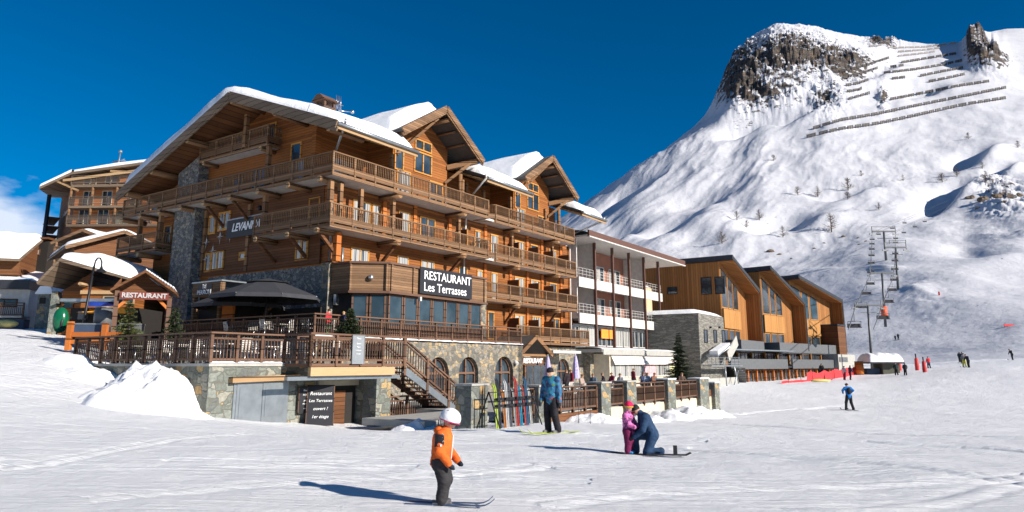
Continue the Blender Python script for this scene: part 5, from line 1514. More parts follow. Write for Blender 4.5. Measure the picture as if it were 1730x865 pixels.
def gable_house(label, name, p, yaw, w, L, z0, ze, zr_, over=.9, wall=None, snow=.45, wins=(), cat='chalet', fascia=None, front_over=None, nobal=False):
    """gable faces local -y; x is the width, y the depth"""
    t = empty(name, p, yaw); tag(t, label, cat)
    h = w / 2; fo = over if front_over is None else front_over
    zz = z0
    m = MB(); m.prism([(-h, z0), (h, z0), (h, ze), (0, zr_), (-h, ze)], 0, -L, TV(0)); m.build('wall', wall or M_wall, t)
    s = (zr_ - ze) / h
    m = MB()
    for sg in (-1, 1):
        m.prism([(sg * (h + over), ze - s * over + .1), (0, zr_ + .1), (0, zr_ + .32), (sg * (h + over), ze - s * over + .32)], fo, -L - .5, TV(0))
    r = m.build('roof', M_fascia, t)
    m = MB()
    def fn(a, b):
        x = (-1 + 2 * a) * (h + over); y = -fo + .15 + (L + fo + .2) * b
        e = min(1, (h + over - abs(x)) / .4) ** .5 * min(1, b * 12) ** .5 * min(1, (1 - b) * 12) ** .5
        return Vector((x, y, zr_ - s * math.sqrt(x * x + .15) + .4 + e * snow * (1 + .35 * mnoise.noise(Vector((x * .5 + p.x, y * .5, 2))))))
    m.grid(fn, 30, 24); m.build('roof_snow', M_snow, r)
    m = MB()
    for sg in (-1, 1): m.beam((sg * (h + over), -fo - .04, ze - s * over + .18), (0, -fo - .04, zr_ + .2), .08, .34)
    m.build('gable_board', fascia or M_rail, r)
    for (a0, a1, b0, b1, n_) in wins: window(t, TV(0), a0, a1, b0, b1, n_, frame=M_wall2 if not nobal else M_white, pane=M_glass)
    return t
# glazed gable in front of the tall hotel
KQ = KX(420)
D = 80.0
gh = gable_house('small glazed gable porch at the foot of the tall old hotel', 'glazed_porch', W(146, D), radians(-6), 5.6, 8, zat(445, D), zat(410, D), zat(394, D), wall=M_wall2, snow=.35,
                 wins=((-2.2, -.3, zat(420, D), zat(404, D), 2), (.3, 2.2, zat(418, D), zat(404, D), 2)))
m = rail_mesh((-2.8, -1.4), (3.0, -1.4), zat(436, D), 1.1, 'balcony', 2); m.build('railing', M_rail, gh)
m = MB(); m.box(-2.8, 3.0, -1.4, 0, zat(438, D) - .2, zat(438, D)); m.build('balcony', M_rail_d, gh)
for x in (-2.7, 0, 2.8): MB().tube((x, -1.3, zat(470, D)), (x, -1.3, zat(412, D)), .13, n=8).build('post', M_rail, gh)
# second snowy roof behind the timber chalet
D = 70.0
gable_house('shaded chalet roof between the glazed porch and the big hotel', 'chalet', W(205, D), radians(40), 8, 10, zat(500, D), zat(425, D), zat(397, D), wall=M_wall2, snow=.4)
# timber chalet with the thick snow pillow
KQ = KX(480)
D = 46.0
ch = empty('snow_chalet', W(150, D), radians(4)); tag(ch, 'small honey coloured chalet under a thick pillow of snow', 'chalet')
def z5(py): return zat(py, D)
x0 = (82 - 150) / KQ * D; x1 = (234 - 150) / KQ * D
m = MB(); m.box(-.35, x1 - .3, 0, 7, 0, z5(484)); m.box(x0 + .4, -.35, 1.2, 7, 0, z5(492)); m.build('wall', M_wall, ch)
m = MB(); m.prism([(-2.4, z5(492)), (-.35, z5(492)), (-.35, z5(455))], -1.15, -1.25, TV(0)); m.build('gable_wall', M_wall2, ch)
m = MB(); m.prism([(x0, z5(484)), (-1.45, z5(446)), (x1 + .1, z5(478)), (x1 + .1, z5(475)), (-1.45, z5(440)), (x0 - .1, z5(480))], 1.0, -7.5, TV(0)); cr = m.build('roof', M_fascia, ch)
m = MB()
def fn(a, b):
    x = x0 + .1 + (x1 - x0) * a; y = -.9 + 8.2 * b
    zr_ = np.interp(x, [x0, -1.45, x1 + .1], [z5(480), z5(440), z5(475)])
    e = min(1, a * 14) ** .5 * min(1, (1 - a) * 10) ** .5 * min(1, b * 9) ** .5
    return Vector((x, y, zr_ + .02 + e * (.28 + .75 * math.exp(-((x - 1.0) / 2.2) ** 2) + .08 * mnoise.noise(Vector((x, y, 0))))))
m.grid(fn, 44, 24); m.build('roof_snow', M_snow, cr)
m = MB(); m.box(-.4, x1 - .2, -.15, 0, z5(497), z5(491)); m.build('beam', M_log, ch)
window(ch, TV(-.01), 1.0, 3.0, z5(513), z5(499), 2, frame=M_log, pane=M_glass)
window(ch, TV(1.19), -2.1, -1.4, z5(520), z5(503), 1, frame=M_wall2, pane=M_glass)
window(ch, TV(1.19), -1.0, -.5, z5(480), z5(465), 1, frame=M_wall2, pane=M_glass)
for x in (-.1, 2.9): MB().tube((x, -.9, z5(482 - x * 1)), (x, .2, z5(482 - x * 1)), .12, n=8).build('purlin', M_log, ch)
MB().box(-2.8, -2.4, 1.0, 1.5, 0, z5(490)).build('stone_corner', M_stone2, ch)
# snack counter with blue awning and yellow canopy below it
KQ = KX(520)
D = 39.5
def z4(py): return zat(py, D)
kk_ = empty('snack_counter', W(112, D), radians(2)); tag(kk_, 'dark snack counter with blue awning and yellow canopy in front of the snowy chalet', 'kiosk')
xx = lambda px: (px - 112) / KQ * D
m = MB(); m.box(xx(120), xx(232), 0, 3, 0, z4(520)); m.build('counter_body', M_dark, kk_)
m = MB(); m.box(xx(118), xx(206), -1.0, 0, z4(512), z4(507)); m.build('awning', M_zinc, kk_)
M_blue = plain('blue_canvas', (.015, .05, .32), .6); M_yel = plain('yellow_canvas', (.72, .30, .02), .6)
m = MB(); m.add([(xx(172), -1.4, z4(513)), (xx(216), -1.5, z4(518)), (xx(216), -.6, z4(514)), (xx(172), -.6, z4(510)), (xx(172), -1.4, z4(521)), (xx(216), -1.5, z4(520))], [(0, 1, 2, 3), (0, 1, 5, 4)]); m.build('blue_awning', M_blue, kk_)
m = MB(); m.prism([(xx(196), z4(526)), (xx(224), z4(521)), (xx(232), z4(531)), (xx(206), z4(530)), (xx(150), z4(530))], 1.2, .4, TV(0)); m.build('yellow_canopy', M_yel, kk_)
m = MB(); m.box(xx(122), xx(232), -.3, 0, z4(560), z4(549)); m.build('counter_top', M_grey, kk_)
m = MB(); m.box(xx(138), xx(150), -.32, 0, z4(540), z4(526)); m.build('counter_panel', M_band, kk_)
m = MB(); m.box(xx(178), xx(192), -.32, 0, z4(545), z4(533)); m.build('counter_panel', M_band, kk_)
m = MB(); m.box(xx(156), xx(170), -.35, -.3, z4(530), z4(522)); m.build('counter_sign', M_orange, kk_)
# gabled sign shelter
D = 36.5
def z3(py): return zat(py, D)
sh = empty('sign_shelter', W(243, D), radians(22)); tag(sh, 'rustic gabled shelter with snow on its shingles and a red restaurant board', 'shelter')
hw_ = 1.35; ez_, pz_ = z3(494), z3(464)
for sg in (-1, 1):
    m = MB(); m.prism([(sg * hw_ * 1.1, ez_ - .1), (0, pz_), (0, pz_ + .14), (sg * hw_ * 1.1, ez_ + .04)], .9, -1.6, TV(0)); m.build('shingle_roof', M_wall2, sh)
m = MB()
for k in range(11):
    f0 = (k + .1) / 11; f1 = (k + .75) / 11
    m.prism([(hw_ * 1.05 * f0, pz_ + .15 - (pz_ - ez_) * f0), (hw_ * 1.05 * f1, pz_ + .15 - (pz_ - ez_) * f1), (hw_ * 1.05 * f1, pz_ + .21 - (pz_ - ez_) * f1), (hw_ * 1.05 * f0, pz_ + .23 - (pz_ - ez_) * f0)], .88, -1.55, TV(0))
m.build('roof_snow', M_snow, sh)
m = MB(); m.prism([(-hw_ * .85, ez_ - .05), (hw_ * .85, ez_ - .05), (0, pz_ - .1)], .05, -.05, TV(0)); m.build('gable_wall', M_wall2, sh)
m = MB(); m.box(-1.05, 1.15, 0, .08, z3(508), z3(496), TV(-.7)); sb_ = m.build('sign_board', plain('red_board', (.16, .03, .02), .7), sh)
text_mesh('lettering', 'RESTAURANT', .33, MATS.setdefault('faded_white', plain('faded_white', (.42, .38, .37), .8)), sb_, TV(-.79), .05, z3(502), bold=.012)
for x in (-1.2, 1.2):
    m = MB(); m.box(x - .1, x + .1, -.6, -.4, DZ - .3, ez_); m.build('post', M_rail_d, sh)
for sg in (-1, 1):
    m = MB(); m.beam((sg * 1.2, -.5, ez_ - .9), (sg * .5, -.5, ez_ - .2), .14, .14); m.build('brace', M_orange, sh)
# small pale building at the left edge with railing
KQ = KX(510)
D = 58.0
def z2(py): return zat(py, D)
lb = empty('white_house', W(20, D), radians(8)); tag(lb, 'low white house with grey shutters and a wooden balcony at the left edge', 'house')
xx = lambda px: (px - 20) / KQ * D
m = MB(); m.box(xx(-60), xx(46), 0, 8, 0, z2(487)); m.build('wall', M_white, lb)
m = MB(); m.box(xx(-65), xx(50), -.6, 8.5, z2(489), z2(474)); m.build('roof', M_dkroof, lb)
m = MB(); m.grid(lambda a, b: Vector((xx(-64) + (xx(49) - xx(-64)) * a, -.5 + 8.5 * b, z2(474.5) + .35 * min(1, b * 8, (1 - a) * 12) ** .5)), 20, 10); m.build('roof_snow', M_snow, lb)
window(lb, TV(0), xx(-12), xx(29), z2(519), z2(505), 2, frame=M_wall2, pane=M_glass)
m = rail_mesh((xx(-60), -1.2), (xx(52), -1.2), z2(536), 1.05, 'fence', 1.6); m.build('railing', M_rail_t, lb)
m = MB(); m.box(xx(-60), xx(52), -1.2, 0, z2(538), z2(535)); m.build('balcony', M_concrete, lb)
m = MB(); m.box(xx(-60), xx(52), -.9, 0, 0, z2(540)); m.build('basement', plain('dark_blue_wall', (.03, .05, .09), .7), lb)
# chalet roof above it
KQ = KX(420)
D = 85.0
gable_house('snow covered chalet roof cut by the left edge of the picture', 'chalet', W(-62, D), radians(-75), 10, 8, zat(470, D), zat(440, D), zat(402, D), wall=M_wall2, snow=.8, over=1.4)
rb = empty('rooftop_cabin', W(70, 88), 0); tag(rb, 'dark flat roofed cabin below the tall old hotel', 'cabin')
zq = lambda py: zat(py, 88); xq = lambda px: (px - 70) / KQ * 88
m = MB(); m.box(xq(40), xq(64), 0, 5, zq(440), zq(405)); m.build('wall', M_wall, rb)
m = MB(); m.box(xq(62), xq(90), -1, 5, zq(470), zq(410)); m.build('dark_wall', M_dark, rb)
m = MB(); m.box(xq(36), xq(92), -1.4, 5.4, zq(407), zq(404)); m.build('roof', M_wall2, rb)
window(rb, TV(-1.02), xq(67), xq(78), zq(433), zq(423), 1, frame=M_wall2, pane=M_glass_c)
m = rail_mesh((xq(5), -3), (xq(62), -3), zq(441), 1.0, 'fence', 2.0); m.build('railing', M_rail_t, rb)
m = MB(); m.box(xq(5), xq(40), -3, 0, zq(470), zq(441)); m.build('terrace_wall', M_cream, rb)
# stone shed between them
KQ = KX(500)
D = 56.0
ss = empty('stone_shed', W(75, D), radians(-4)); tag(ss, 'small stone shed with snow on its roof left of the honey coloured chalet', 'shed')
xs_ = lambda px: (px - 75) / KQ * D; zs_ = lambda py: zat(py, D)
m = MB(); m.box(xs_(64), xs_(92), 0, 5, 0, zs_(497)); m.build('wall', M_stone2, ss)
m = MB(); m.box(xs_(68), xs_(78), -.05, 0, zs_(513), zs_(503)); m.build('opening', M_dark, ss)
m = MB(); m.prism([(xs_(62), zs_(497)), (xs_(94), zs_(497)), (xs_(88), zs_(484)), (xs_(70), zs_(484))], .3, -5, TV(0)); m.build('roof_snow', M_snow, ss)

# porch of the pizzeria in front of the gable wall
PP = ht('wooden_porch', 'wooden porch with a dark sign leaning against the stone gable wall', 'porch', -1.2, 11, 3)
PU = -2.4
va, vb = atu(327, 500, PU)[0], atu(374, 500, PU)[0]; zt_, zb_ = atu(327, 480, PU)[1], atu(327, 503, PU)[1]
m = MB(); m.box(vb, va, 0, .1, zb_, zt_, TU(PU)); pb = part(m, 'board_wall', M_rail, PP)
m = MB(); m.box(vb - .1, va + .1, -3.2, .12, zt_, zt_ + .08, TU(PU)); part(m, 'roof', M_zinc, PP)
m = MB(); v1_, v2_ = atu(337, 500, PU)[0], atu(360, 500, PU)[0]; m.box(v2_, v1_, .1, .15, zb_ + .1, zt_ - .12, TU(PU)); sb2 = part(m, 'sign_board', M_black, PP)
def TPs(a, d_, z): return (PU - .17 - d_ + 2.4 - 1.2 * 0, -a, z)
PPo = PP['o']
tmesh = text_mesh('lettering', 'LE\nPERRON', .36, M_letter, sb2, lambda a, d_, z: (PU - d_ - PPo[0], -a - PPo[1], z - PPo[2]), -(v1_ + v2_) / 2, (zb_ + zt_) / 2, d=.17)
for v_ in (vb, va - .2):
    m = MB(); m.box(PU - .05, PU + .2, v_, v_ + .22, 3, zt_); part(m, 'post', M_rail, PP)
m = MB(); m.box(PU + .3, PU + 3, vb + .3, va - .2, 3, zb_); part(m, 'dark_opening', M_dark, PP)
m = MB(); m.box(PU + .05, PU + .2, vb - 1.1, vb - .1, zb_ - 1.4, zb_ - .1); part(m, 'orange_panel', M_orange, PP)
m = MB(); m.box(PU + .05, PU + .2, vb - 1.15, vb - 1.0, 3, zb_ - 1.4); part(m, 'orange_post', M_orange, PP)
# curved timber brace and dark arch under the parasols
m = MB(); a_ = []
for k in range(9):
    t_ = k / 8; a_.append((.55, 7.9 - 2.6 * t_, 3.2 + 2.0 * sin(t_ * pi / 2)))
m.path(a_, .13, 8); br = part(m, 'curved_brace', M_rail, PP)
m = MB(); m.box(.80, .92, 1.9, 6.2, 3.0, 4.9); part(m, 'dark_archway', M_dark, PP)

# orange fence, big green shell, street lamp, small things
KQ = KX(570)
D = 33.5
of_ = empty('orange_fence', W(117, D), 0); tag(of_, 'broad orange plank fence at the left end of the terrace', 'fence')
xo = lambda px: (px - 117) / KQ * D; zo = lambda py: zat(py, D)
for px in (117, 176): MB().box(xo(px) - .11, xo(px) + .11, -.11, .11, zo(592), zo(543) if px < 120 else zo(546)).build('post', M_orange, of_)
for (a, b) in ((569, 561), (581, 573)): MB().box(xo(119), xo(208), -.05, .05, zo(a), zo(b)).build('rail', M_orange, of_)
D = 42.0
gs = empty('green_shell', W(99, D), radians(20)); tag(gs, 'tall rounded green fibreglass shell standing in the snow', 'play figure')
M_green = plain('glossy_green', (.005, .10, .045), .2)
zb0, zt0 = zat(563, D), zat(519, D)
MB().ball((0, 0, (zb0 + zt0) / 2), (zt0 - zb0) / 2, (.56, .42, 1), 20, 14).build('shell', M_green, gs)
MB().ball((.12, -.28, (zb0 + zt0) / 2 - .2), .2, (.4, .3, 1.4), 12, 8).build('hatch', M_blackm, gs)
D = 38.0
sl_ = empty('street_lamp', W(133, D), 0); tag(sl_, 'black street lamp with a curved arm in front of the honey coloured chalet', 'street lamp')
zz_ = lambda py: zat(py, D)
MB().tube((0, 0, 1.5), (.38, 0, zz_(450)), .09, .06, 8).build('pole', M_blackm, sl_)
MB().path([(.38, 0, zz_(450)), (.42, 0, zz_(441)), (.52, 0, zz_(436)), (.66, 0, zz_(436)), (.76, 0, zz_(442)), (.78, 0, zz_(450))], .04, 6).build('arm', M_blackm, sl_)
MB().lathe((.78, 0, zz_(460)), [(.26, 0), (.2, .12), (.08, .2), (.05, .32)], 12).build('lamp_head', M_blackm, sl_)
ym = empty('kicksled', W(8, 50), 0); tag(ym, 'small yellow sledge lying on the snow at the left edge', 'sledge')
zy = zat(553, 50); MB().ball((0, 0, zy + .25), .75, (1.1, .5, .38), 14, 8).build('sledge_hull', M_ysl if 'M_ysl' in globals() else plain('pale_yellow', (.62, .50, .18), .5), ym)
# plough blade shadowed machinery by the counter is left as dark crates
for i, (px, py, w_, lab) in enumerate(((150, 556, 1.5, 'blue covered crate behind the orange fence'), (172, 545, .9, 'dark round drum beside the snack counter'), (222, 556, 1.0, 'grey wire crate left of the olive fir'))):
    D = 36.5 + i * .5
    c_ = empty('crate' if i != 1 else 'drum', W(px, D), .2); tag(c_, lab, 'crate' if i != 1 else 'drum')
    z = zat(py + 8, D)
    if i == 1:
        MB().lathe((0, 0, z), [(.0, .0), (.45, 0), (.48, .5), (.45, .95), (0, 1.0)], 14).build('barrel', M_band, c_)
        MB().lathe((0, 0, z + .98), [(.0, .0), (.47, 0.01), (.47, .06), (0, .07)], 14).build('lid', M_grey, c_)
    else:
        MB().box(-w_ / 2, w_ / 2, -.3, .3, z, z + .45).build('crate_body', M_band if i else MATS['dark_blue_wall'], c_)
        MB().box(-w_ / 2 - .03, w_ / 2 + .03, -.33, .33, z + .45, z + .52).build('crate_lid', M_grey, c_)
# ------------------------------------------------------------------ things on the mountain
M_net = plain('snow_barrier_wood', (.07, .06, .055), .8)
M_netl = plain('snow_barrier_light', (.30, .28, .27), .8)
def barrier(label, pts, hgt=4.2, mat=None, step=7):
    # a row of avalanche panels following the slope between image points
    P = []
    for (a, b) in zip(pts, pts[1:]):
        n = max(1, int(math.hypot(b[0] - a[0], b[1] - a[1]) / 2))
        for k in range(n):
            h_ = hit(a[0] + (b[0] - a[0]) * k / n, a[1] + (b[1] - a[1]) * k / n)
            if h_: P.append(h_)
    if len(P) < 2: return
    # resample, keep panels separated
    base = P[0].copy(); t = empty('avalanche_barrier', base); tag(t, label, 'avalanche barrier', 'rows of avalanche barriers below the summit')
    m = MB(); q = [p_ - base for p_ in P]; acc = 0; k = 0; run = []
    i = 0; L = 0
    pan = 9.0; gap = 1.6; s = 0.; cur = q[0]
    cum = [0]
    for a, b in zip(q, q[1:]): cum.append(cum[-1] + (b - a).length)
    def at(s):
        j = min(len(q) - 2, max(0, int(np.searchsorted(cum, s)) - 1)); w = (s - cum[j]) / max(1e-6, cum[j + 1] - cum[j]); return q[j].lerp(q[j + 1], min(1, max(0, w)))
    rn = random.Random(len(P)); s = 0
    while s + pan < cum[-1]:
        a, b = at(s), at(s + pan)
        if (b - a).length < pan * 1.6:
            for hh in (.25, .5, .75, 1.0):
                m.beam(a + Vector((0, 0, hgt * hh)), b + Vector((0, 0, hgt * hh)), .5, hgt * .17)
            for w in (.1, .5, .9):
                c = a.lerp(b, w); m.beam(c - Vector((0, 0, 2)), c + Vector((0, 0, hgt)), .5, .5)
        s += pan + gap * rn.uniform(.8, 1.8)
    if m.v: m.build('barrier_panels', mat or M_net, t)
Z8 = lambda *p: [(1180 + x * .318, 30 + y * .318) for x, y in p]
rows = [('lowest and longest row of barriers', Z8((575, 640), (760, 597), (950, 570), (1150, 527), (1400, 470), (1680, 425)), None),
        ('second row of barriers from the bottom', Z8((610, 595), (760, 550), (940, 520), (1150, 475), (1400, 425), (1670, 370)), None),
        ('third long row of barriers, ending right of the rocky gully', Z8((1020, 440), (1200, 405), (1400, 365), (1570, 340)), None),
        ('barrier row just below the brown rock tower', Z8((1225, 345), (1330, 325), (1450, 297)), None),
        ('barrier row level with the foot of the brown rock tower', Z8((1180, 315), (1300, 290), (1435, 265)), None),
        ('short barrier row left of the tower rows', Z8((1030, 330), (1130, 318)), None),
        ('barrier row running up to the brown rock tower', Z8((985, 300), (1150, 280), (1300, 255), (1420, 228)), None),
        ('very short barrier row in the middle of the bowl', Z8((1020, 268), (1115, 255)), None),
        ('high shaded barrier row right under the summit saddle', Z8((1080, 243), (1250, 215), (1400, 190)), None),
        ('left barrier row leading up to the gully top', Z8((750, 292), (880, 262), (1030, 212)), None),
        ('second left barrier row below the gully top', Z8((770, 325), (870, 300), (960, 270)), None),
        ('third left barrier row between the small crags', Z8((785, 365), (860, 352), (920, 328)), None),
        ('short curved barrier row among the small crags', Z8((790, 398), (850, 390), (880, 375)), None),
        ('lowest short barrier row among the small crags', Z8((800, 438), (880, 415), (945, 395)), None),
        ('pale barrier row on the bright saddle, upper one', Z8((1010, 165), (1200, 160), (1400, 132)), 1),
        ('pale barrier row on the bright saddle, middle one', Z8((1062, 185), (1200, 175), (1330, 158)), 1),
        ('pale barrier row on the bright saddle, lower one', Z8((1062, 208), (1180, 195), (1280, 180)), 1),
        ('small pale barrier row left of the saddle', Z8((910, 156), (990, 152)), 1)]
for lab, pts, pale in rows: barrier(lab, pts, 3.3 if not pale else 2.6, M_netl if pale else None)

# bare larches and scrub on the slopes
M_twig = plain('bare_twigs', (.10, .065, .045), .9)
def scrub_mesh(seed, h=1.0, w=.45, n=46):
    rn = random.Random(seed); m = MB()
    m.tube((0, 0, -.2), (0, 0, h), .03, .008, 5)
    for k in range(n):
        z = h * rn.uniform(.05, .95); a = rn.uniform(0, 6.3); L = w * (1.05 - z / h) * rn.uniform(.5, 1.2) + .05
        p = Vector((0, 0, z)); q = p + Vector((cos(a) * L, sin(a) * L, L * rn.uniform(.1, .8)))
        m.add([p + Vector((0, 0, .014)), p - Vector((0, 0, .014)), q], [(0, 1, 2)])
        for j in range(5):
            c = p.lerp(q, rn.uniform(.3, 1)); e = c + Vector((rn.uniform(-.12, .12), rn.uniform(-.12, .12), rn.uniform(-.02, .16)))
            m.add([c, c + Vector((.012, .012, 0)), e + Vector((0, .01, 0)), e], [(0, 1, 2, 3)])
    return m
protos = []
for sd in range(3):
    t = empty('bare_larch'); tag(t, 'bare larch', 'larch tree')
    m = MB(); m.tube((0, 0, -.2), (0, 0, 1.0), .022, .006, 5); m.build('trunk', M_twig, t)
    scrub_mesh(sd).build('crown', M_twig, t); protos.append(t)
trees = [(1405, 392, 26, 'largest bare larch cluster, above the row of small rocks'), (1433, 322, 17, 'brown larch on the slope left of the chairlift top'), (1382, 333, 15, 'pair of small larches left of the brown larch'), (1432, 337, 11, 'small larch just below the brown larch'),
         (1323, 401, 15, 'reddish larch beside the large cluster'), (1220, 412, 16, 'scrubby larch above the nearest timber chalet roof'), (1245, 372, 13, 'leftmost larch of the group above the timber chalets'), (1262, 385, 10, 'low bush right of the leftmost larch group'), (1283, 372, 14, 'thin larch in the middle of the group above the timber chalets'),
         (1348, 330, 13, 'thin pale larch on the open slope'), (1636, 235, 9, 'brown scrub on the knoll under the barriers'), (1617, 298, 14, 'larch at the edge of the shaded hollow'), (1592, 308, 13, 'larch left of the shaded hollow'), (1526, 306, 9, 'low scrub on the open bright slope'),
         (1666, 308, 15, 'slim larch above the dark crag on the right'), (1660, 285, 10, 'short larch above the slim one on the right'), (1720, 250, 10, 'scrub near the right edge'), (1485, 355, 10, 'lone bush above the chairlift top pylon'), (1307, 272, 9, 'tiny bush on the smooth slope left of the barriers'),
         (1455, 298, 8, 'tiny bush at the middle of the slope'), (1700, 330, 9, 'bush beside the dark crag')]
gi = {}
for i, (px, py, hpx, lab) in enumerate(trees):
    h_ = hit(px, py)
    if not h_: continue
    k = i % 3
    o = protos[k] if k not in gi else copy_tree(protos[k]); gi[k] = 1
    o.location = h_; s = hpx * 1.25 / 1150 * h_.y; o.scale = (s * 1.2, s * 1.2, s); o.rotation_euler = (0, 0, i * 1.7); o['label'] = lab; o['group'] = 'bare larches on the mountain slope'

# boulders on the lower slope
M_rock = NT('boulder'); g_ = M_rock.noise(M_rock.mapping(), 1.5, 6, .7); M_rock.color(M_rock.ramp(g_, [(.35, (.05, .045, .04)), (.65, (.24, .17, .11))])); M_rock.rough(.9); M_rock = M_rock.m
def boulder(label, p, w, seed):
    m = MB()
    def fn(a, b):
        d = Vector((cos(2 * pi * a) * sin(pi * b), sin(2 * pi * a) * sin(pi * b), cos(pi * b)))
        n = 1 + .45 * mnoise.noise(d * 1.6 + Vector((seed, 0, 0))) + .2 * mnoise.noise(d * 4 + Vector((seed, 3, 0)))
        return Vector((d.x * w * n, d.y * w * .7 * n, d.z * w * .55 * n))
    m.grid(fn, 14, 9, False)
    o = m.build('boulder', M_rock, None, p); tag(o, label, 'rock', 'dark rocks showing through the snow'); return o
rocks = [(1302, 425, 7, 'two toned boulder above the roof of the nearest timber chalet'), (1317, 430, 4, 'smaller boulder right of the two toned one'), (1376, 420, 3, 'rock at the left end of the row under the larch cluster'), (1392, 411, 3, 'second rock in the row under the larch cluster'), (1425, 400, 5, 'brown rock at the right end of the row under the larch cluster'),
         (1450, 402, 3, 'flat rock left of the chairlift top pylon'), (1463, 408, 3, 'dark rock below the flat one'), (1452, 413, 3, 'low rock in the small outcrop left of the chairlift'), (1337, 437, 2.5, 'small dark rock right of the roof ridge'), (1640, 335, 9, 'left part of the dark crag in the shaded hollow'), (1662, 338, 12, 'main dark crag in the shaded hollow'),
         (1684, 332, 10, 'right part of the dark crag'), (1697, 342, 6, 'small crag at the right of the hollow'), (1722, 330, 7, 'dark rocks at the right edge'), (1652, 352, 5, 'rock below the main dark crag')]
for i, (px, py, wp, lab) in enumerate(rocks):
    h_ = hit(px, py)
    if h_: boulder(lab, h_, wp / 1150 * h_.y * .9, i * 3.7)

# ------------------------------------------------------------------ chairlift
M_lift = plain('lift_steel', (.11, .115, .12), .5, .6)
pyl = [(1470, 588, 516, 105, 'nearest chairlift pylon with a wide crossarm, beside the farthest timber chalet', 22), (1494, 530, 461, 165, 'second chairlift pylon from the bottom with an orange pad', 20), (1517, 494, 418, 235, 'third chairlift pylon on the right of the line', 18), (1497, 441, 391, 300, 'chairlift pylon highest on the line', 20)]
def pylon(px, pyb, pyt, D, lab, wpx, pad=False):
    b = dep(px, pyb, D); t_ = dep(px - 4, pyt, D)
    o = empty('lift_pylon', b); tag(o, lab, 'lift pylon', 'chairlift pylons')
    h = t_ - b; sc = D / 1190.0; w = wpx * sc
    MB().tube((0, 0, -3), h, 2.3 * sc, 1.6 * sc, 8).build('mast', M_lift, o)
    m = MB(); m.beam(h - Vector((w, 0, 0)), h + Vector((w, 0, 0)), 2 * sc, 2.6 * sc); m.build('crossarm', M_lift, o)
    for sg in (-1, 1):
        c = h + Vector((sg * w, 0, 0)); m = MB(); m.beam(c + Vector((-6 * sc, -2 * sc, -5 * sc)), c + Vector((6 * sc, 2 * sc, -5 * sc)), 1.2 * sc, 2.5 * sc)
        m.beam(c + Vector((0, 0, 9 * sc)), c - Vector((0, 0, 6 * sc)), 1.0 * sc, 1.0 * sc); m.build('sheave_train', M_lift, o)
    m = MB(); m.beam(h + Vector((-w, 0, 8 * sc)), h + Vector((w, 0, 8 * sc)), .8 * sc, .8 * sc); m.beam(h + Vector((0, 0, -12 * sc)) - Vector((w * .6, 0, 0)), h + Vector((0, 0, -12 * sc)) + Vector((w * .6, 0, 0)), 1 * sc, 1 * sc)
    m.build('catwalk', M_lift, o)
    if pad: MB().tube((0, 0, -1), (0, 0, 12 * sc), 5 * sc, 5 * sc, 10).build('safety_pad', M_redorange, o)
    return b + h, w
M_redorange = plain('orange_red_foam', (.68, .10, .03), .6)
M_redpad = plain('red_foam', (.5, .035, .03), .6)
tops = []
for i, (px, pb, pt, D, lab, wpx) in enumerate(pyl):
    b_ = dep(px, pb, D); b2 = Vector((b_.x, b_.y, gz(b_.x, b_.y)))
    # stand the pylon on the snow
    r_ = rayd(px, pb); pb_use = pb
    tops.append(pylon(px, pb, pt, D, lab, wpx, i == 1))
pylon(1521, 440, 414, 330, 'fourth pylon behind the line, crowded with chairs', 14)
chairs_ = []
for sgn, nm in ((-1, 'left'), (1, 'right')):
    pts = []
    first_p = dep(1462 + sgn * 26, 545, 70) if sgn < 0 else dep(1508, 560, 80)
    for (tp, w) in tops[:3] + tops[3:]: pts.append(tp + Vector((sgn * w, 0, -.4)))
    far_ = hit(1520, 300 if sgn > 0 else 296)
    up = dep(1612 + sgn * 8, 338, 425)
    pts2 = [dep(1455 + sgn * 21, 556, 90)] + pts[:2] + [pts[3]] + [up]
    m = MB(); m.path([tuple(p_) for p_ in pts2], .06, 5)
    o = m.build('lift_cable', M_lift); tag(o, '%s hand cable of the chairlift running up the slope' % nm, 'cable', 'chairlift cables')
    chairs_.append(pts2)
cp2 = empty('lift_chair'); tag(cp2, 'chair', 'lift chair')
m = MB(); m.tube((0, 0, 0), (0, .15, -1.6), .05, n=5); m.build('hanger', M_lift, cp2)
m = MB(); m.path([(-1.1, .1, -1.6), (1.1, .1, -1.6)], .05, 5); m.path([(-1.1, .1, -1.6), (-1.1, .3, -2.6)], .05, 5); m.path([(1.1, .1, -1.6), (1.1, .3, -2.6)], .05, 5); m.build('chair_frame', M_lift, cp2)
m = MB(); m.box(-1.1, 1.1, -.1, .45, -2.65, -2.52); m.build('seat', M_blackm, cp2)
m = MB(); m.box(-1.1, 1.1, .4, .5, -2.5, -1.95); m.build('backrest', M_blackm, cp2)
c0_ = True; cnt = 0
ordn = ['lowest', 'second', 'third', 'fourth', 'fifth', 'sixth', 'seventh', 'eighth', 'ninth', 'tenth', 'eleventh', 'twelfth', 'highest']
for si, pts2 in enumerate(chairs_):
    cum = [0]
    for a, b in zip(pts2, pts2[1:]): cum.append(cum[-1] + (b - a).length)
    s = 14.0 + si * 9; k = 0
    while s < 330 and k < 13:
        j = int(np.searchsorted(cum, s)) - 1; w = (s - cum[j]) / (cum[j + 1] - cum[j]); p_ = pts2[j].lerp(pts2[j + 1], w)
        o = cp2 if c0_ else copy_tree(cp2); c0_ = False
        o.location = p_; o.scale = (.85, .85, .85); o['label'] = '%s empty lift chair on the %s hand cable' % (ordn[k] if k < 12 else 'highest', ('left', 'right')[si]); o['group'] = 'empty chairs hanging from the lift cables'
        s += 24; k += 1
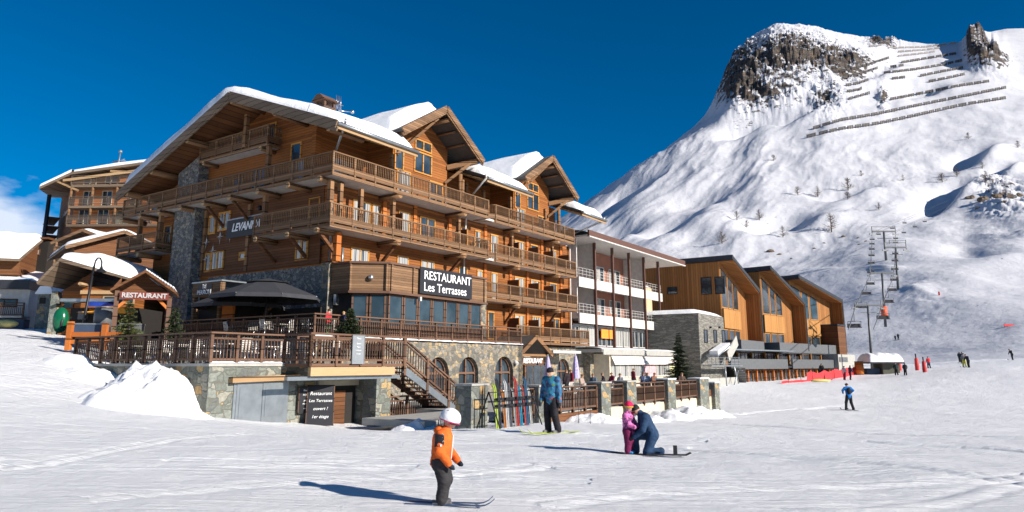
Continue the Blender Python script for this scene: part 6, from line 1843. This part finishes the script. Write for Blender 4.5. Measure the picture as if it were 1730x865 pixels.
# lift station hut with a cap of snow
D = 100
hp = on_ground(1490, D)
hut = empty('lift_hut', hp, radians(-8)); tag(hut, 'low lift hut with a thick cap of snow at the foot of the chairlift', 'hut')
sc = D / 1215.
m = MB(); m.box(-4 * sc, 22 * sc, -1.2, 2.5, -1, 17 * sc); m.build('wall', plain('weathered_hut', (.10, .10, .075), .85), hut)
m = MB(); m.box(-27 * sc, -6 * sc, -.6, 2, -1, 9 * sc); m.build('low_cabinet', MATS['dark_blue_wall'], hut)
m = MB(); m.box(-28 * sc, 27 * sc, -2.0, 3.2, 17 * sc, 19.5 * sc); hr = m.build('roof', M_dkroof, hut)
m = MB(); m.grid(lambda a, b: Vector(((-28 + 55 * a) * sc, -2.0 + 5.2 * b, 19.5 * sc + 15 * sc * (max(0, 1 - (2 * a - 1) ** 6) ** .4) * (max(0, 1 - (2 * b - 1) ** 4) ** .5) * (1 + .15 * mnoise.noise(Vector((a * 6, b * 3, 0))))))  , 40, 20); m.build('roof_snow', M_snow, hr)
for i, (px, D, hpx) in enumerate(((1519, 104, 24), (1549, 101, 24), (1561, 93, 22), (1487, 118, 14))):
    p_ = on_ground(px, D); s_ = D / 1215.
    o = empty('red_pad', p_); tag(o, ['tall red padded post right of the lift hut', 'red padded post left of the skier in red', 'red padded post touching the skier in red', 'small red marker behind the lift hut'][i], 'padded post', 'red padded posts at the lift')
    MB().lathe((0, 0, 0), [(3.2 * s_, 0), (3.4 * s_, hpx * .3 * s_), (2.8 * s_, hpx * .8 * s_), (1.0 * s_, hpx * .86 * s_)], 10).build('pad', M_redpad, o)
    MB().tube((0, 0, 0), (-.05, 0, hpx * 1.15 * s_), .08, n=6).build('pole', M_blackm, o)
p_ = hit(1705, 551)
o = empty('red_banner', p_); tag(o, 'small red banner lying on the slope near the right edge', 'banner'); s_ = p_.y / 1215.
MB().box(-9 * s_, 9 * s_, -.05, .05, 0, 3.4 * s_).build('banner_cloth', M_red, o)
for sg in (-1, 1): MB().tube((sg * 8 * s_, .1, -.3), (sg * 8 * s_, .1, 3.8 * s_), .05, n=5).build('pole', M_blackm, o)
p_ = hit(1587, 499)
if p_:
    s_ = p_.y / 1215.; o = empty('slope_marker', p_); tag(o, 'lone red marker standing on the mogul slope', 'marker')
    MB().lathe((0, 0, 0), [(1.3 * s_, 0), (1.5 * s_, 3 * s_), (1.2 * s_, 6 * s_), (0, 7 * s_)], 8).build('pad', M_redpad, o)
# red net in front of the podium
A = on_ground(1318, 82); B = on_ground(1448, 101)
n_ = empty('safety_net', A); tag(n_, 'low red safety net in front of the timber podium', 'net')
m = MB()
def fn(a, b):
    p_ = A.lerp(B, a); g_ = gz(p_.x, p_.y); hh = (.3 if a < .3 else 1.1) * (1 + .12 * sin(a * 40))
    return Vector((p_.x, p_.y, g_ - .05 + hh * b)) - A + Vector((0, .15 * sin(a * 23), 0))
m.grid(fn, 80, 3); m.build('mesh_band', M_red, n_)
for k in range(7):
    p_ = A.lerp(B, (k + .5) / 7); z_ = gz(p_.x, p_.y); q_ = p_ - A
    MB().tube((q_.x, q_.y - .1, z_ - A.z - .1), (q_.x, q_.y - .1, z_ - A.z + 1.4), .035, n=5).build('pole', M_blackm, n_)
p_ = on_ground(1451, 100)
bo = empty('orange_barrel', p_); tag(bo, 'orange barrel at the corner of the concrete gateway', 'barrel')
MB().lathe((0, 0, 0), [(0, 0), (.55, 0), (.6, .8), (.55, 1.7), (0, 1.75)], 12).build('drum', M_orange, bo)
MB().lathe((0, 0, 1.72), [(0, 0), (.58, 0), (.58, .08), (0, .1)], 12).build('lid', M_blackm, bo)
p_ = on_ground(1384, 84)
sl = empty('yellow_sledge', p_); tag(sl, 'flat yellow rescue sledge in front of the red net', 'sledge')
MB().ball((0, 0, .15), 1.0, (1.2, .4, .2), 12, 6).build('sledge_hull', MATS['pale_yellow'], sl)
MB().tube((1.1, 0, .2), (1.8, 0, .5), .03, n=5).build('handle', M_blackm, sl)
# ------------------------------------------------------------------ people
def sdf_mesh(prims, h, blend=.02, pad=.05):
    """prims: (a, b, ra, rb, material index, flatten) -> one continuous surface (surface nets)"""
    A = np.array([p[0] for p in prims], float); B = np.array([p[1] for p in prims], float)
    lo = np.minimum(A, B).min(0) - max(max(p[2], p[3]) for p in prims) - pad; hi = np.maximum(A, B).max(0) + max(max(p[2], p[3]) for p in prims) + pad
    n = np.ceil((hi - lo) / h).astype(int) + 1
    gx, gy, gz_ = [lo[i] + h * np.arange(n[i]) for i in range(3)]
    X, Y, Z = np.meshgrid(gx, gy, gz_, indexing='ij'); P = np.stack([X, Y, Z], -1)
    def dist(p, q):
        a = np.array(p[0], float); b = np.array(p[1], float); ab = b - a; L = (ab @ ab) or 1e-9
        t_ = np.clip(((q - a) @ ab) / L, 0, 1); c = a + t_[..., None] * ab
        d = q - c
        if p[5] is not None: d = d / np.array(p[5])
        return np.sqrt((d * d).sum(-1)) - (p[2] + (p[3] - p[2]) * t_)
    F = None
    for p in prims:
        d = dist(p, P)
        if F is None: F = d
        else:
            hh = np.clip(.5 + .5 * (F - d) / blend, 0, 1); F = F * (1 - hh) + d * hh - blend * hh * (1 - hh)
    wr = .011 * (h < .02) * (np.abs(fbm(X * 8 + Z * 5, Y * 8 + Z * 17, 3, 3)) - .15)
    F = F + wr
    S = F < 0
    c = [S[i:S.shape[0] - 1 + i, j:S.shape[1] - 1 + j, k:S.shape[2] - 1 + k] for i in (0, 1) for j in (0, 1) for k in (0, 1)]
    cnt = sum(x.astype(int) for x in c); act = (cnt > 0) & (cnt < 8)
    idx = -np.ones(act.shape, int); ii = np.argwhere(act); idx[act] = np.arange(len(ii))
    pos = np.zeros((len(ii), 3)); w = np.zeros(len(ii))
    offs = [(i, j, k) for i in (0, 1) for j in (0, 1) for k in (0, 1)]
    for a in range(8):
        for b in range(a + 1, 8):
            oa, ob = np.array(offs[a]), np.array(offs[b])
            if abs(oa - ob).sum() != 1: continue
            fa = F[tuple((ii + oa).T)]; fb = F[tuple((ii + ob).T)]; cr = (fa < 0) != (fb < 0)
            t_ = np.where(cr, fa / np.where(fa - fb == 0, 1, fa - fb), 0)
            pos += np.where(cr[:, None], oa + t_[:, None] * (ob - oa), 0); w += cr
    V = lo + h * (ii + pos / np.maximum(w, 1)[:, None])
    faces = []
    for ax in range(3):
        o1 = [0, 0, 0]; o1[ax] = 1
        sl0 = [slice(1, None)] * 3; sl0[ax] = slice(0, -1); sl1 = [slice(1, None)] * 3; sl1[ax] = slice(1, None)
        a = S[tuple(sl0)]; b = S[tuple(sl1)]
        e = np.argwhere(a != b); off = np.array([1, 1, 1]); off[ax] = 0; e = e + off
        u, v = [(1, 2), (2, 0), (0, 1)][ax]
        def cell(du, dv):
            q = e.copy(); q[:, u] -= du; q[:, v] -= dv
            ok = ((q >= 0) & (q < np.array(idx.shape))).all(1); r = -np.ones(len(q), int); r[ok] = idx[tuple(q[ok].T)]; return r
        q = np.stack([cell(0, 0), cell(1, 0), cell(1, 1), cell(0, 1)], 1)
        fl = S[tuple(e.T)]
        q = np.where(fl[:, None], q, q[:, ::-1]); q = q[(q >= 0).all(1)]; faces.append(q)
    Fc = np.concatenate(faces)
    cen = V[Fc].mean(1)
    D_ = np.stack([dist(p, cen) for p in prims], -1); mi = np.array([p[4] for p in prims])[D_.argmin(-1)]
    return V, Fc, mi

def mat_of(c, rough=.75):
    if not isinstance(c, tuple): return c
    k = 'cloth_%.2f_%.2f_%.2f' % c
    if k in MATS: return MATS[k]
    t = NT(k); n = t.noise(t.mapping(), 7, 4)
    t.color(t.ramp(n, [(.3, tuple(x * .72 for x in c)), (.7, tuple(min(1, x * 1.15) for x in c))])); t.rough(rough); t.spec(.2)
    t.bump(t.noise(t.mapping((1, 1, 2.2)), 11, 5), .8, .025)
    return t.m
SKIN = (.55, .32, .22)
def figure(label, loc, yaw, H, pose, jacket, trousers, h=.03, head='hat', hat=(.02, .02, .02), boots=(.05, .05, .055), gloves=(.03, .03, .035), skis=None, group=None, poles=False, backpack=None, scarf=None, fat=1.0, hair=None, goggles=None, extra=None, hs=1.0):
    """faces local +x. pose: dict of joints in units of height"""
    P = dict(pelvis=(0, 0, .50), chest=(.0, 0, .74), neck=(.01, 0, .83), head=(.03, 0, .905),
             shl=(0, .10, .79), shr=(0, -.10, .79), ell=(.01, .135, .62), elr=(.01, -.135, .62), hal=(.07, .13, .48), har=(.07, -.13, .48),
             hil=(0, .05, .49), hir=(0, -.05, .49), knl=(.03, .06, .27), knr=(.03, -.06, .27), anl=(-.01, .065, .06), anr=(-.01, -.065, .06))
    P.update(pose)
    g = lambda k: tuple(H * c for c in P[k])
    t = empty('person', loc, yaw); tag(t, label, 'person', group)
    J, T, S, G, Bo, X = 0, 1, 2, 3, 4, 5
    f = fat; pr = []
    def cap(a, b, ra, rb, m, fl=None): pr.append((a if isinstance(a, tuple) else g(a), b if isinstance(b, tuple) else g(b), ra * H * f if m in (J, T) else ra * H, rb * H * f if m in (J, T) else rb * H, m, fl))
    fl = None
    mid = tuple((a + b) / 2 for a, b in zip(g('pelvis'), g('chest')))
    cap('pelvis', 'chest', .083, .088, J, (.92, 1.15, 1))
    cap(tuple(p + q for p, q in zip(g('pelvis'), (0, 0, -.012 * H))), 'pelvis', .082, .082, J, (.95, 1.15, 1))
    cap('chest', 'neck', .085, .045, J, (.9, 1.2, 1))
    cap('shl', 'shr', .05, .05, J)
    for s in 'lr':
        cap('sh' + s, 'el' + s, .047, .040, J); cap('el' + s, 'ha' + s, .038, .030, J)
        e_, h_ = Vector(g('el' + s)), Vector(g('ha' + s)); d = (h_ - e_).normalized()
        cap(tuple(h_ + d * .012 * H), tuple(h_ + d * .055 * H), .027, .022, G, None)
        sd = Vector((0, 1 if s == 'l' else -1, 0))
        cap(tuple(h_ + d * .02 * H), tuple(h_ + d * .045 * H - sd * .02 * H + Vector((.018 * H, 0, 0))), .013, .011, G)
        if h < .02:
            for q in range(4):
                o_ = (q - 1.5) * .012 * H; side = Vector((1, 0, 0)) if abs(d.x) < .7 else Vector((0, 0, 1))
                cap(tuple(h_ + d * .05 * H + side * o_), tuple(h_ + d * (.078 - abs(q - 1.4) * .005) * H + side * o_ * 1.1 - sd * .006 * H), .0085, .007, G)
        cap('hi' + s, 'kn' + s, .068, .052, T); cap('kn' + s, 'an' + s, .050, .046, T)
        a = Vector(g('an' + s)); kn_ = Vector(g('kn' + s))
        fd = Vector(P.get('foot' + s, (1, 0, 0))).normalized()
        cap(tuple(a + Vector((0, 0, .015 * H))), tuple(a + Vector((0, 0, -.025 * H))), .042, .036, Bo)
        cap(tuple(a + Vector((0, 0, -.03 * H)) - fd * .015 * H), tuple(a + Vector((0, 0, -.035 * H)) + fd * .085 * H), .030, .024, Bo)
    cap('neck', 'head', .038, .034, S if not scarf else X)
    hd = Vector(g('head')); fw = Vector(P.get('look', (1, 0, -.1))).normalized()
    cap(tuple(hd + Vector((0, 0, .012 * H))), tuple(hd - Vector((0, 0, .02 * H)) + fw * .006 * H), .052 * hs, .043 * hs, S)
    if h < .02: 
        cap(tuple(hd + fw * .047 * H - Vector((0, 0, .004 * H))), tuple(hd + fw * .058 * H - Vector((0, 0, .012 * H))), .007, .009, S)
        cap(tuple(hd + fw * .03 * H - Vector((0, 0, .045 * H))), tuple(hd + fw * .036 * H - Vector((0, 0, .045 * H))), .014, .012, S)
    V, Fc, mi = sdf_mesh(pr, h, blend=.018 * H)
    me = bpy.data.meshes.new('body'); me.from_pydata(V.tolist(), [], Fc.tolist())
    for c in (jacket, trousers, SKIN, gloves, boots, scarf or jacket): me.materials.append(mat_of(c))
    me.polygons.foreach_set('material_index', mi.astype(np.int32)); me.polygons.foreach_set('use_smooth', np.ones(len(Fc), bool)); me.update()
    b = bpy.data.objects.new('body', me); COL.objects.link(b); b.parent = t
    up = Vector((0, 0, 1)); R_ = fw.to_track_quat('X', 'Z').to_matrix().to_4x4()
    def onhead(m, name, mat, par=t):
        m.v = [tuple(hd + R_ @ Vector(p)) for p in m.v]; return m.build(name, mat, par)
    r = .062 * H * hs
    if head == 'helmet':
        m = MB(); m.grid(lambda a, q: Vector((r * 1.18 * cos(2 * pi * a) * sin(q * pi * .56), r * 1.06 * sin(2 * pi * a) * sin(q * pi * .56), r * 1.02 * cos(q * pi * .56) + .014 * H)), 24, 12)
        hm = onhead(m, 'helmet', mat_of(hat, .25))
        for k in range(6):
            a_ = k * pi / 3 + .3; m = MB(); m.ball((r * .75 * cos(a_), r * .7 * sin(a_), r * .80 + .014 * H), .007 * H, (1.6, .7, .5), 8, 5); onhead(m, 'vent', M_grey, hm)
        m = MB(); m.grid(lambda a, q: Vector((r * 1.20 * cos(2 * pi * a), r * 1.08 * sin(2 * pi * a), -.012 * H + (q - .5) * .008 * H)), 24, 1); onhead(m, 'helmet_trim', mat_of((.65, .02, .16)), hm)
    else:
        m = MB(); m.grid(lambda a, q: Vector((r * .98 * cos(2 * pi * a) * sin(.08 + q * pi * .52), r * .95 * sin(2 * pi * a) * sin(.08 + q * pi * .52), r * 1.05 * cos(.08 + q * pi * .52) + .014 * H)), 16, 8)
        hm = onhead(m, 'hat', mat_of(hat))
        if extra == 'stripe':
            m = MB(); m.grid(lambda a, q: Vector((r * 1.02 * cos(2 * pi * a), r * .99 * sin(2 * pi * a), .0 * H + q * .02 * H)), 18, 1); onhead(m, 'hat_stripe', mat_of((.75, .45, .05)), hm)
    if goggles:
        m = MB(); m.grid(lambda a, q: Vector((r * 1.13 * cos((a - .5) * 2.2), r * 1.05 * sin((a - .5) * 2.2), -.028 * H + q * .024 * H)), 12, 3)
        gg = onhead(m, 'goggles', mat_of(goggles, .15))
    if backpack:
        c = g('chest'); m = MB(); m.ball((c[0] - .105 * H, c[1], c[2] - .05 * H), .1 * H, (.55, .85, 1.25), 12, 8); m.build('backpack', mat_of(backpack), t)
    if skis:
        for s in 'lr':
            a = Vector(g('an' + s)); fd = Vector(P.get('foot' + s, (1, 0, 0))).normalized(); L_ = .95 * H if skis is not True else .95 * H
            sdv = Vector((-fd.y, fd.x, 0)); m = MB(); n = 20; ps = []
            for k in range(n + 1):
                q = k / n; x = (-.42 + q) * L_; w = .026 * H * .8; z = max(0, (q - .85) / .15) ** 2 * .07 * H + .004
                w = w * (1 - max(0, (q - .93) / .07) * .75)
                for ss in (-1, 1): ps.append(tuple(Vector((a.x, a.y, 0)) + fd * x + sdv * ss * w + Vector((0, 0, z))))
            top = [(x, y, z + .012) for x, y, z in ps]
            m.add(ps + top, [(2 * k, 2 * k + 1, 2 * k + 3, 2 * k + 2) for k in range(n)] + [(2 * n + 2 + 2 * k, 2 * n + 2 + 2 * k + 1, 2 * n + 2 + 2 * k + 3, 2 * n + 2 + 2 * k + 2) for k in range(n)] +
                  [(2 * k, 2 * k + 2, 2 * n + 2 + 2 * k + 2, 2 * n + 2 + 2 * k) for k in range(n)] + [(2 * k + 1, 2 * k + 3, 2 * n + 2 + 2 * k + 3, 2 * n + 2 + 2 * k + 1) for k in range(n)])
            sk = m.build('ski', mat_of(skis, .3), t)
            m = MB(); m.box(-.03 * H, .03 * H, -.02 * H, .02 * H, .01, .028 * H); m.v = [tuple(Vector((a.x, a.y, 0)) + fd * (p[0] - .07 * H) + sdv * p[1] + Vector((0, 0, p[2]))) for p in m.v]; m.build('binding', M_grey, sk)
    if poles:
        for s in 'lr':
            hh = Vector(g('ha' + s)); m = MB(); m.tube(hh + Vector((.03 * H, 0, .05 * H)), Vector((hh.x + .02, hh.y * 1.35, 0)), .006 * H, n=5); m.build('ski_pole', M_blackm, t)
    return t

# patterned cloths
t = NT('camouflage_jacket'); v_ = t.node('ShaderNodeTexVoronoi'); v_.inputs['Scale'].default_value = 14; t.link(t.mapping(), v_.inputs['Vector'])
sp = t.node('ShaderNodeSeparateColor'); t.link(v_.outputs['Color'], sp.inputs[0])
t.color(t.ramp(sp.outputs[0], [(0, (.01, .09, .22)), (.3, (.015, .15, .22)), (.5, (.01, .03, .09)), (.7, (.02, .19, .32)), (.87, (.32, .05, .03)), (.94, (.07, .17, .05))]))
for n in t.n:
    if n.type == 'VALTORGB': n.color_ramp.interpolation = 'CONSTANT'
t.rough(.7); CAMO = t.m
t = NT('pink_check_jacket'); ck = t.node('ShaderNodeTexVoronoi'); ck.inputs['Scale'].default_value = 26; t.link(t.mapping(), ck.inputs['Vector'])
sp = t.node('ShaderNodeSeparateColor'); t.link(ck.outputs['Color'], sp.inputs[0])
t.color(t.ramp(sp.outputs[1], [(.35, (.62, .16, .40)), (.5, (.55, .10, .33)), (.75, (.12, .02, .10))])); t.rough(.7); PINK = t.m
ORG = mat_of((.72, .13, .02))

def at_feet(px, py, D=None):
    if D is None:
        h_ = hit(px, py); return h_
    return on_ground(px, D)
# the child in orange
cpos = hit(746, 852)
H = cpos.y * .1275
kid = figure('small child in an orange ski jacket, white helmet and black trousers standing on short skis', cpos, radians(-8), H,
       dict(pelvis=(-.02, 0, .44), chest=(.0, 0, .655), neck=(.035, 0, .75), head=(.075, 0, .86), shl=(.0, .115, .70), shr=(.01, -.115, .70), elr=(.005, -.155, .55), ell=(.02, .15, .55), har=(.10, -.15, .43), hal=(.13, .13, .43),
            hil=(-.01, .055, .42), hir=(-.01, -.055, .42), knl=(.03, .065, .24), knr=(.04, -.065, .24), anl=(-.02, .07, .065), anr=(.02, -.07, .065), look=(1, -.25, -.32)),
       ORG, (.035, .033, .035), h=.011, head='helmet', hat=(.82, .82, .84), boots=(.10, .10, .11), gloves=(.015, .02, .035), skis=(.05, .09, .17), scarf=(.03, .03, .035), fat=1.34, goggles=(.02, .02, .025), hs=1.62)
# black shoulder yoke and hood of the jacket
m = MB(); m.ball((-.035 * H, 0, .745 * H), .075 * H, (.85, 1.25, .7), 18, 10); m.build('hood', ORG, kid)
m = MB()
def yoke(a, b):
    th = (a - .5) * 1.5; ph = b * 1.0
    c = Vector((.005 * H, -.115 * H, .655 * H)); 
    return c + Vector((.075 * H * sin(th) , -.078 * H * cos(th), (.5 - b) * .13 * H))
m.grid(yoke, 12, 8); m.build('sleeve_panel', mat_of((.02, .02, .025)), kid)
# zip, hem, chest strap and pocket flaps
m = MB(); m.grid(lambda a, q: Vector((H * (-.02 + .098 * 1.12 * cos(2 * pi * a)), H * .122 * 1.1 * sin(2 * pi * a), H * (.395 + .016 * q))), 28, 2); m.build('jacket_hem', mat_of((.50, .08, .015)), kid)
m = MB(); m.beam((.098 * H, -.01 * H, .46 * H), (.118 * H, -.01 * H, .70 * H), .008 * H, .008 * H); m.build('zip', M_letter, kid)
m = MB(); m.beam((-.01 * H, -.135 * H, .50 * H), (.07 * H, -.115 * H, .505 * H), .006 * H, .012 * H); m.build('pocket_flap', M_letter, kid)
for sx in (-1, 1): MB().beam((.03 * H, sx * .078 * H, .28 * H), (.035 * H, sx * .08 * H, .24 * H), .05 * H, .012 * H).build('knee_patch', mat_of((.06, .06, .065)), kid)
for z in (.60, ): MB().box(.02 * H, .035 * H, -.2005 * H, -.194 * H, z * H, (z + .02) * H).build('badge', M_letter, kid)

# girl in pink and the kneeling instructor
gp_ = hit(1063, 767); HG = gp_.y * .0695 * 1.02
figure('little girl in a pink checked jacket, purple trousers and striped pink hat', gp_, radians(-30), HG,
       dict(pelvis=(0, 0, .43), chest=(0, 0, .66), neck=(.01, 0, .77), head=(.02, 0, .87), shl=(0, .12, .71), shr=(0, -.12, .71), ell=(.06, .15, .57), elr=(.06, -.15, .57), hal=(.16, .09, .50), har=(.16, -.09, .50),
            hil=(0, .06, .42), hir=(0, -.06, .42), knl=(.01, .065, .24), knr=(.01, -.065, .24), anl=(-.01, .07, .07), anr=(0, -.07, .07), look=(1, -.1, -.1)),
       PINK, (.14, .012, .06), h=.014, hat=(.72, .02, .10), boots=(.04, .20, .42), gloves=(.02, .02, .03), skis=(.03, .03, .04), fat=1.35, extra='stripe', hs=1.5)
ip = hit(1097, 768); HI = 1.6
figure('instructor in a dark blue suit kneeling in the snow beside the girl in pink', ip, radians(178), HI,
       dict(pelvis=(-.05, 0, .27), chest=(.05, 0, .47), neck=(.11, 0, .555), head=(.165, 0, .60), shl=(.06, .11, .51), shr=(.06, -.11, .51), ell=(.10, .14, .34), elr=(.10, -.14, .34), hal=(.21, .10, .25), har=(.22, -.08, .26),
            hil=(-.05, .06, .26), hir=(-.05, -.06, .26), knl=(.04, .08, .045), knr=(.19, -.075, .25), anl=(-.15, .08, .05), anr=(.17, -.08, .06), footl=(-.6, 0, -1), look=(1, .0, -.35)),
       (.018, .045, .10), (.02, .05, .11), h=.016, hat=(.025, .03, .03), boots=(.02, .025, .03), gloves=(.02, .02, .025), goggles=(.25, .02, .02), fat=1.15)
m = MB(); m.box(0, 1.1, -.03, .03, 0, .015)
isk = empty('skis', hit(1095, 771) + Vector((.25, -.1, .02)), radians(-5)); tag(isk, 'dark skis lying in the snow behind the kneeling instructor', 'skis')
for k, dy in enumerate((0, .12)):
    m = MB(); m.beam((-.3, dy, .02), (.55, dy, .02), .07, .015); m.beam((.55, dy, .02), (.66, dy, .07), .06, .012); m.build('ski', mat_of((.03, .03, .035)), isk)
m = MB(); m.box(.28, .36, -.03, .05, .03, .22); m.build('binding', M_blackm, isk)
# skier with the patterned jacket
sp_ = hit(932, 731); HS = sp_.y * .0885 * 1.0
sk1 = figure('tall skier in a blue patterned jacket and black trousers in front of the terrace', sp_, radians(-118), HS,
       dict(knl=(.04, .07, .27), knr=(.02, -.06, .27), anl=(.0, .11, .055), anr=(-.01, -.06, .055), hal=(.03, .155, .47), har=(.06, -.15, .47), look=(1, -.4, -.1), footl=(1, -.6, 0), footr=(1, -.5, 0)),
       CAMO, (.018, .016, .02), h=.017, hat=(.02, .02, .022), boots=(.16, .16, .15), skis=(.42, .50, .08), backpack=(.02, .02, .03), fat=1.12)
# pole baskets / poles planted in the snow beside her
po = hit(993, 716)
for i, dx in enumerate((-.35, .1)):
    o = empty('ski_pole', po + Vector((dx, 0, 0))); tag(o, ['left ski pole planted in the snow beside the stone pier', 'right ski pole planted in the snow beside the stone pier'][i], 'ski pole', 'ski poles planted in the snow')
    MB().tube((0, 0, -.1), (.02, 0, 1.15), .008, n=5).build('shaft', M_blackm, o)
    MB().tube((.02, 0, 1.1), (.02, 0, 1.22), .018, n=6).build('grip', M_blackm, o)
    MB().lathe((0, 0, .06), [(.05, 0), (.05, .008), (.01, .02)], 8).build('basket', M_blackm, o)
# blue skier seen from behind
bp = hit(1436, 693); HB = bp.y * 46.5 / 1240.
figure('skier in a bright blue jacket with a black backpack gliding away', bp, radians(88), HB,
       dict(ell=(.03, .19, .70), elr=(.03, -.19, .70), hal=(.12, .15, .62), har=(.12, -.15, .62), knl=(.05, .09, .27), knr=(.05, -.09, .27), anl=(.0, .13, .055), anr=(.0, -.13, .055), chest=(.04, 0, .73), neck=(.07, 0, .81), head=(.10, 0, .88), shl=(.04, .1, .78), shr=(.04, -.1, .78)),
       (.01, .16, .48), (.015, .015, .018), h=.03, hat=(.03, .03, .03), backpack=(.015, .015, .02), skis=(.04, .04, .05))
# small groups and passers by
small = [
    (1630, 620, 24, 'skier in yellow trousers in the middle of the group of four', (.18, .20, .22), (.42, .42, .08), 80), (1622, 612, 18, 'leftmost skier of the group of four on the right', (.02, .04, .05), (.03, .03, .04), 40),
    (1637, 621, 23, 'skier in dark clothes bending forward at the right of the group of four', (.015, .02, .04), (.015, .015, .02), 200), (1627, 614, 20, 'skier behind the one in yellow trousers', (.02, .03, .06), (.02, .02, .03), 90),
    (1711, 608, 19, 'lone skier leaning forward near the right edge', (.02, .02, .03), (.02, .02, .03), 190), (1515, 634, 22, 'person in black standing right of the lift hut', (.015, .03, .03), (.015, .015, .02), 80), (1530, 634, 21, 'second person in black right of the lift hut', (.02, .02, .03), (.02, .02, .02), 60),
    (1570, 622, 20, 'person in a red jacket beside the red padded posts', (.55, .03, .04), (.03, .05, .08), 100), (1427, 642, 24, 'walker in pale jacket and dark red trousers by the red net', (.55, .45, .5), (.2, .02, .05), 30), (1437, 642, 25, 'walker in black striding beside the red net', (.03, .03, .06), (.02, .02, .03), 10),
    (1389, 636, 22, 'person in black standing behind the red net', (.02, .02, .02), (.02, .02, .02), 250), (1513, 575, 9, 'left one of two distant skiers above the lift hut', (.02, .02, .04), (.02, .02, .03), 70), (1518, 574, 11, 'right one of two distant skiers above the lift hut', (.02, .02, .04), (.02, .02, .03), 70)]
for (px, py, hp_, lab, jk, tr, yw) in small:
    D = {1630: 88, 1622: 90, 1637: 87, 1627: 91, 1711: 112, 1515: 95, 1530: 95, 1570: 100, 1427: 86, 1437: 86, 1389: 84}.get(px)
    p_ = hit(px, py) 
    if p_ is None: continue
    HH = hp_ / 1215. * p_.y; lean = .12 if 'lean' in lab or 'bend' in lab else 0.02
    figure(lab, p_, radians(yw), HH, dict(chest=(lean, 0, .72), neck=(lean * 1.6, 0, .81), head=(lean * 2, 0, .88), shl=(lean, .1, .77), shr=(lean, -.1, .77), ell=(lean + .03, .15, .62), elr=(lean + .03, -.15, .62), hal=(lean + .1, .13, .52), har=(lean + .1, -.13, .52),
           knl=(.06, .06, .27), anl=(.04, .07, .055), anr=(-.06, -.07, .055), knr=(-.01, -.06, .27)), jk, tr, h=max(.045, HH * .024), hat=(.02, .02, .02), group='distant people on the piste', skis=(.03, .03, .04) if 'walker' not in lab and 'standing' not in lab else None, fat=1.1)
# people on the terraces (seated, upper bodies above the railings)
def sitter(label, p, yaw, jacket, hat=(.05, .03, .02), H=1.7, stand=False, tr=(.03, .03, .04), lift=0.):
    pose = dict(pelvis=(0, 0, .30), chest=(.01, 0, .53), neck=(.03, 0, .62), head=(.05, 0, .70), shl=(.01, .1, .58), shr=(.01, -.1, .58), ell=(.06, .14, .43), elr=(.06, -.14, .43), hal=(.17, .09, .42), har=(.17, -.09, .42),
                hil=(0, .05, .29), hir=(0, -.05, .29), knl=(.23, .06, .29), knr=(.23, -.06, .29), anl=(.22, .06, .055), anr=(.22, -.06, .055))
    if stand: pose = {}
    return figure(label, p, yaw, H, pose, jacket, tr, h=.035, hat=hat, group='guests on the terraces')
px_ = hotel_w(-2.95, -1.9, 3.0)
gu = atv(557, 550, -2.35)[0]
sitter('guest in a red jacket and green trousers leaning on the corner of the upper railing', hotel_w(gu, -2.2, 3.0), radians(-20), (.62, .03, .05), H=1.45, stand=True, tr=(.0, .30, .12))
gu = atv(588, 550, -2.2)[0]
sitter('fair haired guest in a navy jacket behind the round dark fir', hotel_w(gu, -1.9, 3.0), radians(200), (.02, .03, .10), hat=(.40, .24, .10), H=1.42, stand=True)
tg = [(934, -6.2, 'guest in orange sitting behind the skier in the patterned jacket', (.6, .2, .03)), (958, -7.0, 'guest in a dark jacket standing under the folded parasol', (.03, .02, .025)), (966, -6.4, 'guest in a maroon jacket standing under the folded parasol', (.16, .01, .03)),
      (982, -8.5, 'pale faced guest sitting behind the long lower railing', (.4, .3, .25)), (1003, -8, 'guest in grey blue sitting near the veranda', (.10, .14, .2)), (1020, -7, 'guest in black at a table by the veranda', (.02, .02, .03)), (1035, -6.5, 'guest in a wine red jacket at the veranda tables', (.18, .02, .05)),
      (1049, -9, 'guest in white sitting behind the short railing', (.5, .5, .5)), (1070, -5, 'guest in a dark red coat standing at the veranda', (.12, .01, .02)), (1086, -8, 'guest in navy behind the cream wall', (.03, .04, .1)), (1094, -9, 'guest in pale blue behind the cream wall', (.35, .42, .55)), (1105, -9.5, 'guest in a brown jacket behind the cream wall', (.22, .10, .06)), (1152, -11, 'guest in a brown hat beside the fir', (.10, .06, .05))]
for px, v, lab, jk in tg:
    u = atv(px, 650, v)[0]; st_ = 'standing' in lab
    sitter(lab, hotel_w(u, v, LZ + (.12 if not st_ else 0)), random.uniform(0, 6), jk, stand=st_, H=1.68 if not st_ else 1.7, hat=(.2, .12, .07))
